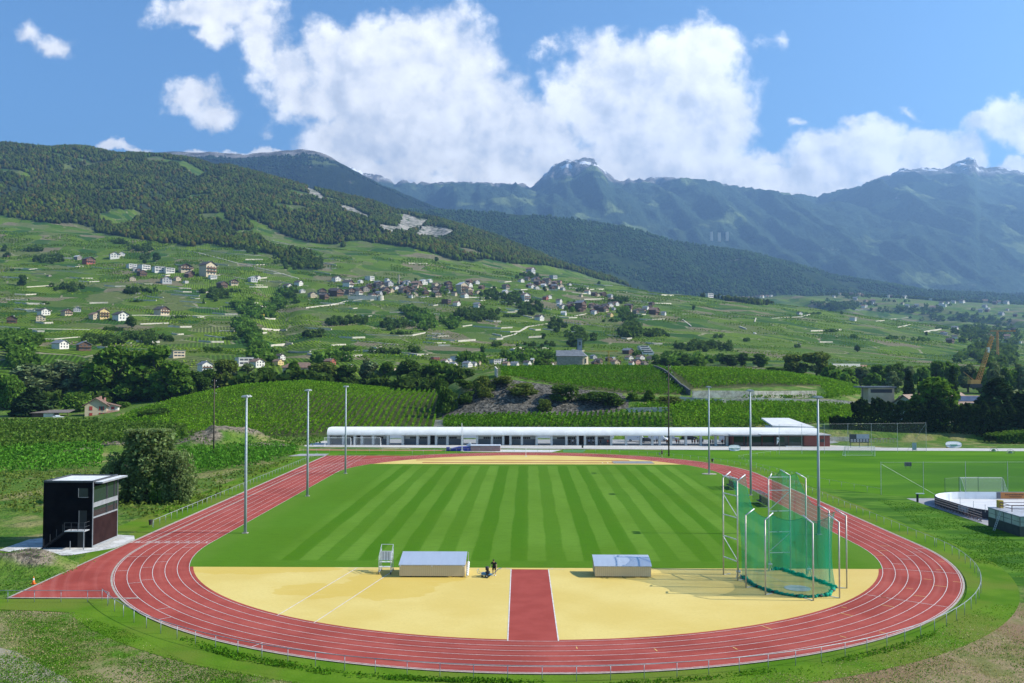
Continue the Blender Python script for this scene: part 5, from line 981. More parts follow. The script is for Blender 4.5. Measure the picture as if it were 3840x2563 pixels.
# ------------------------------------------------------------------ vehicles in the car park
tyre = mat('tyre', (.015, .015, .016), rough=.8); vglass = glass; redl = mat('tail_red', (.4, .02, .02), rough=.3); headl = mat('head_clear', (.7, .7, .68), rough=.2)
def vehicle(lab, cat, loc, rz, paint, van):
    L_, Wd = (5.6, 2.0) if van else (4.3, 1.8); r = thing('parked_van' if van else 'parked_car', lab, cat, loc, rz, 'vehicles parked behind the arcade'); a = L_ / 2
    pr = [(-a, .35), (a - .05, .35), (a, .8), (a - .55, 1.05), (a - 1.35, 1.95), (a - 1.9, 2.3), (-a + .08, 2.3), (-a, 1.9)] if van else [(-a, .35), (a - .05, .35), (a, .62), (a - .1, .82), (a - 1.05, .96), (a - 1.75, 1.45), (-a + 1.0, 1.5), (-a + .15, .98), (-a, .8)]
    n = len(pr); m_ = MB(); wd = [Wd / 2 - (.16 if z > 1.1 else 0) for x, z in pr]
    m_.add([(x, -w_, z) for (x, z), w_ in zip(pr, wd)] + [(x, w_, z) for (x, z), w_ in zip(pr, wd)], [tuple(range(n)), tuple(range(n, 2 * n))[::-1]] + [((i + 1) % n, i, n + i, n + (i + 1) % n) for i in range(n)]); bd = m_.build('body', paint, r); bv = bd.modifiers.new('b', 'BEVEL'); bv.width = .07; bv.segments = 2
    ws = [(a - 1.32, 1.16, a - 1.42, 1.9)] if van else [(a - 1.1, 1.0, a - 1.68, 1.42)]
    x1, z1, x2, z2 = (a - .6, 1.12, a - 1.33, 1.9) if van else (a - 1.08, 1.0, a - 1.7, 1.42)
    MB().add([(x1 + .05, -.72, z1), (x1 + .05, .72, z1), (x2 + .05, .66, z2), (x2 + .05, -.66, z2)], [(0, 1, 2, 3)]).build('windscreen', vglass, r)
    for s in (-1, 1):
        y = s * (Wd / 2 - .05)
        q_ = [(a - 1.5, 1.2), (a - 1.95, 1.9), (a - 2.7, 1.9), (a - 2.7, 1.2)] if van else [(a - 1.25, 1.02), (a - 1.8, 1.4), (-a + 1.0, 1.42), (-a + .45, 1.02)]
        MB().poly([(x, y + s * .02 - s * (.11 if z > 1.3 else 0), z) for x, z in q_]).build('side_window', vglass, r)
        for x in (a - .9, -a + .95):
            q2 = MB().tube([(x, y - s * .16, .34), (x, y + s * .06, .34)], .34, 14).build('wheel', tyre, r); MB().tube([(x, y + s * .05, .34), (x, y + s * .075, .34)], .2, 10).build('rim', galv, q2)
        MB().box(a - .16, a + .02, y - .3 if s > 0 else y, y if s > 0 else y + .3, .68, .86).build('headlight', headl, r); MB().box(-a - .015, -a + .05, y - .2 if s > 0 else y, y if s > 0 else y + .2, .85, 1.1).build('taillight', redl, r)
    return r
pw, pb, pg, ps = mat('car_white', (.75, .75, .75), rough=.3, spec=.5), mat('car_black', (.02, .022, .03), rough=.25, spec=.5), mat('car_grey', (.09, .095, .11), rough=.25, spec=.5), mat('car_silver', (.45, .46, .48), rough=.3, metal=.4)
vehicle('white parked van with bus-like windows seen between the arcade columns, leftmost of the vans', 'van', (33, 158, .02), -.25, pw, True); vehicle('second white van from the left behind the arcade, next to the dark car', 'van', (39.5, 159.5, .02), -.35, pw, True)
vehicle('dark grey parked car in front of two white vans, seen through the arcade', 'car', (35.5, 153.4, .02), -.15, pg, False); vehicle('silver parked car right of the white vans behind the arcade', 'car', (44, 162, .02), -.2, ps, False)
vehicle('white delivery van parked at the right end of the arcade beside the clubhouse', 'van', (59.5, 155, .02), -.3, pw, True); vehicle('black parked car far back behind the arcade crowd', 'car', (50, 165.5, .02), 0, pb, False)
# ------------------------------------------------------------------ people under the arcade
CLOTH = {'white': mat('cloth_white', (.65, .65, .66)), 'red': mat('cloth_red', (.42, .04, .03)), 'blue': mat('cloth_blue', (.12, .2, .42)), 'black': blackc, 'orange': mat('cloth_orange', (.5, .12, .03))}
PROTO = {}
def crowd(col, x, y, rz, lab, g='people under the arcade'):
    if col not in PROTO: o = PROTO[col] = person('person', lab, (x, y, .02), rz, None, CLOTH[col], blackc, 1.75, g)
    else: o = copy_tree(PROTO[col]); o.location = (x, y, .02); o.rotation_euler = (0, 0, rz)
    tag(o, lab, 'person', g)
XC = lambda px: loD(px) * (AY + 2 - CAM.y) + CAM.x
for i, (px, col, dy, lab) in enumerate([(1429.5, 'black', 1.0, 'person in black in the shadow left of the one in white'), (1512.5 - 0, 'white', 0, 'x')]): pass
for px, col, y, rz, lab in [(1306, 'black', 144.9, .2, 'person in dark clothes at the wall, leftmost of those under the arcade'), (1313.5, 'white', 144.6, -.3, 'person in a white shirt near the left of the group by the arcade doors'), (1339.5, 'red', 144.4, .6, 'person in a red shirt half hidden at the dark arcade door'),
  (1351, 'blue', 144.3, 2.9, 'person in a blue shirt between two arcade columns by the dark door'), (1360.5, 'white', 144.5, .8, 'person in white facing another in white under the arcade, left of the pair'), (1365, 'white', 144.7, -1, 'person in white facing another in white under the arcade, right of the pair'), (1377, 'black', 144.2, .2, 'person in black walking just right of the pair in white'),
  (1394, 'red', 143.9, -.4, 'person in red beside one in black at the last closed bay'), (1400.5, 'black', 144.0, .5, 'person in black beside one in red at the last closed bay'), (1506, 'white', 150, .3, 'person in white with dark shorts alone in an open bay right of the vans'), (1529, 'orange', 145.6, -.6, 'person in orange at the column left of the tall power pole, left of two'), (1532, 'orange', 145.9, .6, 'person in orange at the column left of the tall power pole, right of two'),
  (1551.5, 'red', 146.3, .1, 'child-sized looking person in red just right of the power pole'), (1556.5, 'orange', 145.7, -1.1, 'person in orange by the folding table right of the power pole'), (1574, 'red', 145.4, 1.2, 'person in red at the right end of the folding table'), (1587, 'blue', 147.5, .4, 'person in blue at the left of the crowd in the open bay'), (1593, 'red', 146.4, -.7, 'person in red at the left of the crowd, front row'), (1599, 'white', 148.8, .3, 'person in white in the back row of the crowd'),
  (1603, 'orange', 146.2, -.1, 'person in orange in the middle of the crowd, front row'), (1607.5, 'red', 146.5, .9, 'person in red at the right of the crowd, front row'), (1611, 'blue', 149.2, -.3, 'person in blue at the right of the crowd, back row'), (1629, 'black', 145.3, .3, 'person in black at the left of the dark group beside the white van'), (1634.5, 'blue', 145.9, -.9, 'person in blue in the dark group beside the white van'), (1640, 'black', 145.2, 1.0, 'person in black at the right of the dark group beside the white van'), (1656.5, 'red', 146.0, -.2, 'person in red before the cab of the white delivery van'), (1662, 'orange', 146.3, .3, 'person in orange before the cab of the white delivery van')]:
    D_ = y - CAM.y; crowd(col, CAM.x + loD(px) * D_, y, rz, lab)
ft = thing('folding_table', 'folding table standing in an open arcade bay right of the power pole', 'table', (CAM.x + loD(1566) * 257, 145.8, .02)); MB().box(-.9, .9, -.35, .35, .7, .74).build('table_top', galv_w, ft)
for x in (-.8, .8): MB().bar((x, -.3, 0), (x, .3, .7), .03).bar((x, .3, 0), (x, -.3, .7), .03).build('leg', dark, ft)
# ------------------------------------------------------------------ pole vault corner
bm_ = mat('vault_blue', (.022, .028, .20), (.03, .04, .26), 1.5, .55)
vm_ = thing('vault_mat', 'dark blue pole vault mat in front of the arcade', 'landing mat', (-16.6, 126.8, 0)); MB().add([(-3.2, -1.6, 0), (2.4, -1.6, 0), (2.4, 1.8, 0), (-3.2, 1.8, 0), (-1.2, -1.6, .95), (2.4, -1.6, 1.1), (2.4, 1.8, 1.1), (-1.2, 1.8, .95), (-3.2, -1.6, .5), (-3.2, 1.8, .5)], [(0, 1, 5, 4, 8), (1, 2, 6, 5), (2, 3, 9, 7, 6), (4, 5, 6, 7), (8, 4, 7, 9), (3, 0, 8, 9), (0, 3, 2, 1)]).build('mat_cushion', bm_, vm_); MB().box(-4.3, -3.5, -1.2, .2, 0, .9).build('front_cushion', bm_, vm_)
ww = thing('folded_mat', 'white square mat tilted on top of the blue vault mat', 'mat', (-15.0, 127.0, 1.05)); m_ = MB(); m_.add([(-.9, 0, .3), (.1, 0, 1.1), (.9, 0, .35), (-.1, 0, -.05), (-.9, .35, .3), (.1, .35, 1.1), (.9, .35, .35), (-.1, .35, -.05)], [(0, 3, 2, 1), (4, 5, 6, 7), (0, 1, 5, 4), (1, 2, 6, 5), (2, 3, 7, 6), (3, 0, 4, 7)]); m_.build('pad', whitep, ww); MB().bar((-.9, -.02, .3), (.1, -.02, 1.1), .03).build('edge', galv, ww)
vp = thing('vault_upright', 'tall white vertical pole standing at the blue vault mat', 'upright', (-16.8, 126.9 - 2.0, 0)); MB().tube([(0, 0, 0), (0, 0, 7.3)], .07, 8).build('pole', whitep, vp); MB().tube([(.22, 0, 0), (.22, 0, 6.6)], .04, 6).build('slider', whitep, vp); MB().box(-.3, .5, -.3, .3, 0, .1).build('foot', whitep, vp)
cv = thing('mat_cover', 'dusty pink mat cover with a pale roof beside the blue vault mat', 'mat cover', (-10.6, 126.4, 0), 0, 'covers over the jump mats'); MB().box(-3.9, 3.8, -1.3, 1.8, .08, 1.35).build('side_panel', mat('dusty_pink', (.36, .22, .20), (.32, .19, .18), 1.2, .7), cv); MB().box(-4.0, 3.9, -1.4, 1.9, 1.36, 1.5).build('roof', mat('pale_roof', (.55, .58, .62), (.48, .51, .55), .6, .5), cv)
vj = thing('bar_stand', 'small white high-jump style upright on the far sand-coloured area', 'upright', G(1206.5, 1048)); MB().tube([(0, 0, 0), (0, 0, 2.0)], .06, 6).build('post', whitep, vj); MB().box(-.25, .25, -.2, .2, 0, .08).build('foot', whitep, vj)
# ------------------------------------------------------------------ scoreboard, tents, banners, hurdles on the right lawn
sb_ = thing('scoreboard', 'dark football scoreboard on three legs beside the road', 'scoreboard', (91.7, 139.3, 0)); MB().box(-2.7, 2.7, -.1, .1, 1.3, 3.6).build('panel', mat('board_navy', (.02, .025, .035), (.03, .035, .05), 1, .5), sb_); MB().box(-.8, 2.7, -.14, -.11, 2.35, 3.6).build('display', mat('board_grey', (.30, .34, .38), (.26, .3, .34), 1, .4), sb_)
for x in (-2.4, 0, 2.4): MB().bar((x, 0, 0), (x, 0, 1.3), .14).build('leg', dark, sb_)
tx = MB()
for r0, z in enumerate((1.55, 1.85, 2.1)):
    for k in range(6): tx.box(-2.4 + k * .85, -1.8 + k * .85, -.125, -.11, z, z + .1)
tx.build('score_text', whitep, sb_)
def popup(px, py, lab, Dm, s=1.0, rz=0):
    p = G(px, py); r = thing('popup_goal', lab, 'pop-up goal', p, rz, 'white pop-up goals'); n = 9; pts = [(1.15 * s * cos(t), 0, 1.15 * s * sin(t)) for t in np.linspace(.15, pi - .15, n)]
    MB().tube(pts + [(-1.1 * s, 0, .02), (1.1 * s, 0, .02), pts[0]], .03, 5).build('hoop', dark, r)
    MB().add(pts + [(.0, 1.3 * s, .03), (-1.1 * s, 0, .02), (1.1 * s, 0, .02)], [(i, n, i + 1) for i in range(n - 1)]).build('net', bpy.data.materials['goal_net'], r)
    sf = MB().add([(x * .55, .15, z * .7) for x, y, z in pts] + [(0, 1.2 * s, .03)], [(i, n, i + 1) for i in range(n - 1)]); sf.build('net_panel', whitep, r)
for px, py, lab in [(2047, 1002, 'small white pop-up goal on the lawn, left of the scoreboard'), (2064, 990, 'small white pop-up goal at the edge of the hedge shadow, left of two'), (2085, 996, 'small white pop-up goal at the edge of the hedge shadow, right of two'), (2280, 1037, 'white pop-up goal left of another beyond the road at the right'), (2318, 1041.5, 'white pop-up goal nearest the right edge of the training lawn')]: popup(px, py, lab, 0)
def banner(lab, x, y, w_, h, txt):
    r = thing('popup_banner', lab, 'pop-up banner', (x, y, 0), 0, 'white oval pop-up banners'); n = 20; sq = lambda a: (abs(cos(a)) ** .7 * (1 if cos(a) > 0 else -1), abs(sin(a)) ** .7 * (1 if sin(a) > 0 else -1))
    pts = [(w_ * sq(2 * pi * k / n)[0], -.28 + .55 * (.5 + .5 * sq(2 * pi * k / n)[1]) * 1.0, h * (1 + sq(2 * pi * k / n)[1]) + .02) for k in range(n)]
    MB().poly(pts).build('banner_cloth', whitep, r); MB().tube(pts + [pts[0]], .04, 5).build('hoop', mat('hoop_grey', (.4, .45, .5)), r)
    MB().poly([(x_ * .45, y_ - .03, h + (z_ - h) * .45) for x_, y_, z_ in pts]).build('emblem', txt, r)
    MB().add([(-w_, -.2, h), (w_, -.2, h), (0, 1.2, .02), (-.9 * w_, .3, .02)], [(0, 1, 2), (0, 2, 3)]).build('back_cloth', whitep, r)
banner('white oval pop-up banner on the grass between the two far right masts', 54.7, 127.6, 1.55, .75, mat('emblem_grey', (.42, .5, .45))); banner('white oval pop-up banner with a green emblem by the road under the hedge', 117.2, 138.6, 2.2, .85, mat('emblem_dkgreen', (.05, .22, .16)))
tr = thing('hurdle_stack', 'long row of red and white hurdles stacked on the lawn behind the scoreboard', 'hurdles', (103, 157, 0)); h_ = MB(); h2 = MB(); h3 = MB()
for k in range(14): x = -7 + k * .95; h2.box(x, x + .8, -.05, .05, .9, 1.15); h3.bar((x, 0, 0), (x, 0, .9), .06).bar((x + .8, 0, 0), (x + .8, 0, .9), .06).bar((x, 0, .04), (x, .7, .04), .06)
h2.build('crossbar', mat('hurdle_red', (.35, .10, .06), (.5, .45, .4), 2.0, .6), tr); h3.build('leg', mat('hurdle_steel', (.45, .42, .36), rough=.5), tr)
sg = thing('info_sign', 'blue-grey upright sign panel on the lawn edge beyond the right ball fence', 'sign', (101.7, 127.6, 0)); MB().box(-.55, .55, -.05, .05, .3, 2.2).build('panel', mat('sign_blue_grey', (.35, .40, .45), (.3, .35, .4), 1.5, .5), sg); MB().bar((-.45, 0, 0), (-.45, 0, .3), .06).bar((.45, 0, 0), (.45, 0, .3), .06).build('leg', dark, sg)
sg = thing('field_sign', 'small dark sign board standing in the middle of the training pitch', 'sign', G(2083, 1076)); MB().box(-.75, .75, -.05, .05, .55, 1.45).build('panel', mat('sign_dark', (.06, .06, .06), (.12, .12, .11), 2, .6), sg); MB().bar((-.5, 0, 0), (-.5, 0, .6), .05).bar((.5, 0, 0), (.5, 0, .6), .05).build('leg', dark, sg)
person('person', 'child in white standing in the hedge shadow beyond the right ball fence', tuple(G(2094, 1003)), .3, None, CLOTH['white'], blackc, 1.4)
# ------------------------------------------------------------------ foliage builders
def leaves(cent, size, normal_jit=1.0, seed=0, aspect=1.0, up=.35):
    """one quad per centre, facing every way, as numpy arrays"""
    r = np.random.default_rng(seed); n = len(cent); nrm = r.normal(size=(n, 3)); nrm[:, 2] += up; nrm /= np.linalg.norm(nrm, axis=1)[:, None]
    t = np.cross(nrm, r.normal(size=(n, 3))); t /= np.linalg.norm(t, axis=1)[:, None] + 1e-9; bb = np.cross(nrm, t); s = (size * r.uniform(.6, 1.35, n))[:, None] if np.isscalar(size) else (size * r.uniform(.6, 1.35, n))[:, None]
    V = np.stack([cent - t * s - bb * s * aspect, cent + t * s - bb * s * aspect * .6, cent + t * s * .8 + bb * s * aspect, cent - t * s * .7 + bb * s * aspect * .9], 1).reshape(-1, 3)
    return V, np.arange(n * 4).reshape(n, 4)
def set_tint(o, cent_n, seed, lo=.6, hi=1.35, per=4):
    r = np.random.default_rng(seed); t = np.repeat(r.uniform(lo, hi, cent_n), per); c = np.stack([t * np.repeat(r.uniform(.9, 1.12, cent_n), per), t, t * .95], -1); color_attr(o.data, 'tint', c)
def crown_points(h, w, n, seed, style):
    r = np.random.default_rng(seed); P = []
    if style == 'conifer':
        lv = int(h / .9) + 4
        for i in range(lv):
            f = i / lv; z = h * (.10 + .9 * f); rad = w / 2 * (1 - f) ** .8 * r.uniform(.7, 1.1) + .15; m_ = max(int(n / lv * (1.6 * (1 - f) + .3)), 4); nb = r.integers(5, 9); a0 = r.uniform(0, 6.3)
            br = r.integers(0, nb, m_); a = a0 + br * 2 * pi / nb + r.normal(0, .16, m_); q_ = rad * r.uniform(.1, 1, m_) ** .7; P.append(np.stack([q_ * np.cos(a), q_ * np.sin(a), z - q_ * .22 + r.normal(0, .18, m_)], 1))
        return np.concatenate(P)
    if style == 'column':
        z = r.uniform(.03, 1, n) ; rad = w / 2 * np.sin(pi * np.clip(z, .03, 1) ** .6) ** .6; a = r.uniform(0, 2 * pi, n); q_ = rad * r.uniform(.6, 1, n); return np.stack([q_ * np.cos(a), q_ * np.sin(a), z * h], 1)
    nl = {'round': 16, 'poplar': 22, 'willow': 30, 'bush': 12}[style]; z0 = {'round': .02, 'poplar': .03, 'willow': .03, 'bush': .02}[style]
    for i in range(nl):
        f = r.uniform(0, 1); zz = h * (z0 + (1 - z0) * (.12 + .76 * f)); env = w / 2 * {'round': np.sin(pi * (.22 + .66 * f)) ** .7, 'poplar': (np.sin(pi * (.2 + .74 * f)) ** .8), 'willow': (1 - .35 * f) * (.75 + .25 * np.sin(pi * f)), 'bush': np.sqrt(1 - f * f * .8)}[style]
        a = r.uniform(0, 2 * pi); q_ = env * r.uniform(.25, .82); c = np.array([q_ * cos(a), q_ * sin(a), zz]); lr_ = w * {'round': .20, 'poplar': .17, 'willow': .15, 'bush': .24}[style] * r.uniform(.7, 1.3); m_ = n // nl
        d = r.normal(size=(m_, 3)); d /= np.linalg.norm(d, axis=1)[:, None]; rad = lr_ * r.uniform(.45, 1.05, m_) ** .6; pt = c + d * rad[:, None] * np.array([1, 1, {'poplar': 1.25, 'willow': 1.5}.get(style, .85)]); pt[:, 2] = np.clip(pt[:, 2], h * .02, h); P.append(pt)
    return np.concatenate(P)
bark = mat('bark', (.06, .045, .032), (.09, .07, .05), 3, .95)
LEAF = {'dark': leafmat('leaf_dark', (.042, .088, .015), (.090, .155, .028), .5, .3, True), 'mid': leafmat('leaf_mid', (.058, .125, .016), (.122, .21, .032), .5, .35, True), 'grey': leafmat('leaf_grey', (.095, .135, .058), (.18, .23, .11), .6, .25, True), 'light': leafmat('leaf_light', (.075, .16, .022), (.13, .225, .036), .5, .35, True), 'conifer': leafmat('leaf_conifer', (.020, .046, .016), (.046, .082, .026), .6, .1, True), 'willow': leafmat('leaf_willow', (.105, .15, .055), (.20, .26, .105), .7, .35, True), 'olive': leafmat('leaf_olive', (.075, .115, .02), (.15, .19, .042), .5, .3, True)}
TP = {}
def tree_proto(style, leaf, var, n=2600, ls=.36):
    k = (style, leaf, var)
    if k in TP: return TP[k]
    sd = abs(hash(style + leaf)) % 1000 * 0 + sum(map(ord, style + leaf)) * 7 + var * 131; h, w = 10.0, {'round': 8.5, 'poplar': 6, 'willow': 9.5, 'bush': 12, 'conifer': 6, 'column': 2.2}[style]
    c = crown_points(h, w, n, sd, style); V, Fq = leaves(c, ls, seed=sd); me_o = raw('crown', V, Fq, LEAF[leaf]); set_tint(me_o, len(c), sd + 1)
    t = MB(); r = random.Random(sd); t.tube([(0, 0, -.5), (.1, 0, h * .25), (0, .1, h * .5), (.05, 0, h * .82)], [.32, .26, .17, .05], 7)
    if style not in ('conifer', 'column'):
        for i in range(6): a = r.uniform(0, 6.3); z = h * r.uniform(.2, .5); t.tube([(0, 0, z), (cos(a) * w * .16, sin(a) * w * .16, z + h * .14), (cos(a) * w * .32, sin(a) * w * .32, z + h * .26)], [.14, .09, .03], 5)
    to = t.build('trunk', bark, None, True)
    for o in (me_o, to): COL.objects.unlink(o)
    TP[k] = (me_o, to, h, w); return TP[k]
def place_tree(name, lab, cat, loc, h, w, style, leaf, var=0, n=2600, ls=.36, group=None, rz=None):
    co, to, ph, pw_ = tree_proto(style, leaf, var, n, ls); r = thing(name, lab, cat, loc, random.uniform(0, 6.3) if rz is None else rz, group); r.scale = (w / pw_, w / pw_, h / ph)
    for q in (co, to): c = q.copy(); c.parent = r; COL.objects.link(c)
    return r
def tree_px(x0, x1, ytop, D, style, leaf, lab, name='tree', group=None, var=0, n=2600, ls=.36, zb=None):
    """tree whose crown spans photo columns x0..x1 and reaches row ytop, standing D metres out"""
    xm = (x0 + x1) / 2; P = atD(xm, ytop, D); g = hz(P.x, P.y) if zb is None else zb; w_ = (x1 - x0) / 2075 * D * 1.14
    return place_tree(name, lab, 'bush' if name == 'bush' else 'tree', (P.x, P.y, g - .1), max(P.z - g, 2.5) * 1.09, w_, style, leaf, var, n, ls, group)
GL = 'trees behind the left vineyard hill'
for a in [(-20, 45, 862, 420, 'round', 'light', 'light green round tree at the left edge, left of the pine', 0), (20, 120, 838, 452, 'poplar', 'grey', 'grey-green tree behind the pine at the far left', 0), (90, 185, 826, 462, 'poplar', 'grey', 'taller grey-green tree left of the great dark tree', 1), (150, 240, 838, 448, 'poplar', 'grey', 'grey-green tree directly above the house with red shutters', 2),
   (205, 330, 806, 440, 'round', 'mid', 'left crown of the great dark green tree, highest in the left wood', 0), (290, 415, 804, 440, 'round', 'mid', 'right crown of the great dark green tree above the vineyard', 1), (350, 445, 832, 425, 'round', 'mid', 'green tree at the right foot of the great dark tree', 2), (430, 492, 852, 440, 'round', 'dark', 'dark tree just left of the wooden power pole behind the vineyard', 3), (482, 548, 832, 452, 'round', 'olive', 'olive green tree right of the wooden power pole', 0), (535, 600, 838, 455, 'poplar', 'grey', 'grey-green tree above the left crest of the vineyard', 3),
   (585, 632, 848, 460, 'round', 'dark', 'small dark tree left of the cream apartment house', 1), (640, 708, 834, 455, 'conifer', 'mid', 'pointed green tree before the cream apartment house', 0), (710, 775, 836, 460, 'round', 'olive', 'olive green rounded tree right of the cream apartment house', 1), (770, 828, 842, 460, 'round', 'dark', 'dark tree between the olive tree and the tall pale poplar', 2), (822, 872, 827, 465, 'poplar', 'grey', 'tall pale poplar above the right end of the vineyard, left of two', 0), (865, 915, 834, 465, 'poplar', 'mid', 'green poplar right of the tall pale one', 1),
   (912, 980, 832, 462, 'round', 'dark', 'dark leafy tree above the curving end rows of the vineyard', 0), (970, 1040, 826, 468, 'round', 'mid', 'bushy green tree at the right end of the left wood', 3), (1030, 1085, 846, 455, 'round', 'dark', 'dark low tree where the wood meets the rocky knoll', 3)]:
    tree_px(*a[:6], a[6], group=GL, var=a[7], n=3200, ls=.33)
for a in [(8, 60, 880, 415, 'bush', 'light', 'pale green bush under the trees at the left edge', 0), (150, 205, 905, 408, 'bush', 'light', 'bright green climber bush left of the house with red shutters', 1), (268, 300, 924, 402, 'bush', 'mid', 'rounded shrub just right of the house with red shutters', 2), (400, 450, 893, 425, 'bush', 'dark', 'dark shrub on the crest below the great tree', 3), (560, 590, 872, 440, 'bush', 'light', 'light shrub at the vineyard crest left of the cream apartment house', 2)]:
    tree_px(*a[:6], a[6], name='bush', group='bushes by the vineyard hill', var=a[7], n=1800, ls=.42)
tree_px(27, 120, 892, 392, 'conifer', 'conifer', 'dark spreading pine beside the low barn at the far left', name='pine_tree', n=3600, ls=.34)
tree_px(325, 384, 938, 352, 'bush', 'dark', 'round dark green bush alone in the vineyard', name='bush', n=3200, ls=.42)
wl = G(330, 1160); place_tree('willow_tree', 'large grey-green willow behind the black tower', 'tree', (wl.x - 1.2, wl.y + 4, -.1), 11.6, 13.4, 'willow', 'willow', 0, 15000, .16); place_tree('willow_tree', 'darker lower willow on the left flank of the large one', 'tree', (wl.x - 5.0, wl.y + 2.6, -.1), 8.0, 7.6, 'willow', 'willow', 1, 9000, .17); place_tree('willow_tree', 'grey-green lower willow on the right flank of the large one', 'tree', (wl.x + 4.2, wl.y + 2.6, -.1), 8.6, 6.6, 'willow', 'willow', 2, 9000, .16)
place_tree('willow_tree', 'bright green slim shoot in the middle of the willow group', 'tree', (wl.x + 1.2, wl.y + 2.4, -.1), 8.2, 3.4, 'willow', 'light', 0, 5000, .17)
GRK = 'bushes on the rocky knoll'
for a in [(1085, 1130, 866, 322, 'bush', 'olive', 'olive bush at the top left of the rock face', 0), (1125, 1175, 864, 326, 'bush', 'olive', 'olive bush below the white wall stump on the knoll', 1), (1040, 1092, 872, 330, 'bush', 'dark', 'dark bush on the left slope of the knoll', 2), (1008, 1045, 892, 316, 'bush', 'dark', 'dark bush at the shady left foot of the knoll', 0), (1000, 1030, 874, 336, 'bush', 'dark', 'dark bush in the dip between the left vineyard and the knoll', 1), (1052, 1090, 900, 318, 'bush', 'dark', 'dark bush low on the left flank of the rock face', 2), (1098, 1128, 892, 319, 'bush', 'olive', 'olive bush clinging to the middle of the rock face', 3), (1175, 1235, 880, 320, 'bush', 'olive', 'dry olive bush on the brow of the rock face', 2), (1262, 1332, 888, 318, 'bush', 'dark', 'largest dark bush on the rock terrace, left of the others', 3), (1330, 1372, 900, 320, 'bush', 'dark', 'dark bush between the two largest on the rock terrace', 2), (1357, 1428, 902, 317, 'bush', 'dark', 'wide dark bush in the middle of the rock terrace', 1), (1440, 1470, 905, 322, 'bush', 'mid', 'small green bush right of the wide dark one', 0), (1474, 1504, 895, 322, 'conifer', 'mid', 'upright dark bush left of the tall power pole', 3), (1500, 1560, 912, 318, 'bush', 'olive', 'low olive bush behind the tall power pole', 3), (1230, 1262, 918, 312, 'bush', 'olive', 'small olive bush at the foot of the rock face', 1)]:
    tree_px(*a[:6], a[6], name='bush', group=GRK, var=a[7], n=1800, ls=.42)
GC = 'trees behind the right vineyard hill'
for a in [(1222, 1262, 822, 560, 'round', 'mid', 'round green tree left of the church', 0), (1280, 1318, 826, 560, 'round', 'mid', 'bushy tree before the long church roof', 1), (1494, 1520, 826, 600, 'round', 'dark', 'small dark tree just left of the tall power pole top', 0), (1512, 1540, 820, 600, 'round', 'mid', 'green tree just behind the tall power pole top', 2), (1538, 1560, 828, 600, 'round', 'mid', 'small tree right of the tall power pole top', 3), (1556, 1584, 815, 610, 'poplar', 'dark', 'dark upright tree a little right of the power pole', 1), (1580, 1622, 826, 610, 'round', 'dark', 'broad dark tree left of the gap in the far trees', 1), (1650, 1700, 816, 620, 'round', 'dark', 'dark wide tree on the crest below the far vineyards', 2), (1690, 1722, 812, 620, 'poplar', 'dark', 'tall narrow dark tree on the crest', 0), (1722, 1762, 814, 600, 'poplar', 'mid', 'pair-like upright trees left of the big olive trees', 2), (1795, 1850, 818, 505, 'round', 'olive', 'big olive green tree behind the right vineyard, left of two', 0), (1842, 1904, 812, 505, 'round', 'olive', 'big olive green tree behind the right vineyard, right of two', 1), (1760, 1800, 842, 540, 'round', 'mid', 'low green tree left of the big olive trees', 3)]:
    tree_px(*a[:6], a[6], group=GC, var=a[7], n=2400, ls=.36)
GR_ = 'trees in the right distance before the town'
for i, (x0, x1, yt, D, lf, lab) in enumerate([(1926, 1960, 848, 470, 'mid', 'green tree before the white factory, leftmost of the right row'), (1955, 1992, 842, 480, 'grey', 'pale tree right of the white factory'), (1990, 2035, 838, 500, 'mid', 'green tree above the flat roofed pavilion'), (2028, 2072, 838, 500, 'dark', 'dark wooded tree behind the left cypress'), (2068, 2100, 842, 500, 'grey', 'grey blossoming tree right of the left cypress'), (2098, 2132, 846, 490, 'light', 'light green tree between two cypresses'), (2128, 2170, 830, 500, 'mid', 'tall green tree left of the right cypress'), (2164, 2204, 829, 500, 'mid', 'tall green tree behind the right cypress'), (2200, 2240, 838, 490, 'grey', 'grey-green poplar left of the orange crane'), (2236, 2264, 846, 480, 'mid', 'small tree under the orange crane boom'), (2262, 2300, 836, 480, 'grey', 'poplar just right of the orange crane'), (2296, 2330, 842, 480, 'mid', 'poplar second from the right edge'), (2322, 2362, 838, 480, 'grey', 'poplar at the right edge of the photo'), (1985, 2020, 858, 460, 'light', 'low light green tree above the flat roofed pavilion, front row'), (2030, 2066, 856, 460, 'grey', 'low pale willow left of the left cypress')]):
    tree_px(x0, x1, yt, D, 'poplar' if lf == 'grey' else 'round', lf, lab, group=GR_, var=i % 4, n=2400, ls=.36)
for x0, x1, yt, D, lab in [(2074, 2096, 862, 330, 'dark cypress at the left gable of the big roofed hall'), (2106, 2118, 876, 340, 'short dark cypress right of the tall left one'), (2175, 2194, 853, 345, 'tall dark cypress behind the round tree at the hall')]: tree_px(x0, x1, yt, D, 'column', 'conifer', lab, name='cypress_tree', group='cypresses by the hall', n=1600, ls=.3)
tree_px(2098, 2212, 876, 288, 'round', 'mid', 'large round dark green tree before the big roofed hall', n=5200, ls=.30); tree_px(2222, 2352, 878, 286, 'conifer', 'conifer', 'large dark cedar at the right edge before the hall', name='cedar_tree', n=6500, ls=.34, var=1); tree_px(2285, 2420, 905, 282, 'conifer', 'conifer', 'lower dark cedar at the very right edge', name='cedar_tree', n=5200, ls=.34, var=2)
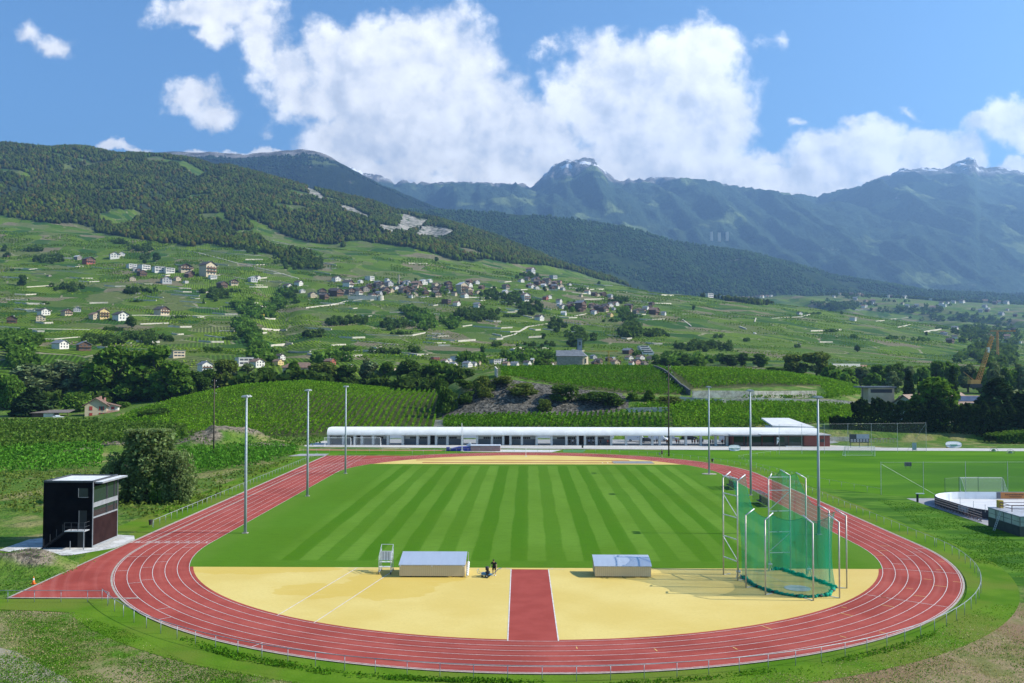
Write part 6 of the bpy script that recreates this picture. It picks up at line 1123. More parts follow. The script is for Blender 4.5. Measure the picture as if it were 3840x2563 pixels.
# clipped hedge and tall dark hedge: long leafy bodies along the bank
def hedge(name, lab, pts, n, ls, leaf, seed):
    r = np.random.default_rng(seed); P = []
    L = sum(hypot(c[0] - a[0], c[1] - a[1]) for a, c in zip(pts, pts[1:]))
    for a, c in zip(pts, pts[1:]):
        m_ = int(n * hypot(c[0] - a[0], c[1] - a[1]) / L); t = r.uniform(0, 1, m_); h = a[2] + (c[2] - a[2]) * t; w_ = a[3]; h = h * (.62 + .62 * fbm(t * 14 + a[0], t * 3, 3, seed)); s_ = r.uniform(-1, 1, m_); z = r.uniform(0, 1, m_) ** .7; sh = r.uniform(0, 1, m_) > .45; z = np.where(sh, z, 1.0 - r.uniform(0, .06, m_)); s2 = np.where(sh, np.sign(s_) * r.uniform(.85, 1.05, m_), s_)
        d = Vector((c[0] - a[0], c[1] - a[1])).normalized(); X = a[0] + (c[0] - a[0]) * t - d.y * s2 * w_ / 2; Y = a[1] + (c[1] - a[1]) * t + d.x * s2 * w_ / 2; P.append(np.stack([X, Y, hD(X, Y) + z * h + r.normal(0, .08, m_)], 1))
    P = np.concatenate(P); o0 = P.mean(0); o0[2] = P[:, 2].min(); V, Fq = leaves(P - o0, ls, seed=seed); o = raw(name, V, Fq, LEAF[leaf]); o.location = o0; set_tint(o, len(P), seed); return tag(o, lab, 'hedge')
LEAF['hedge'] = leafmat('leaf_hedge_shaded', (.018, .038, .010), (.038, .066, .016), .5, .15, True)  # leaf colour darkened to carry the shade on the hedge face
def gw(x, D): return CAM.x + loD(x) * D, CAM.y + D
hedge('clipped_hedge', 'low clipped dark hedge at the left end of the big hedge', [(*gw(1905, 283), 3.4, 3), (*gw(1956, 283), 3.4, 3)], 3500, .2, 'hedge', 5)
hedge('tall_hedge', 'tall dark overgrown hedge on the bank above the training lawn', [(*gw(1958, 284), 7.5, 5), (*gw(1990, 284), 9.0, 5), (*gw(2112, 283), 8.0, 5), (*gw(2230, 281), 8.5, 6), (*gw(2352, 279), 8.5, 6), (*gw(2500, 277), 8, 6)], 26000, .30, 'hedge', 6)
hedge('ivy_bank', 'bright leafy bank of ground ivy at the right edge below the hedge', [(*gw(2270, 268), 2.6, 8), (*gw(2420, 268), 4.0, 8)], 6000, .22, 'light', 7)
# ------------------------------------------------------------------ vineyards and crops as rows of leaf clusters
def rows(name, lab, poly, D0, D1, dirv, spacing, h, w_, per_m, ls, leaf, seed, gap=.03, lo=.55, hi=1.3, cat='vineyard'):
    r = np.random.default_rng(seed); d = Vector(dirv).normalized(); nrm = Vector((-d.y, d.x))
    pts = [gw(x, D) for x, _ in poly for D in (D0, D1)]; A = [p[0] * d.x + p[1] * d.y for p in pts]; Bn = [p[0] * nrm.x + p[1] * nrm.y for p in pts]
    P = []; k0, k1 = int(min(Bn) / spacing) - 1, int(max(Bn) / spacing) + 1
    for k in range(k0, k1):
        m_ = int((max(A) - min(A)) * per_m); a = r.uniform(min(A), max(A), m_); b_ = k * spacing + r.normal(0, w_ * .3, m_); P.append(np.stack([a * d.x + b_ * nrm.x, a * d.y + b_ * nrm.y], 1))
    P = np.concatenate(P); D = P[:, 1] - CAM.y; ok = (D > D0) & (D < D1); P = P[ok]; z = hD(P[:, 0], P[:, 1]); D = P[:, 1] - CAM.y
    px = np.interp((P[:, 0] - CAM.x) / D, KS, XS); py = np.interp(-(z - CAM.z) / D, -_ee, _vv); ok = in_poly(px, py, poly); ok &= fbm(P[:, 0] * .35, P[:, 1] * .35, 2, seed) > gap * 6
    P, z = P[ok], z[ok]; n = len(P); zz = z + h * r.uniform(.12, 1, n) ** .8; C3 = np.stack([P[:, 0], P[:, 1], zz], 1); V, Fq = leaves(C3, ls, seed=seed, up=.5); o = raw(name, V, Fq, LEAF[leaf] if isinstance(leaf, str) else leaf)
    q = np.clip((zz - z) / h, 0, 1); rr = np.random.default_rng(seed + 1); t = rr.uniform(lo, hi, n) * (.8 + .5 * fbm(P[:, 0] * .06, P[:, 1] * .06, 3, seed)); t = np.repeat(t, 4); color_attr(o.data, 'tint', np.stack([t, t, t * .9], -1))
    return stuff(o, lab, cat)
vl = leafmat('vine_leaf', (.078, .190, .010), (.145, .265, .020), .4, .3, True); vd = leafmat('vine_leaf_dark', (.052, .145, .009), (.10, .205, .016), .4, .3, True); corn = leafmat('corn_leaf', (.058, .175, .016), (.10, .235, .028), .8, .3, True); orch = leafmat('orchard_leaf', (.050, .105, .016), (.095, .155, .026), .5, .3, True)
rows('vineyard', 'green vineyard rows covering the left hill', [(395, 975), (400, 925), (470, 905), (560, 889), (700, 880), (830, 882), (900, 900), (1012, 902), (1012, 930), (1000, 985), (985, 1003), (700, 1003), (560, 1000), (430, 995)], 278, 428, (loD(1075), 1), 2.15, 1.75, .30, 9, .21, vl, 11)
rows('vineyard', 'green vineyard strip sloping away behind the house with red shutters', [(262, 970), (300, 950), (395, 922), (440, 905), (400, 985), (300, 975)], 300, 425, (1, .25), 2.1, 1.5, .6, 5, .28, vl, 12)
rows('orchard_rows', 'dark green orchard rows on the flat land at the left', [(-60, 975), (200, 972), (430, 985), (430, 1012), (200, 1030), (-60, 1046)], 215, 392, (1, .16), 3.3, 2.3, 1.0, 5, .32, orch, 13, cat='orchard')
rows('corn_field', 'bright green corn field left of the willow', [(-60, 1040), (80, 1030), (240, 1030), (236, 1078), (120, 1088), (-60, 1096)], 170, 330, (1, .1), 1.3, 1.9, .5, 5, .22, corn, 14, cat='corn')
rows('corn_field', 'green corn field between the willow and the track', [(410, 1042), (560, 1030), (672, 1030), (690, 1044), (600, 1070), (440, 1096)], 178, 262, (1, .12), 1.2, 2.0, .5, 7, .2, corn, 15, cat='corn')
rows('vineyard', 'upper vineyard on the knoll above the rock face', [(1148, 838), (1500, 840), (1535, 850), (1572, 905), (1500, 908), (1400, 904), (1300, 893), (1190, 868), (1150, 868)], 330, 448, (.42, 1), 2.1, 1.7, .34, 10, .22, vd, 16)
rows('vineyard', 'upper vineyard right of the dark stone wall', [(1538, 846), (1700, 850), (1900, 866), (2000, 902), (1900, 915), (1880, 884), (1700, 884), (1592, 892)], 325, 448, (.9, .6), 2.1, 1.6, .6, 8, .26, vl, 17)
rows('vineyard', 'narrow vineyard terrace between two stone walls', [(1700, 896), (1870, 892), (1995, 905), (1985, 914), (1700, 915)], 312, 345, (1, .1), 1.8, 1.4, .5, 6, .26, vl, 18)
rows('vineyard', 'dark vineyard strip directly behind the arcade, below the rocks', [(1016, 985), (1022, 955), (1180, 952), (1420, 950), (1545, 956), (1545, 985)], 266, 306, (.15, 1), 1.7, 1.9, .6, 14, .25, vd, 19)
rows('vineyard', 'bright vineyard strip right of the power pole behind the arcade', [(1440, 935), (1560, 922), (1900, 924), (1990, 930), (1960, 968), (1760, 978), (1545, 985), (1545, 950)], 268, 318, (.8, .6), 1.7, 1.7, .6, 13, .25, vl, 20)
rows('vineyard', 'green field strip beyond the big roofed hall at the right edge', [(2170, 890), (2349, 880), (2420, 880), (2420, 905), (2180, 905)], 330, 440, (1, .1), 1.8, 1.3, .6, 4, .3, vl, 21)
rows('meadow_weeds', 'tall mixed weeds and shrubs on the bank left of the track', [(-60, 1096), (235, 1085), (430, 1105), (560, 1085), (690, 1052), (600, 1095), (430, 1180), (330, 1195), (60, 1185), (-60, 1190)], 120, 215, (1, .3), 1.1, .85, 1.2, 3.2, .16, LEAF['olive'], 22, gap=.07, cat='weeds')
rows('meadow_weeds', 'green herbs behind the corn and around the earth heaps', [(380, 985), (740, 1002), (738, 1020), (680, 1034), (560, 1032), (400, 1045)], 200, 292, (1, .2), 1.6, .9, 1.4, 1.6, .24, LEAF['mid'], 23, gap=.07, cat='weeds')
# ------------------------------------------------------------------ rough grass tufts in the foreground
def tufts(name, lab, poly, n, ls, leaf, seed, h=.16):
    r = np.random.default_rng(seed); xs = r.uniform(min(p[0] for p in poly), max(p[0] for p in poly), n * 3); ys = r.uniform(min(p[1] for p in poly), max(p[1] for p in poly), n * 3); ok = in_poly(xs, ys, poly); xs, ys = xs[ok][:n], ys[ok][:n]
    G3 = np.array([G(x, y) for x, y in zip(xs, ys)]); m_ = fbm(G3[:, 0] * .22, G3[:, 1] * .22, 4, seed) + r.normal(0, .09, len(G3)) > .47; G3 = G3[m_]; G3[:, 2] = hD(G3[:, 0], G3[:, 1]) + h * r.uniform(.2, 1, len(G3)); V, Fq = leaves(G3, ls, seed=seed, up=.1); o = raw(name, V, Fq, leaf); set_tint(o, len(G3), seed); return stuff(o, lab, 'grass')
gt1 = leafmat('tuft_green', (.045, .135, .008), (.11, .225, .018), .7, .3, True); gt2 = leafmat('tuft_dry', (.30, .26, .12), (.44, .38, .20), .7, .3, True)
PL = [(-20, 1398), (170, 1405), (300, 1450), (430, 1522), (700, 1568), (1150, 1585), (-20, 1600)]; PR = [(1560, 1575), (1800, 1540), (2080, 1475), (2260, 1390), (2380, 1380), (2380, 1600), (1500, 1600)]
tufts('grass_tufts', 'rough green grass on the slope at the lower left', PL, 42000, .035, gt1, 1, .09); tufts('dry_grass', 'dry straw coloured grass among the green at the lower left', PL, 15000, .032, gt2, 2, .07); tufts('grass_tufts', 'rough green grass at the lower right corner', PR, 11000, .035, gt1, 3, .09); tufts('dry_grass', 'dry straw coloured grass at the lower right corner', PR, 30000, .032, gt2, 4, .07)
tufts('grass_tufts', 'green tufts around the earth heap beside the gravel', [(-20, 1280), (60, 1262), (150, 1270), (230, 1285), (90, 1345), (-20, 1372)], 2600, .05, gt1, 5, .08); tufts('grass_tufts', 'dark uneven grass on the slope right of the track', [(2010, 1145), (2160, 1165), (2349, 1250), (2349, 1330), (2240, 1290), (2100, 1200)], 9000, .06, leafmat('tuft_deep', (.040, .125, .008), (.075, .18, .016), .7, .3, True), 6, .06)
lg = leafmat('long_grass', (.05, .145, .008), (.10, .22, .016), .7, .3, True)
tufts('long_grass', 'longer dark grass along the foot of the front railing', [(420, 1462), (560, 1502), (800, 1544), (1000, 1556), (1250, 1563), (1250, 1570), (980, 1565), (780, 1554), (540, 1514), (410, 1472)], 14000, .06, lg, 7, .22)
tufts('long_grass', 'longer dark grass along the lower edge of the right verge', [(1330, 1572), (1620, 1552), (1900, 1518), (2090, 1470), (2200, 1420), (2210, 1428), (2100, 1482), (1900, 1530), (1620, 1562), (1330, 1580)], 9000, .055, lg, 8, .2)
# bare earth and dry ground sheets with their own shape
dry = mat('dry_ground', (.17, .165, .06), (.07, .155, .014), .5, .95, 7, spec=.02, c3=(.25, .21, .11), scale3=.12, lo=.38, hi=.62, bump=.06, bscale=3)
struct(MB().poly([(p.x, p.y, -.040) for p in [G(x, y) for x, y in PL]][::-1]).build('rough_ground', dry))
dry2 = mat('brown_ground', (.27, .20, .115), (.15, .155, .05), .45, .95, 7, spec=.05, c3=(.22, .145, .085), scale3=.14, lo=.4, hi=.64, bump=.06, bscale=3)
struct(MB().poly([(p.x, p.y, -.038) for p in [G(x, y) for x, y in PR]][::-1]).build('bare_ground', dry2))
pth = mat('stony_path', (.27, .24, .17), (.12, .16, .05), .9, .95, 7, c3=(.30, .27, .20), scale3=.3, lo=.48, hi=.6)
struct(MB().poly([(p.x, p.y, -.030) for p in [G(x, y) for x, y in [(-30, 1478), (40, 1495), (90, 1522), (160, 1560), (190, 1585), (-30, 1600)]]][::-1]).build('stony_path', pth))
# ------------------------------------------------------------------ dry stone walls on the knoll
stone = mat('dry_stone', (.60, .53, .42), (.36, .31, .24), 1.3, .95, 6, c3=(.64, .58, .47), scale3=.35, bump=.15, bscale=2.5); stone_d = mat('dark_stone', (.12, .12, .12), (.07, .07, .07), 1.0, .95)
def wall(lab, pts, h, th=.5, m=stone, name='stone_wall', group=None, sink=.6):
    o0 = Vector((pts[0][0], pts[0][1], hz(*pts[0]))); b_ = MB()
    for a, c in zip(pts, pts[1:]):
        za, zc = hz(*a) - o0.z, hz(*c) - o0.z; d = Vector((c[0] - a[0], c[1] - a[1])).normalized(); n = Vector((-d.y, d.x)) * th / 2; ha, hc = (h if np.isscalar(h) else h[0]), (h if np.isscalar(h) else h[1])
        A = Vector((a[0] - o0.x, a[1] - o0.y)); Cc = Vector((c[0] - o0.x, c[1] - o0.y))
        v = [(A.x - n.x, A.y - n.y, za - sink), (A.x + n.x, A.y + n.y, za - sink), (Cc.x + n.x, Cc.y + n.y, zc - sink), (Cc.x - n.x, Cc.y - n.y, zc - sink)]
        b_.add(v + [(v[0][0], v[0][1], za + ha), (v[1][0], v[1][1], za + ha), (v[2][0], v[2][1], zc + hc), (v[3][0], v[3][1], zc + hc)], [(0, 3, 2, 1), (4, 5, 6, 7), (0, 1, 5, 4), (1, 2, 6, 5), (2, 3, 7, 6), (3, 0, 4, 7)])
    o = b_.build(name, m); o.location = o0; return tag(o, lab, 'wall', group)
W_ = lambda xs, Ds: [gw(x, D) for x, D in zip(np.linspace(xs[0], xs[1], 9), np.interp(np.linspace(0, 1, 9), np.linspace(0, 1, len(Ds)), Ds))]
wall('long cream stone terrace wall under the upper right vineyard', W_((1588, 1872), (331, 333, 340)), 2.6); wall('lower cream stone terrace wall running right across the knoll', W_((1655, 1996), (316, 318, 322)), 2.2); wall('dark stone wall running up between the two upper vineyards', W_((1582, 1500), (338, 380, 425)), 2.2, .6, stone_d); wall('bright broken stone wall just left of the power pole', W_((1436, 1532), (309, 306)), 1.5); wall('cream stone wall at the foot of the right vineyard behind the pavilion', W_((1700, 1985), (271, 273)), 1.3); wall('stone buttress bend of the middle terrace wall', W_((1545, 1662), (322, 317)), 1.8)
wall('white wall stump standing on top of the rocky knoll', [gw(1136, 352), gw(1141, 330)], 3.4, .5, stone, 'wall_stump'); wall('low pale wall along the crest of the upper vineyard', W_((1370, 1502), (446, 442)), 1.2, .5, stone_d)
st_ = MB()
for k in range(14): x, y = gw(1008 + k * .25, 276 + k * 2.3); st_.box(x - 2.2, x + 2.2, y - .5, y + .5, hz(x, y) - .3, hz(x, y) + .28)
tag(st_.build('stone_steps', stone), 'flight of pale stone steps between the left vineyard and the dark strip', 'steps')
# ------------------------------------------------------------------ woods on the slopes
ICO_V = np.array([(0,0,1),(.894,0,.447),(.276,.851,.447),(-.724,.526,.447),(-.724,-.526,.447),(.276,-.851,.447),(.724,.526,-.447),(-.276,.851,-.447),(-.894,0,-.447),(-.276,-.851,-.447),(.724,-.526,-.447),(0,0,-1)])
ICO_F = np.array([(0,1,2),(0,2,3),(0,3,4),(0,4,5),(0,5,1),(1,6,2),(2,7,3),(3,8,4),(4,9,5),(5,10,1),(1,10,6),(2,6,7),(3,7,8),(4,8,9),(5,9,10),(6,11,7),(7,11,8),(8,11,9),(9,11,10),(10,11,6)])
def far_wood(name, lab, X, Y, Z, rad, hgt, leaf, seed, brown=.05):
    r = np.random.default_rng(seed); n = len(X); s = r.uniform(.7, 1.3, n)
    V = ICO_V[None] * (1 + r.uniform(-.28, .28, (n, 12, 1))); V = V * np.stack([s * rad * r.uniform(.85, 1.2, n), s * rad, s * hgt * .5], 1)[:, None, :]
    tp = r.uniform(0, 1, n) < .45; V[tp] *= np.where(V[tp][:, :, 2:3] > 0, np.array([.62, .62, 1.35]), 1.0)
    V += np.stack([X, Y, Z + s * hgt * .38], 1)[:, None, :]; Fq = (ICO_F[None] + (np.arange(n) * 12)[:, None, None]).reshape(-1, 3)
    o = raw(name, V.reshape(-1, 3), Fq, LEAF[leaf] if isinstance(leaf, str) else leaf); t = r.uniform(.55, 1.35, n); br = r.uniform(0, 1, n) < brown; li = r.uniform(0, 1, n) < .12
    C = np.stack([np.where(br, 1.35, 1.0) * t, np.where(br, .82, np.where(li, 1.25, 1.0)) * t, np.where(br, 1.2, .95) * t], 1); color_attr(o.data, 'tint', np.repeat(C, 12, 0)); return stuff(o, lab, 'woodland')
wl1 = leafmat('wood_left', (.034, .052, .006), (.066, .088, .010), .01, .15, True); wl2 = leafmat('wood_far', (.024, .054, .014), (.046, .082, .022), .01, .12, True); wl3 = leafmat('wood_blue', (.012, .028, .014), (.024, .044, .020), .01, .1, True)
def scatter_T1(n, seed, polys):
    r = np.random.default_rng(seed); D = np.sqrt(r.uniform(1500 ** 2, 3450 ** 2, n)); k = r.uniform(KS[60], KS[-60], n); X = CAM.x + k * D; Y = CAM.y + D; Z = hD(X, Y); px = np.interp(k, KS, XS); py = np.interp(-(Z - CAM.z) / D, -_ee, _vv); jx_ = 9 * (fbm(X / 50, Y / 50, 3, 41) - .5); ok = np.zeros(n, bool)
    for p in polys: ok |= in_poly(px + jx_, py + jx_, p)
    for p in CL: ok &= ~in_poly(px, py, p)
    clear = fbm(X / 130, Y / 130, 3, 77) > .69; return X[ok & ~clear], Y[ok & ~clear], Z[ok & ~clear]
far_wood('forest', 'dense dark forest covering the upper left mountainside', *scatter_T1(105000, 51, [FOREST[0]]), 5.0, 11.5, wl1, 52, .16)
far_wood('forest', 'wooded spurs and copses along the foot of the middle mountain', *scatter_T1(60000, 53, FOREST[1:]), 4.2, 9.5, wl1, 54, .02)
def scatter_range(X, Y, Z, n, seed, i0, i1, thr=.60):
    r = np.random.default_rng(seed); ny, nx = X.shape; i = r.uniform(i0 * ny, i1 * ny - 1.01, n); j = r.uniform(0, nx - 1.01, n); a, b_ = i.astype(int), j.astype(int); f, g_ = i - a, j - b_
    def s(A): return (A[a, b_] * (1 - g_) + A[a, b_ + 1] * g_) * (1 - f) + (A[a + 1, b_] * (1 - g_) + A[a + 1, b_ + 1] * g_) * f
    x, y, z = s(X), s(Y), s(Z); ok = fbm(x / 260, y / 260, 4, seed) < thr; return x[ok], y[ok], z[ok]
far_wood('forest', 'blue-green forest on the wooded hill right of centre', *scatter_range(mX, mY, mZ, 60000, 61, .0, .76), 6.5, 13, wl2, 62, .01)
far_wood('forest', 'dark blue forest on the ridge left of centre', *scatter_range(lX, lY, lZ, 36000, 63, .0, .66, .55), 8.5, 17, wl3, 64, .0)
# copses, hedges and gully woods among the vineyards (photo boxes -> trees on the real slope)
def copse(lab, boxes, rad, hgt, leaf, seed, dens=1.0, nl=70, Dm=500):
    rad, hgt, dens = rad * .8, hgt * .85, dens * .95
    r = np.random.default_rng(seed); C = []
    for (x0, x1, y0, y1, n) in boxes:
        for _ in range(int(n * dens)):
            u = r.normal(0, .42, 2); x, y = (x0 + x1) / 2 + np.clip(u[0], -1, 1) * (x1 - x0) / 2, (y0 + y1) / 2 + np.clip(u[1], -1, 1) * (y1 - y0) / 2; p = hit(x, y + 2, Dm)
            C.append((p.x, p.y, p.z))
    C = np.array(C); n = len(C); d = r.normal(size=(n, nl, 3)); d /= np.linalg.norm(d, axis=2)[:, :, None]; s = r.uniform(.65, 1.35, (n, 1, 1)); q = d * r.uniform(.55, 1.0, (n, nl, 1)) * np.array([rad, rad, hgt * .55]) * s
    P = C[:, None, :] + q; P[:, :, 2] += (hgt * .42 * s)[:, :, 0]; o0 = C.mean(0); P = P.reshape(-1, 3) - o0; V, Fq = leaves(P, .30 * rad, seed=seed); o = raw('copse', V, Fq, LEAF[leaf]); o.location = o0
    t = np.repeat(np.repeat(r.uniform(.6, 1.3, n), nl), 4) * np.repeat(r.uniform(.75, 1.25, n * nl), 4); color_attr(o.data, 'tint', np.stack([t, t, t], 1)); return stuff(o, lab, 'copse')
LEAF['copse'] = leafmat('leaf_copse', (.042, .080, .014), (.085, .135, .026), .2, .3, True)
copse('dark copse beside the pale cliff at the far left of the slope', [(67, 154, 584, 608, 46), (40, 110, 568, 580, 16), (0, 14, 560, 600, 8)], 5, 9, 'copse', 71)
copse('dark hedge wood running diagonally down the upper left vineyards', [(241, 300, 550, 562, 22), (290, 345, 560, 578, 22), (314, 340, 582, 602, 10), (310, 366, 560, 584, 16)], 4.6, 8, 'copse', 72)
copse('long dark hedgerow above the great dark tree on the left', [(181, 300, 774, 793, 46), (280, 391, 764, 792, 46)], 3.6, 6.5, 'copse', 73)
copse('dark trees in the lower left corner of the vineyard slope', [(-20, 60, 762, 802, 46), (40, 105, 776, 796, 26), (0, 90, 800, 850, 40)], 4, 7.5, 'mid', 74)
copse('dark clump of trees between the left vineyards', [(114, 195, 652, 671, 30), (262, 360, 660, 676, 24)], 3.8, 7, 'copse', 75)
copse('leafy gully wood cutting down between the left and middle vineyards', [(524, 590, 690, 722, 34), (570, 600, 706, 735, 16), (640, 672, 660, 684, 18), (618, 655, 680, 710, 24), (600, 636, 704, 735, 22), (534, 575, 730, 752, 16), (545, 590, 745, 775, 22), (556, 600, 765, 795, 20), (572, 614, 785, 818, 24)], 5, 9, 'mid', 76)
copse('dark trees under the yellow vehicles by the gully', [(457, 529, 664, 690, 34), (640, 690, 650, 690, 24), (697, 744, 764, 778, 16), (745, 785, 732, 748, 14)], 4.2, 8, 'copse', 77)
copse('dark round wood on the slope above the village', [(628, 735, 576, 622, 120), (540, 640, 562, 582, 60)], 5, 9, 'copse', 78)
copse('dark hedge line below the left half of the village', [(758, 851, 728, 748, 40), (869, 931, 735, 757, 34)], 3.8, 7, 'copse', 79)
copse('green gully wood below the middle of the village', [(918, 960, 698, 740, 36), (945, 1002, 715, 757, 44), (1015, 1060, 735, 754, 24)], 4.6, 8.5, 'mid', 80)
copse('dark wood below the cream block at the right of the village', [(1045, 1150, 706, 740, 80), (1100, 1150, 660, 690, 26)], 4.4, 8, 'copse', 81)
copse('long gully wood between the two hamlets', [(1150, 1200, 672, 700, 40), (1180, 1252, 694, 727, 50), (1257, 1300, 735, 765, 16), (1290, 1368, 760, 802, 30)], 4.6, 8.5, 'copse', 82)
copse('big dark tree group right of the white walls', [(1427, 1470, 742, 786, 52)], 6, 12, 'copse', 83)
copse('straight dark hedge right of the big tree group', [(1463, 1541, 760, 774, 40)], 4, 6.5, 'copse', 84)
copse('dark oval thicket low on the right vineyards', [(1550, 1673, 790, 806, 64)], 4, 7, 'copse', 85)
copse('dark trees around the hilltop hamlet', [(1186, 1240, 622, 643, 26), (1390, 1448, 683, 702, 20), (1424, 1448, 722, 732, 12), (1320, 1345, 662, 672, 8)], 4.4, 8, 'copse', 86)
copse('village garden trees among the roofs', [(835, 880, 660, 684, 12), (940, 980, 660, 684, 14), (880, 1000, 640, 690, 18), (1000, 1030, 656, 676, 12), (1160, 1200, 668, 690, 14), (1290, 1340, 700, 715, 10), (1400, 1500, 706, 726, 14)], 3.6, 7, 'mid', 87)
copse('trees of the far town on the right', [(1850, 2010, 690, 712, 90), (1900, 2349, 640, 700, 220), (2060, 2349, 712, 745, 60), (2180, 2349, 742, 790, 80), (2000, 2200, 700, 720, 50)], 8, 13, 'copse', 88, 1, 40)
copse('dark wooded strip on the saddle in front of the mountain', [(1860, 2040, 655, 690, 120), (2200, 2349, 780, 835, 90), (2240, 2349, 800, 845, 60)], 7, 12, 'copse', 89, 1, 40)
copse('low green wood between the valley village houses', [(560, 640, 812, 835, 30), (700, 800, 815, 838, 20), (1150, 1300, 812, 832, 40), (1480, 1660, 820, 840, 30), (1040, 1120, 825, 840, 16)], 4, 7.5, 'mid', 90)
copse('scattered hedge scrub low on the middle vineyards', [(820, 960, 806, 812, 14), (930, 960, 800, 812, 6), (1155, 1290, 788, 796, 10), (1130, 1160, 790, 796, 6)], 3, 5, 'copse', 91)
_q = random.Random(23)
for zi, (zx0, zx1, zl) in enumerate([(-10, 500, 'left'), (500, 1000, 'middle'), (1000, 1560, 'right middle'), (1560, 2250, 'right')]):
    bx = []
    for _ in range(9):
        x = _q.uniform(zx0, zx1); y = _q.uniform(600 + max(0, x - 400) * .075, 818 + min(0, (x - 1200)) * .005); ln_ = _q.uniform(10, 60)
        if not any(in_poly([x], [y], p)[0] for p in FOREST): bx.append((x, x + ln_, y, y + _q.uniform(1.5, 5), ln_ / 3.4))
    copse('thin dark scrub lines along the parcel edges of the ' + zl + ' vineyards', bx, 2.3 + .3 * zi, 3.4 + .5 * zi, 'dark', 110 + zi, 1, 40)
copse('leafy undergrowth between the trunks of the left wood', [(430, 620, 884, 900, 50), (600, 830, 880, 892, 60), (800, 1050, 880, 900, 70), (0, 250, 925, 950, 50), (240, 430, 900, 925, 40)], 4.4, 7, 'copse', 140, 1, 80, 425)
copse('leafy undergrowth under the right row of distant trees', [(1900, 2120, 868, 884, 50), (2120, 2349, 868, 882, 50)], 4.4, 7, 'mid', 141, 1, 80, 440)
SINGLE = [(47, 656, 26, 'round', 'dark', 'single dark tree in the left vineyards above the lower houses'), (355, 600, 20, 'round', 'dark', 'lone dark tree above the white modern buildings'), (465, 697, 12, 'conifer', 'dark', 'small pointed tree on the vineyard bank left of the gully'), (300, 752, 26, 'round', 'dark', 'dark tree right of the white gabled house'), (1106, 810, 16, 'round', 'dark', 'small lone tree on the lower middle vineyards'), (1247, 778, 14, 'round', 'dark', 'small lone tree in the vineyards above the church'), (1374, 655, 10, 'round', 'dark', 'lone dark tree on the ridge vineyard right of the hilltop hamlet'), (1250, 669, 12, 'round', 'dark', 'dark round tree below the hilltop hamlet'), (1968, 808, 16, 'round', 'dark', 'lone dark tree on the right vineyards below the terraces'), (1932, 722, 8, 'round', 'dark', 'tiny lone dark tree on the second vineyard slope'), (2126, 770, 9, 'round', 'dark', 'tiny dark tree near the right end of the vineyards'), (1101, 690, 10, 'conifer', 'dark', 'pointed dark tree at the right end of the lower village'), (1053, 698, 12, 'conifer', 'conifer', 'dark spruce beside the pale terrace wall of the village'), (1108, 823, 14, 'conifer', 'conifer', 'dark spruce among the valley houses left of the knoll wall'), (758, 748, 14, 'round', 'dark', 'dark tree over the white wall fragment below the village'), (1000, 600, 10, 'round', 'dark', 'small tree at the upper edge of the vineyards above the village'), (1592, 711, 10, 'round', 'dark', 'dark tree at the lower tip of the wooded spur'), (208, 773, 10, 'round', 'dark', 'small dark tree above the long hedgerow'), (68, 778, 10, 'round', 'dark', 'small dark tree left of the slate roofed house')]
for px, py, hp, stl, lf, lab in SINGLE: p = hit(px, py, 480); D = p.y - CAM.y; h = hp / 2075 * D; place_tree('tree', lab, 'tree', p, h, h * (.95 if stl == 'round' else .5), stl, lf, int(px) % 3, 2400, .4, 'lone trees on the vineyard slopes')
# vines on the big slope: leaf clusters set out in parcels, each with its own row direction
def slope_vines(name, lab, k0, k1, D0, D1, n, seed, leaf):
    r = np.random.default_rng(seed); D = np.sqrt(r.uniform(D0 ** 2, D1 ** 2, n)); kk = r.uniform(k0, k1, n); X = CAM.x + kk * D; Y = CAM.y + D
    wx, wy = X + 22 * (fbm(X / 90, Y / 90, 2, 5) - .5), Y + 26 * (fbm(X / 80, Y / 90, 2, 6) - .5); cy = np.floor(wy / 40); cx = np.floor(wx / 46 + vnoise(cy, cy * 0, 3) * 1.7); hsh = lambda s: vnoise(cx * 7.13 + s * 31.7, cy * 3.77 + s * 11.1, 12 + s)
    d1, d2, d3 = hsh(0), hsh(1), hsh(2); sp = 3.2 * np.maximum(1, D / 1000); up = d1 > .42; lean = (d2 - .5) * .9
    c = np.where(up, X + lean * Y, Y + .25 * lean * X); ci = np.round(c / sp) * sp + r.normal(0, .18 * sp, n); dx = ci - c; X = np.where(up, X + dx, X); Y = np.where(up, Y, Y + dx)
    fx, fy = wx / 46 + vnoise(cy, cy * 0, 3) * 1.7 - cx, wy / 40 - cy; ok = (fx > .05) & (fx < .96) & (fy > .07) & (fy < .95) & (d3 > .53)
    X, Y, t0 = X[ok], Y[ok], (.55 + .95 * d2)[ok]; Dk = Y - CAM.y; Z = hD(X, Y); i = np.clip(np.interp(Dk, RD, np.arange(len(RD))), 0, len(RD) - 1).astype(int); j = np.clip(np.interp((X - CAM.x) / Dk, KS, np.arange(len(XS))), 0, len(XS) - 1).astype(int); ok = (FO_GRID[i, j] < .4)
    X, Y, Z, t0, Dk = X[ok], Y[ok], Z[ok], t0[ok], Dk[ok]; s = .52 * np.maximum(1, Dk / 1000) ; C3 = np.stack([X, Y, Z + r.uniform(.1, 1.0, len(X))], 1); V, Fq = leaves(C3, s, seed=seed, up=.8); o = raw(name, V, Fq, leaf)
    t = np.repeat(t0 * r.uniform(.7, 1.3, len(X)), 4); w_ = np.repeat(1 + .25 * (vnoise(X * .02, Y * .02, 4) - .5), 4); color_attr(o.data, 'tint', np.stack([t * w_, t, t * .85], -1)); return stuff(o, lab, 'vineyard')
sv = leafmat('slope_vine_leaf', (.075, .140, .008), (.14, .21, .016), .03, .25, True)
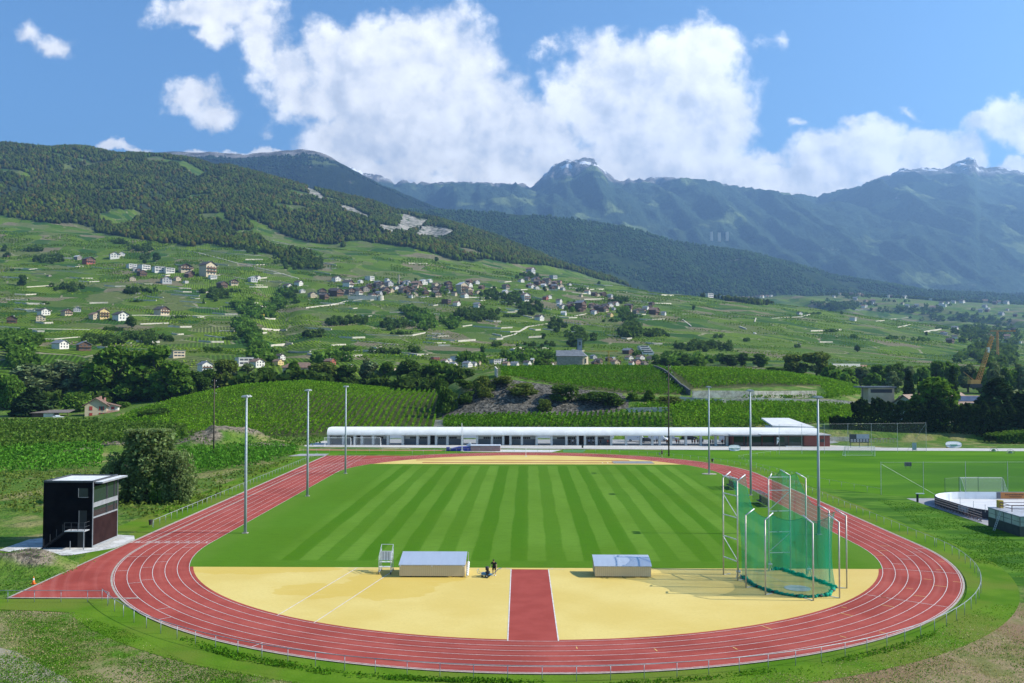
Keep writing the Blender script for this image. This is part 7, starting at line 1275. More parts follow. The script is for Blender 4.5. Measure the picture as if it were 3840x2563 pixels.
slope_vines('vineyard', 'patchwork of vineyard parcels on the left of the big slope', loD(-150), loD(720), 560, 1950, 110000, 301, sv); slope_vines('vineyard', 'patchwork of vineyard parcels in the middle of the big slope', loD(720), loD(1560), 540, 2000, 105000, 302, sv); slope_vines('vineyard', 'patchwork of vineyard parcels on the right of the big slope', loD(1560), loD(2450), 540, 2300, 90000, 303, sv)
# ------------------------------------------------------------------ houses on the slope
WALLC = {'white': mat('render_white', (.64, .60, .53), (.56, .52, .45), .4, .8), 'cream': mat('render_cream', (.52, .42, .28), (.45, .36, .24), .4, .8), 'grey': mat('render_grey', (.42, .41, .39), (.35, .34, .32), .4, .8), 'brown': mat('timber_brown', (.13, .075, .045), (.09, .052, .034), .8, .8), 'yellow': mat('render_yellow', (.62, .46, .20), (.56, .41, .17), .4, .8), 'stone': mat('house_stone', (.30, .26, .21), (.22, .19, .15), 1, .9), 'pink': mat('render_pink', (.50, .28, .21), (.44, .24, .18), .4, .8), 'red': mat('render_red', (.34, .10, .06), (.28, .08, .05), .4, .8)}
ROOFC = {'dark': mat('roof_dark', (.060, .052, .048), (.085, .072, .066), .8, .8), 'slate': mat('roof_slate', (.13, .14, .155), (.18, .19, .20), .7, .6), 'tan': mat('roof_tan', (.22, .14, .10), (.17, .11, .08), .8, .8), 'pale': mat('roof_pale', (.50, .50, .49), (.42, .42, .41), .6, .7)}
winm = mat('far_window', (.035, .04, .05), rough=.2, spec=.6); balm = mat('balcony_wood', (.16, .09, .05), (.12, .065, .04), 1.5, .8)
PRT = {}
def house_proto(kind, wallc, roofc):
    k = (kind, wallc, roofc)
    if k in PRT: return PRT[k]
    nm = {'chalet': 'chalet', 'house': 'house', 'flat': 'modern_house', 'block': 'apartment_house', 'barn': 'barn', 'hut': 'vineyard_hut'}[kind]; r = thing(nm, 'x', 'house'); wm = WALLC[wallc]; rm = ROOFC[roofc]
    a, d = 5, 4.5; h = {'chalet': 5.2, 'house': 4.8, 'flat': 5.6, 'block': 8.6, 'barn': 4.2, 'hut': 2.6}[kind]; rh = {'chalet': 2.6, 'house': 2.5, 'flat': .0, 'block': 2.8, 'barn': 2.2, 'hut': 1.6}[kind]
    w_ = MB()
    if rh: w_.add([(-a, -d, -4), (a, -d, -4), (a, d, -4), (-a, d, -4), (-a, -d, h), (a, -d, h), (a, d, h), (-a, d, h), (0, -d, h + rh), (0, d, h + rh)], [(0, 3, 2, 1), (0, 1, 5, 8, 4), (2, 3, 7, 9, 6), (1, 2, 6, 5), (3, 0, 4, 7)])
    else: w_.box(-a, a, -d, d, -4, h)
    w_.build('wall', wm, r)
    if rh:
        q = MB(); o_ = .9; s = rh / a
        for sg_ in (-1, 1): q.add([(0, -d - o_, h + rh + .05), (sg_ * (a + o_), -d - o_, h - o_ * s + .05), (sg_ * (a + o_), d + o_, h - o_ * s + .05), (0, d + o_, h + rh + .05), (0, -d - o_, h + rh + .35), (sg_ * (a + o_), -d - o_, h - o_ * s + .35), (sg_ * (a + o_), d + o_, h - o_ * s + .35), (0, d + o_, h + rh + .35)], [(0, 1, 2, 3), (4, 7, 6, 5), (0, 4, 5, 1), (1, 5, 6, 2), (2, 6, 7, 3), (3, 7, 4, 0)])
        rf = q.build('roof', rm, r); MB().box(1.6, 2.4, 1, 1.8, h + rh * .5, h + rh + 1.0).build('chimney', WALLC['grey'], rf)
    else: MB().box(-a - .3, a + .3, -d - .3, d + .3, h, h + .35).build('roof', rm, r)
    lv = {'chalet': (1.0, 3.4), 'house': (1.0, 3.4), 'flat': (.8, 3.4), 'block': (.9, 3.5, 6.1), 'barn': (1.6,), 'hut': (.8,)}[kind]
    for z in lv:
        for x in ((-3, 0, 3) if kind != 'hut' else (0,)):
            ww_ = 1.3 if kind == 'flat' else .62; MB().box(x - ww_, x + ww_, -d - .04, -d + .02, z, z + 1.35).build('window', winm, r)
        for y in ((-2, 2) if kind not in ('hut', 'barn') else ()): MB().box(a - .02, a + .04, y - .6, y + .6, z, z + 1.3).build('window', winm, r)
    if kind in ('chalet', 'block'):
        for z in ((2.7,) if kind == 'chalet' else (2.9, 5.6)): MB().box(-a - .02, a + .02, -d - 1.2, -d - .05, z, z + .15).box(-a - .02, a + .02, -d - 1.22, -d - 1.1, z + .15, z + 1.0).build('balcony', balm, r)
    if kind == 'chalet' and wallc != 'brown':
        MB().add([(-a + .02, -d - .03, h - .6), (a - .02, -d - .03, h - .6), (a - .02, -d - .03, h), (0, -d - .03, h + rh - .1), (-a + .02, -d - .03, h)], [(0, 1, 2, 3, 4)]).build('timber_gable', WALLC['brown'], r)
    PRT[k] = r; r['used'] = 0; return r
KINDN = {'chalet': 'chalet', 'house': 'gabled house', 'flat': 'flat-roofed house', 'block': 'apartment house', 'barn': 'barn', 'hut': 'vineyard hut'}
HOUSES = []
def H(zone, lst):
    for x, y, w_, kd in lst: HOUSES.append((zone, x, y, w_, *kd.split()))
O1 = lambda c: None
def cv(c, ox, oy): return [(ox + x / 5.962, oy + y / 5.962, w_ / 5.962, k) for x, y, w_, k in c]
H('on the lower left slope', cv([(150,1140,150,'chalet brown dark'),(585,1030,150,'house white dark'),(545,1110,140,'house cream tan'),(900,1035,130,'chalet cream dark'),(1040,985,110,'house grey slate'),(1290,1085,150,'house cream tan'),(1400,1082,150,'block yellow tan'),(1640,1100,190,'house white dark'),(2200,1030,180,'chalet cream dark'),(820,1490,190,'house white slate'),(1140,1515,190,'chalet brown slate'),(1290,1010,50,'hut brown dark')], 0, 550.5))
H('on the upper left slope', cv([(1190,335,150,'chalet red dark'),(1040,270,90,'house stone pale'),(1540,255,140,'house white tan'),(1640,222,90,'house white dark'),(650,500,60,'hut stone dark'),(60,232,70,'hut brown dark'),(1780,390,130,'flat white pale'),(1950,412,150,'flat white pale'),(2150,442,170,'flat white slate'),(2290,450,150,'flat white slate'),(1920,495,120,'chalet brown dark'),(2255,595,150,'house grey tan')], 0, 550.5))
H('left of the hillside village', cv([(180,440,170,'chalet cream dark'),(490,490,200,'block cream dark'),(560,535,110,'flat white pale'),(190,592,70,'flat white tan'),(1110,575,120,'house grey pale'),(1175,540,80,'house white dark'),(690,655,130,'chalet brown dark'),(850,620,120,'chalet cream dark'),(1590,675,120,'house white dark'),(1740,625,110,'house white dark'),(1790,725,80,'house white pale')], 391.5, 550.5))
H('in the hillside village, left half', cv([(1930,790,120,'house cream dark'),(2090,812,120,'chalet brown dark'),(2060,745,120,'chalet stone dark'),(2220,745,130,'chalet brown dark'),(2260,565,110,'house white dark')], 391.5, 550.5) + cv([(60,345,110,'house white dark'),(230,425,140,'chalet white dark'),(400,374,70,'house white pale'),(525,335,120,'flat white pale'),(765,352,70,'house white slate'),(790,412,110,'house grey slate'),(620,430,80,'chalet brown dark'),(460,490,120,'house stone dark'),(80,548,150,'chalet brown dark'),(180,525,110,'house stone tan'),(270,530,130,'chalet stone dark'),(375,530,110,'chalet white dark'),(570,588,120,'chalet white dark'),(620,512,110,'chalet brown dark'),(740,512,130,'chalet stone dark'),(700,450,80,'chalet brown dark'),(520,430,70,'chalet brown dark')], 758.5, 587.2))
H('in the hillside village, right half', cv([(1030,505,140,'chalet brown tan'),(1170,438,140,'chalet stone tan'),(1040,405,110,'house grey slate'),(1260,392,110,'house white pale'),(1350,362,70,'house white pale'),(1430,432,100,'house cream tan'),(1290,532,90,'chalet brown dark'),(1600,412,100,'chalet brown dark'),(1620,485,100,'chalet brown dark'),(1800,505,150,'block cream pale'),(1890,520,90,'block cream tan'),(1880,435,110,'house white tan'),(1830,572,100,'house white tan'),(2010,522,80,'house cream dark'),(2060,455,80,'chalet brown tan'),(1580,655,130,'flat brown slate'),(1720,682,100,'house white tan'),(2000,705,100,'chalet white slate'),(1100,480,90,'chalet brown dark'),(960,450,80,'house stone slate'),(1500,440,70,'chalet stone dark')], 758.5, 587.2))
H('in the hilltop hamlet', cv([(400,232,120,'house grey tan'),(270,362,80,'house white dark'),(385,395,55,'flat white pale'),(490,402,100,'chalet brown dark'),(580,432,80,'house white pale'),(635,365,90,'chalet stone dark'),(710,312,100,'flat grey slate'),(730,392,65,'house cream tan'),(795,375,65,'house pink dark'),(480,460,75,'house white tan'),(812,432,75,'house cream dark'),(930,412,60,'house white dark'),(840,470,65,'house grey slate'),(560,380,70,'chalet brown dark'),(680,430,70,'chalet brown tan'),(610,470,60,'house cream pale'),(750,450,70,'chalet stone dark'),(440,430,60,'chalet stone dark')], 1150, 587.2))
H('between the two right hamlets', cv([(60,452,100,'chalet stone dark'),(55,522,90,'house white pale'),(130,524,70,'house white pale'),(270,532,85,'house white dark'),(330,622,120,'block white tan'),(605,602,80,'house red dark'),(650,582,75,'house white tan'),(520,882,120,'house white dark'),(320,760,50,'hut stone dark')], 1150, 587.2))
H('in the right hamlet', cv([(790,642,85,'house white dark'),(800,692,80,'house white pale'),(840,722,90,'house white dark'),(950,682,85,'house white dark'),(930,722,100,'chalet brown tan'),(1085,745,140,'block brown slate'),(1240,702,85,'chalet brown tan'),(1320,742,110,'chalet brown dark'),(1420,722,100,'chalet stone dark'),(1485,702,85,'house white slate'),(1540,742,55,'house grey slate'),(855,812,85,'house white pale'),(1270,800,85,'house white slate'),(1400,762,120,'chalet brown dark'),(1490,832,80,'house yellow tan'),(1090,560,55,'house cream dark'),(1180,520,85,'house white tan'),(1270,552,85,'chalet brown dark'),(1390,552,90,'chalet brown tan'),(1490,572,80,'house grey slate'),(1500,622,80,'house cream tan'),(1745,722,120,'barn brown dark'),(1840,792,85,'chalet stone dark'),(1940,782,90,'chalet cream dark'),(1980,742,90,'house white slate'),(2090,802,140,'chalet brown tan'),(2220,812,80,'house white slate'),(1320,555,60,'house cream dark')], 1150, 587.2))
H('in the valley right of the church', cv([(1730,1342,140,'barn brown slate'),(1750,1432,110,'house white tan'),(1470,1440,90,'house white pale'),(1530,1440,70,'house cream pale'),(1850,1492,130,'house pink dark'),(1780,1502,75,'house white tan'),(1280,1502,90,'chalet brown dark'),(1960,1500,90,'house stone tan')], 1150, 587.2))
H('in the valley left of the church', cv([(300,1402,130,'chalet brown dark'),(70,1512,105,'house cream tan'),(185,1522,120,'house white slate'),(355,1502,110,'house white dark'),(680,1522,70,'house white tan'),(30,1450,70,'flat white pale'),(420,1460,80,'house cream pale')], 1150, 587.2) + cv([(1430,1432,110,'flat red pale'),(1710,1432,140,'flat white slate'),(1560,1472,100,'house white tan'),(1620,1468,80,'house white pale'),(1680,1522,110,'house white slate'),(1870,1522,130,'house white slate'),(1960,1515,80,'house white slate'),(2020,1502,70,'house cream tan'),(2250,1480,140,'flat white slate'),(2320,1450,70,'flat white pale')], 758.5, 587.2))
H('behind the left valley trees', [(405, 820, 34, 'flat cream slate'), (470, 858, 30, 'block white slate'), (447, 866, 12, 'flat yellow pale'), (560, 838, 40, 'flat white pale'), (590, 842, 30, 'house white tan'), (638, 838, 22, 'house yellow tan'), (642, 826, 22, 'house white dark'), (757, 838, 24, 'house red tan'), (700, 862, 24, 'block white tan'), (805, 848, 14, 'house cream pale'), (838, 856, 14, 'house white pale'), (900, 852, 12, 'house cream tan'), (1000, 850, 16, 'house white pale')])
H('among the far right vineyards', [(1990, 884, 40, 'flat cream slate'), (1660, 652, 16, 'flat white pale'), (1625, 634, 22, 'flat white slate'), (1652, 636, 10, 'house stone dark'), (1627, 645, 16, 'flat white pale'), (1835, 723, 12, 'house white dark'), (1958, 736, 16, 'flat white pale'), (1732, 766, 6, 'hut white pale'), (1834, 792, 8, 'hut stone dark'), (1690, 640, 10, 'house cream tan')])
_r = random.Random(91); SP = ['house white dark', 'house white tan', 'flat white pale', 'house cream tan', 'house white slate', 'chalet brown dark', 'house grey slate']
H('in the village under the wooded hill', [(1700 + k * 6.2 + _r.uniform(-2, 2), 661 + _r.uniform(-4, 5) + k * .5, _r.uniform(7, 11), SP[k % 7]) for k in range(12)])
H('in the far town, upper rows', [(_r.uniform(1880, 2345), 0, _r.uniform(7, 13), SP[k % 7]) for k in range(46)]); HOUSES = [(z, x, (678 + (x - 1880) * .055 + _r.uniform(-22, 24)) if y == 0 else y, *q) for z, x, y, *q in HOUSES]
H('in the far town, lower rows', [(_r.uniform(2150, 2345), 0, _r.uniform(9, 18), SP[k % 7]) for k in range(18)]); HOUSES = [(z, x, (770 + (x - 2150) * .06 + _r.uniform(-24, 18)) if y == 0 else y, *q) for z, x, y, *q in HOUSES]
_r = random.Random(57); SP2 = ['chalet brown dark', 'house cream tan', 'chalet stone dark', 'house white tan', 'house cream dark', 'chalet brown tan', 'house grey slate', 'chalet cream dark']
H('in the hillside village, left half', [(_r.uniform(800, 925), _r.uniform(652, 684), _r.uniform(12, 18), SP2[k % 8]) for k in range(18)])
H('in the hillside village, right half', [(_r.uniform(925, 1098), _r.uniform(650, 684), _r.uniform(12, 18), SP2[k % 8]) for k in range(22)])
H('in the hilltop hamlet', [(_r.uniform(1208, 1300), _r.uniform(643, 667), _r.uniform(9, 14), SP2[k % 8]) for k in range(16)])
H('in the right hamlet', [(_r.uniform(1285, 1500), _r.uniform(697, 724), _r.uniform(10, 16), SP2[k % 8]) for k in range(20)])
H('on the upper left slope', [(_r.uniform(300, 480), _r.uniform(615, 645), _r.uniform(12, 18), SP2[k % 8]) for k in range(8)])
H('in the valley right of the church', [(_r.uniform(1360, 1500), _r.uniform(822, 838), _r.uniform(14, 20), SP2[k % 8]) for k in range(7)])
ORD = ['', 'second', 'third', 'fourth', 'fifth', 'sixth', 'seventh', 'eighth', 'ninth', 'tenth', 'eleventh', 'twelfth', 'thirteenth', 'fourteenth', 'fifteenth', 'sixteenth', 'seventeenth', 'eighteenth', 'nineteenth', 'twentieth']
from collections import defaultdict
cnt = defaultdict(list)
for hrec in sorted(HOUSES, key=lambda q: q[1]): cnt[(hrec[0], hrec[4], hrec[5], hrec[6])].append(hrec)
for (zone, kd, wc, rc), lst in cnt.items():
    for i, (z_, x, y, w_, *_q) in enumerate(lst):
        p = hit(x, y, 470); D = p.y - CAM.y; pr = house_proto(kd, wc, rc)
        if pr['used'] == 0: o = pr; pr['used'] = 1
        else: o = copy_tree(pr)
        hr = random.Random(int(x * 31 + y)); s = max(w_ / 2075 * D / 12.0, .32); o.location = p; o.rotation_euler = (0, 0, hr.uniform(.5, 1.25)); o.scale = (s, s, max(s, .4) * (1.0 if kd != 'flat' else .9))
        desc = {'timber': ''}; col = {'brown': 'brown timber', 'stone': 'stone', 'red': 'red'}.get(wc, wc); base = f'{col} {KINDN[kd]} with {rc} roof'
        lab = base + (f', {"leftmost" if i == 0 else ORD[i] + " from left"},' if len(lst) > 1 else '') + ' ' + zone
        tag(o, lab, 'hut' if kd == 'hut' else 'barn' if kd == 'barn' else 'house', 'houses ' + zone)
for o in list(PRT.values()):
    if o['used'] == 0: bpy.data.objects.remove(o)
    else: del o['used']
# ------------------------------------------------------------------ terrace walls and lanes, as pale stone bands following the slope
LINES = [[(0,615),(50,616),(151,623),(200,629),(252,632)],[(0,624),(60,627),(100,629)],[(0,637),(60,640)],[(57,660),(120,656)],[(0,688),(60,690)],[(67,697),(100,699)],[(203,697),(245,696)],[(300,724),(345,724),(400,726)],[(320,745),(385,743)],[(0,750),(60,755),(205,757)],[(50,777),(120,779),(180,774)],[(200,782),(300,788)],
 [(391,570),(450,580),(548,606),(620,622),(684,640)],[(448,571),(540,584),(595,587)],[(532,575),(585,578)],[(560,597),(600,597)],[(622,553),(680,566),(760,581)],[(485,606),(522,610)],[(495,628),(560,641),(660,650),(705,657)],[(570,660),(612,660)],[(391,677),(455,681)],[(410,692),(470,696)],[(420,702),(500,709)],[(391,724),(460,725),(555,726)],[(700,708),(775,699)],[(700,754),(760,757)],[(722,592),(770,597)],[(737,604),(770,610)],[(745,616),(772,617)],[(720,624),(757,630)],[(620,795),(670,790)],[(695,640),(740,646),(790,650)],
 [(758,702),(790,692),(830,688),(880,690),(940,697)],[(950,694),(1000,699),(1060,705)],[(893,718),(930,718)],[(980,722),(1008,722)],[(878,731),(908,733)],[(914,737),(948,738)],[(840,768),(915,771),(945,771)],[(945,771),(975,765)],[(806,782),(850,785),(910,792)],[(978,779),(1010,781),(1044,783)],[(1085,750),(1150,755)],[(1060,750),(1082,747)],[(758,820),(830,818)],[(810,805),(870,806),(960,813),(980,814)],[(1050,785),(1090,782)],[(1005,794),(1032,794)],[(1130,768),(1150,772)],[(758,794),(792,792)],[(990,767),(1018,768)],[(935,605),(980,606)],[(796,682),(840,682)],[(848,690),(880,688)],
 [(1265,723),(1285,727),(1310,728),(1345,720)],[(1278,738),(1335,745)],[(1348,745),(1385,750),(1430,753)],[(1150,775),(1180,768),(1210,750),(1258,743)],[(1300,763),(1340,763)],[(1200,725),(1222,730)],[(1160,709),(1200,713)],[(1150,754),(1175,753)],[(1212,776),(1242,774)],[(1230,706),(1265,712)],[(1340,688),(1385,687)],[(1220,683),(1260,690)],[(1310,651),(1350,658)],[(1345,665),(1385,664)],[(1470,694),(1500,697),(1540,698)],[(1176,803),(1195,801)],[(1230,665),(1280,667)],
 [(1566,721),(1600,721),(1695,727)],[(1770,731),(1840,727),(1860,721)],[(1735,731),(1732,740)],[(1697,751),(1713,757)],[(1566,735),(1586,750)],[(1880,786),(1910,786)],[(1860,761),(1930,758)],[(2040,733),(2120,726)],[(2010,738),(2030,736)],[(2060,752),(2090,746)],[(2120,762),(2160,756)],[(2080,704),(2150,708)],[(1960,712),(2000,712)]]
lane_m = mat('terrace_stone', (.56, .51, .40), (.42, .38, .30), .5, .95)
_q = random.Random(17)
for _ in range(115):
    x = _q.uniform(-10, 1500); y = _q.uniform(590 + max(0, x - 500) * .07, 815); ln_ = _q.uniform(18, 60); sl_ = _q.uniform(-.02, .10); xs_ = [x, x + ln_ * .5, x + ln_]
    if FO_GRID[int(np.argmin(np.abs(RD - (hit(x + ln_ / 2, y, 480).y - CAM.y)))), int(np.clip((x + ln_ / 2 - XS[0]) / 7, 0, len(XS) - 1))] < .5: LINES.append([(a_, y + (a_ - x) * sl_ + (1.2 if j_ == 1 else 0)) for j_, a_ in enumerate(xs_)])
ZW = [(400, 'left'), (760, 'middle left'), (1150, 'middle'), (1500, 'middle right'), (9999, 'right')]
for i, Ln in enumerate(LINES):
    P3 = []
    for (xa, ya), (xb, yb) in zip(Ln, Ln[1:]):
        m_ = max(int(abs(xb - xa) / 14), 1); P3 += [hit(xa + (xb - xa) * t / m_, ya + (yb - ya) * t / m_, 480) for t in range(m_)]
    P3.append(hit(*Ln[-1], 480)); D = P3[0].y - CAM.y; longp = Ln[-1][0] - Ln[0][0] > 75; sd_ = random.Random(i); th = (2.2 if longp else 1.3) * max(1, D / 1500); h = (.5 if longp else sd_.uniform(1.0, 1.8)) * max(1, D / 1500); zn = next(z for lim, z in ZW if Ln[0][0] < lim)
    o = wall(('long pale lane climbing across the ' if longp else 'short cream stone terrace wall on the ') + zn + ' vineyards of the big slope', [(p.x, p.y) for p in P3], h, th, lane_m, 'vineyard_lane' if longp else 'terrace_wall', ('pale lanes across the ' if longp else 'terrace walls on the ') + zn + ' vineyards', 1.5)
    o['kind'] = 'thing'
    if longp: o['category'] = 'lane'
# ------------------------------------------------------------------ landmark buildings
def setp(o, x, y, Dm=470): p = hit(x, y, Dm); o.location = p; return p
rs_ = thing('shuttered_house', 'cream two storey house with red shutters and brown gable roof beside the left vineyard', 'house', (*gw(226, 390), .2), .30)
MB().add([(-4.6, -4, -.6), (4.0, -4, -.6), (4.0, 4, -.6), (-4.6, 4, -.6), (-4.6, -4, 5.6), (4.0, -4, 5.6), (4.0, 4, 5.6), (-4.6, 4, 5.6), (-.3, -4, 8.3), (-.3, 4, 8.3)], [(0, 3, 2, 1), (0, 1, 5, 8, 4), (2, 3, 7, 9, 6), (1, 2, 6, 5), (3, 0, 4, 7)]).build('wall', WALLC['cream'], rs_)
MB().add([(4.0, -2.2, -.6), (8.2, -2.2, -.6), (8.2, 3.4, -.6), (4.0, 3.4, -.6), (4.0, -2.2, 6.0), (8.2, -2.2, 4.9), (8.2, 3.4, 4.9), (4.0, 3.4, 6.0)], [(0, 1, 5, 4), (1, 2, 6, 5), (2, 3, 7, 6), (4, 5, 6, 7)]).build('annex', WALLC['white'], rs_)
q = MB()
for sg_, e in ((-1, -5.7), (1, 5.1)): q.add([(-.3, -5, 8.45), (e, -5, 5.0), (e, 5, 5.0), (-.3, 5, 8.45), (-.3, -5, 8.75), (e, -5, 5.3), (e, 5, 5.3), (-.3, 5, 8.75)], [(0, 1, 2, 3), (4, 7, 6, 5), (0, 4, 5, 1), (1, 5, 6, 2), (2, 6, 7, 3), (3, 7, 4, 0)])
rf = q.build('roof', ROOFC['tan'], rs_); MB().box(.6, 1.4, 0, .8, 7.4, 9.3).box(2.2, 2.9, 1, 1.7, 6.6, 8.6).build('chimney', WALLC['pink'], rf); MB().add([(4, -3, 6.35), (8.9, -3, 5.0), (8.9, 4, 5.0), (4, 4, 6.35), (4, -3, 6.1), (8.9, -3, 4.75), (8.9, 4, 4.75), (4, 4, 6.1)], [(0, 1, 2, 3), (7, 6, 5, 4), (0, 4, 5, 1), (1, 5, 6, 2)]).build('annex_roof', ROOFC['tan'], rs_); MB().add([(3.4, -4.6, 2.2), (9, -4.6, 2.0), (9, -2.2, 3.2), (3.4, -2.2, 3.2), (3.4, -4.6, 2.0), (9, -4.6, 1.8), (9, -2.2, 3.0), (3.4, -2.2, 3.0)], [(0, 1, 2, 3), (7, 6, 5, 4), (0, 4, 5, 1), (1, 5, 6, 2)]).build('porch_roof', ROOFC['tan'], rs_)
shr = mat('red_shutter', (.38, .05, .035), (.33, .045, .03), 2, .6)
for x, z in ((-2.2, .6), (2.0, .6), (-2.2, 3.4), (2.0, 3.4)):
    if x > 0:
        wn = MB().box(x - .45, x + .45, -4.06, -4.0, z, z + 1.6).build('window', winm, rs_); MB().box(x - 1.0, x - .5, -4.12, -4.03, z - .05, z + 1.65).box(x + .5, x + 1.0, -4.12, -4.03, z - .05, z + 1.65).build('shutter', shr, wn)
    else: wn = MB().box(x - .6, x + .6, -4.06, -4.0, z - .05, z + 1.65).build('window', winm, rs_); MB().box(x - .6, x + .6, -4.12, -4.07, z, z + 1.6).build('shutter', shr, wn)
MB().box(5.5, 6.9, -2.27, -2.2, 3.6, 4.8).build('shutter', shr, rs_); MB().box(4.4, 5.4, -2.3, -2.2, 0, 1.7).build('door', shr, rs_)
bn = thing('open_barn', 'low grey barn with open carport beside the pine at the far left', 'barn', (*gw(122, 388), .0), .1); MB().box(-7.5, -2.5, -2.5, 3, -.3, 2.2).build('timber_wall', WALLC['brown'], bn); MB().box(-2.5, 1.6, -3.0, 3, -.3, 2.3).build('wall', WALLC['white'], bn); MB().add([(-8, -3.6, 2.3), (8, -3.6, 2.5), (8, 3.6, 3.4), (-8, 3.6, 3.2), (-8, -3.6, 2.5), (8, -3.6, 2.7), (8, 3.6, 3.6), (-8, 3.6, 3.4)], [(0, 3, 2, 1), (4, 5, 6, 7), (0, 1, 5, 4), (1, 2, 6, 5), (2, 3, 7, 6), (3, 0, 4, 7)]).build('roof', mat('grey_brown_roof', (.19, .16, .14), (.15, .125, .11), .8, .8), bn)
for x in (3.5, 7.5): MB().bar((x, -3, -.2), (x, -3, 2.5), .2).build('post', WALLC['brown'], bn)
v_ = gw(136, 383); vehicle('white car parked under the carport of the low barn at the far left', 'car', (v_[0], v_[1], .1), .2, pw, False)
struct(MB().poly([(*gw(-40, 402), .06), (*gw(110, 372), .06), (*gw(160, 372), .06), (*gw(160, 378), .06), (*gw(60, 395), .06), (*gw(-40, 415), .06)]).build('farm_lane', paved))
ch = thing('church', 'long stone church with slate roof, round apse and square bell tower behind the vineyard crest', 'church', (*gw(1312, 545), 12.5)); MB().box(-9, 6, -4, 4, 0, 5.6).build('nave', WALLC['stone'], ch); MB().tube([(6.2, -.2, 0), (6.2, -.2, 5.4)], 3.6, 14).build('apse', WALLC['cream'], ch); MB().add([(-9.6, -4.6, 5.6), (8.5, -4.6, 5.6), (10, 0, 5.4), (8.5, 4.6, 5.6), (-9.6, 4.6, 5.6), (-9.6, 0, 9.2), (5.5, 0, 9.2)], [(0, 1, 6, 5), (1, 2, 6), (2, 3, 6), (3, 4, 5, 6), (4, 0, 5)]).build('roof', ROOFC['slate'], ch); MB().box(3.5, 6.2, 1.5, 4.2, 0, 15.5).build('bell_tower', mat('tower_stone', (.20, .22, .25), (.26, .28, .30), .8, .8), ch); MB().box(3.2, 6.5, 1.2, 4.5, 15.6, 16.3).build('tower_roof', ROOFC['slate'], ch); MB().box(4.2, 5.5, 1.42, 1.5, 12.2, 14.4).build('bell_opening', winm, ch); MB().box(7.6, 8.3, -3.6, -3.0, 1.5, 4.2).build('window', winm, ch)
ch.location.z = atD(1312, 839, 545).z
ap = thing('cream_apartment_house', 'large cream apartment house with hipped brown roof behind the pointed green tree', 'apartment house', (*gw(690, 520), 0)); zz = atD(690, 866, 520).z; ap.location.z = zz; MB().box(-9.5, 8, -4, 5, -3, 5.6).build('wall', WALLC['cream'], ap); MB().add([(-10.5, -5, 5.6), (9, -5, 5.6), (9, 6, 5.6), (-10.5, 6, 5.6), (-6, .5, 8.6), (4.5, .5, 8.6)], [(0, 1, 5, 4), (1, 2, 5), (2, 3, 4, 5), (3, 0, 4)]).build('roof', ROOFC['tan'], ap); MB().box(2.5, 9, -7, -4, -5, 2.6).build('annex', WALLC['cream'], ap); MB().box(2, 9.5, -7.5, -4, 2.6, 3.0).build('annex_roof', ROOFC['tan'], ap)
for z in (-1.5, 1.2, 3.6):
    for x in (-7, -4, -1): MB().box(x - .6, x + .6, -4.05, -4, z, z + 1.3).build('window', winm, ap)
MB().box(3.4, 8, -7.05, -7, .2, 1.5).build('window', winm, ap); MB().box(3.4, 8, -7.05, -7, -2.6, -1.2).build('window', winm, ap)
tm = thing('terraced_house', 'white stepped terrace house with window bands on the slope right of the church', 'house'); p = setp(tm, 1478, 812); D = p.y - CAM.y; s = D / 2075
for k in range(4): f = MB().box((-14 + k * 1) * s * 1, (9 + k * 2.5) * s, -4 + (3 - k) * 3 - 12, 6, (3 - k) * 4.6 * s - 3 * (k == 3), (4 - k) * 4.6 * s - .1).build('storey', WALLC['white'], tm); MB().box((-11 + k) * s, (6 + k * 2.5) * s, -4.06 + (3 - k) * 3 - 12, -4.0 + (3 - k) * 3 - 12, ((3 - k) * 4.6 + 1.4) * s, ((3 - k) * 4.6 + 3.6) * s).build('window_band', winm, f)
fc = thing('factory_hall', 'long white industrial halls behind the big olive trees on the right', 'factory', (*gw(1945, 640), 0), .35); z0_ = atD(1945, 874, 640).z; fc.location.z = z0_; MB().box(-15, 15, -5, 12, -6, 6.5).build('hall', WALLC['white'], fc); MB().box(-15.5, 15.5, -5.2, 12, 6.5, 8.0).build('fascia', mat('factory_band', (.12, .14, .17), (.16, .18, .21), .5, .6), fc); MB().box(-14.5, 9, -2, 12, 8.0, 12).build('upper_hall', WALLC['white'], fc); MB().box(9.2, 15, -2, 12, 8, 11.2).build('upper_hall', WALLC['pink'], fc); MB().box(-15, -6, -5.08, -5.02, -2, 2).build('gate', winm, fc); tx = MB()
for k in range(8): tx.box(-7 + k * .8, -6.45 + k * .8, -2.06, -2.01, 9.2, 9.8)
tx.box(-8.6, -7.4, -2.06, -2.01, 8.9, 10.6); tx.build('sign_text', mat('sign_dark_text', (.08, .09, .1)), fc)
hl = thing('solar_hall', 'big brown gabled hall with solar panels behind the dark trees on the right', 'hall', (*gw(2074, 306), 0), -.85); hl.location.z = hz(*gw(2074, 306)); a, d, h, rh = 6.6, 22, 4.2, 4.6
MB().add([(-a, 0, -1), (a, 0, -1), (a, 2 * d, -1), (-a, 2 * d, -1), (-a, 0, h), (a, 0, h), (a, 2 * d, h), (-a, 2 * d, h), (0, 0, h + rh), (0, 2 * d, h + rh)], [(0, 1, 5, 8, 4), (2, 3, 7, 9, 6), (1, 2, 6, 5), (3, 0, 4, 7)]).build('wall', mat('pale_green_render', (.50, .52, .44), (.44, .46, .39), .4, .8), hl)
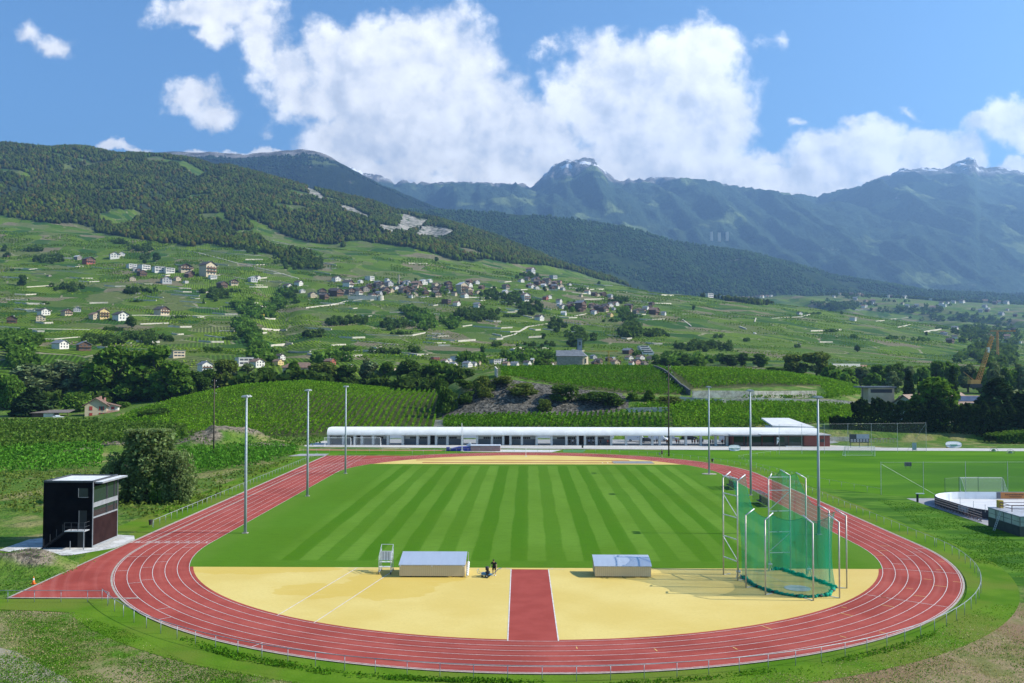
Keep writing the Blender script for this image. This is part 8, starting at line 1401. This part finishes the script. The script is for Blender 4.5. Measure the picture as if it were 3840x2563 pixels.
for sg_ in (-1, 1): rf = MB().add([(0, -1.4, h + rh + .1), (sg_ * (a + 1.3), -1.4, h - .8), (sg_ * (a + 1.3), 2 * d, h - .8), (0, 2 * d, h + rh + .1), (0, -1.4, h + rh + .45), (sg_ * (a + 1.3), -1.4, h - .45), (sg_ * (a + 1.3), 2 * d, h - .45), (0, 2 * d, h + rh + .45)], [(0, 1, 2, 3), (4, 7, 6, 5), (0, 4, 5, 1), (1, 5, 6, 2), (2, 6, 7, 3), (3, 7, 4, 0)]).build('roof', mat('hall_roof', (.30, .21, .15), (.26, .18, .13), .6, .8), hl)
h2_ = thing('solar_hall', 'long brown roof with dark solar panels at the right edge behind the cedar', 'hall', (*gw(2250, 318), hz(*gw(2250, 318))), .08); MB().box(-25, 40, 0, 14, -1, 4.4).build('wall', MATS['pale_green_render'], h2_); rf = MB().add([(-26, -1.2, 4.0), (41, -1.2, 4.0), (41, 7, 9.2), (-26, 7, 9.2), (41, 15, 4.0), (-26, 15, 4.0)], [(0, 1, 2, 3), (3, 2, 4, 5), (0, 3, 5), (1, 4, 2)]).build('roof', MATS['hall_roof'], h2_)
slr = mat('solar_panel', (.035, .045, .075), (.055, .065, .10), .6, .25, spec=.6)
for (x0, x1, t0, t1) in ((-25, -18, .05, .95), (-9, 5, .62, .95), (-4, 2, .05, .5), (12, 38, .1, .92)):
    A = lambda x, t: (x, -1.2 + 8.2 * t - .06, 4.0 + 5.2 * t + .08); MB().poly([A(x0, t0), A(x1, t0), A(x1, t1), A(x0, t1)]).build('solar_panel', slr, rf)
pf = thing('flat_pavilion', 'pale flat roofed pavilion with window row at the right end of the vineyards', 'pavilion', (*gw(2012, 335), 0)); pf.location.z = atD(2012, 906, 335).z; MB().box(-4.5, 5, -3, 4, -3, 2.6).build('wall', WALLC['cream'], pf); MB().box(-7, 5.6, -3.6, 5, 2.62, 3.1).build('roof', ROOFC['slate'], pf); MB().box(-3.6, 4.2, -3.06, -3.0, .8, 2.1).build('window', winm, pf); MB().bar((-6.5, -3, -2), (-6.5, -3, 2.6), .25).build('post', stone_d, pf)
# cranes
crm = mat('crane_orange', (.55, .27, .07), (.48, .23, .06), 1, .6)
def lattice(mb, a, c, w_, n, bw):
    a, c = Vector(a), Vector(c); dd = (c - a); u = Vector((0, 1, 0)); v = dd.normalized().cross(u).normalized(); cs = [(u * i + v * j) * w_ / 2 for i, j in ((-1, -1), (1, -1), (1, 1), (-1, 1))]
    for k in cs: mb.bar(a + k, c + k * .6, bw)
    for i in range(n):
        p, q_ = a + dd * i / n, a + dd * (i + 1) / n
        for k in range(4): mb.bar(p + cs[k], q_ + cs[(k + 1) % 4] * .9, bw * .7)
cr = thing('crawler_crane', 'tall orange lattice boom crane leaning right above the trees at the right', 'crane', (*gw(2238, 445), 0)); cr.location.z = atD(2238, 884, 445).z; q = MB(); lattice(q, (1, 0, 1.5), (8.4, 0, 24), 1.7, 16, .16); bm2 = q.build('boom', crm, cr); MB().box(5.7, 6.7, -.8, .8, 16, 18.5).build('boom_joint', whitep, bm2); MB().box(-3.2, 1.6, -1.5, 1.5, .6, 2.6).build('cab', crm, cr); MB().box(-3.5, 2.2, -1.9, -1.1, -1.2, .6).box(-3.5, 2.2, 1.1, 1.9, -1.2, .6).build('crawler_track', dark, cr); MB().bar((-1, 0, 2.5), (-6, 0, 6.5), .2).build('jib', crm, cr); MB().tube([(8.4, 0, 24), (-6, 0, 6.5)], .05, 4).build('cable', dark, cr)
cr = thing('tower_crane', 'slim orange tower crane far off right of the crawler crane', 'crane', (*gw(2289, 900), 0)); cr.location.z = atD(2289, 800, 900).z; q = MB(); lattice(q, (0, 0, -8), (0, 0, 17), 1.8, 10, .35); q.build('mast', crm, cr); q = MB(); lattice(q, (-7, 0, 17.5), (18, 0, 17.5), 1.2, 8, .3); q.build('jib', crm, cr)
cr = thing('tower_crane', 'small yellow tower crane in the valley village right of the church', 'crane', (*gw(1396, 560), 0)); cr.location.z = atD(1396, 838, 560).z; q = MB(); lattice(q, (0, 0, -4), (0, 0, 9), .9, 7, .2); q.build('mast', mat('crane_yellow', (.55, .36, .05), rough=.6), cr); q = MB(); lattice(q, (-21, 0, 8.6), (6, 0, 8.6), .7, 10, .16); q.build('jib', MATS['crane_yellow'], cr)
yv = thing('yellow_vehicle', 'row-ended yellow construction vehicle under the gully trees', 'vehicle'); p = setp(yv, 592, 727); MB().box(-5, 4, -1.3, 1.3, .5, 2.8).build('body', MATS['crane_yellow'], yv); MB().box(4.1, 6.4, -1.3, 1.3, .6, 3.0).build('cab', MATS['crane_yellow'], yv)
for x in (-3.5, 0, 4.6): MB().tube([(x, -1.4, .5), (x, 1.4, .5)], .5, 10).build('wheel', tyre, yv)
tw3 = thing('hotel_towers', 'group of three pale tower buildings high on the far forest slope', 'tower buildings', (0, 0, 0))
gxx = [(1632, 546, 9), (1650, 548, 8), (1668, 546, 9)]; D7 = 6050
for x, y, h_ in gxx: P = atD(x, y, D7 - 300); MB().box(P.x - 8, P.x + 8, P.y - 9, P.y + 9, P.z - 20, P.z + 38).build('tower', WALLC['white'], tw3)
tw4 = thing('village_chimney', 'slim cream square chimney tower in the middle of the hillside village', 'chimney'); p = setp(tw4, 914, 656); MB().box(-1.3, 1.3, -1.3, 1.3, -2, 17).build('shaft', WALLC['cream'], tw4); MB().box(-1.5, 1.5, -1.5, 1.5, 17, 17.6).build('cap', WALLC['grey'], tw4)
tw4 = thing('village_terrace', 'broad pale stone retaining wall under the left part of the village', 'wall'); p = setp(tw4, 840, 688); s = (p.y - CAM.y) / 2075; MB().box(-42 * s, 24 * s, -2, 6, -3, 5).build('wall', lane_m, tw4); MB().tube([(32 * s, 1, -3), (32 * s, 1, 5.5)], 7 * s, 14).build('round_bastion', lane_m, tw4)
# ------------------------------------------------------------------ air: one even box of haze round everything
hz_m = bpy.data.materials.new('haze_air'); hz_m.use_nodes = True; t = hz_m.node_tree; t.nodes.clear(); b = NB(t)
pv = b.n('ShaderNodeVolumePrincipled'); pv.inputs['Color'].default_value = (.35, .61, 1.0, 1); pv.inputs['Density'].default_value = 8.4e-5; pv.inputs['Anisotropy'].default_value = .42
oo = b.n('ShaderNodeOutputMaterial'); b.put(oo.inputs['Volume'], pv.outputs[0])
hzb = MB().box(-9500, 9500, -300, 11800, -140, 2950).build('haze', hz_m); stuff(hzb)
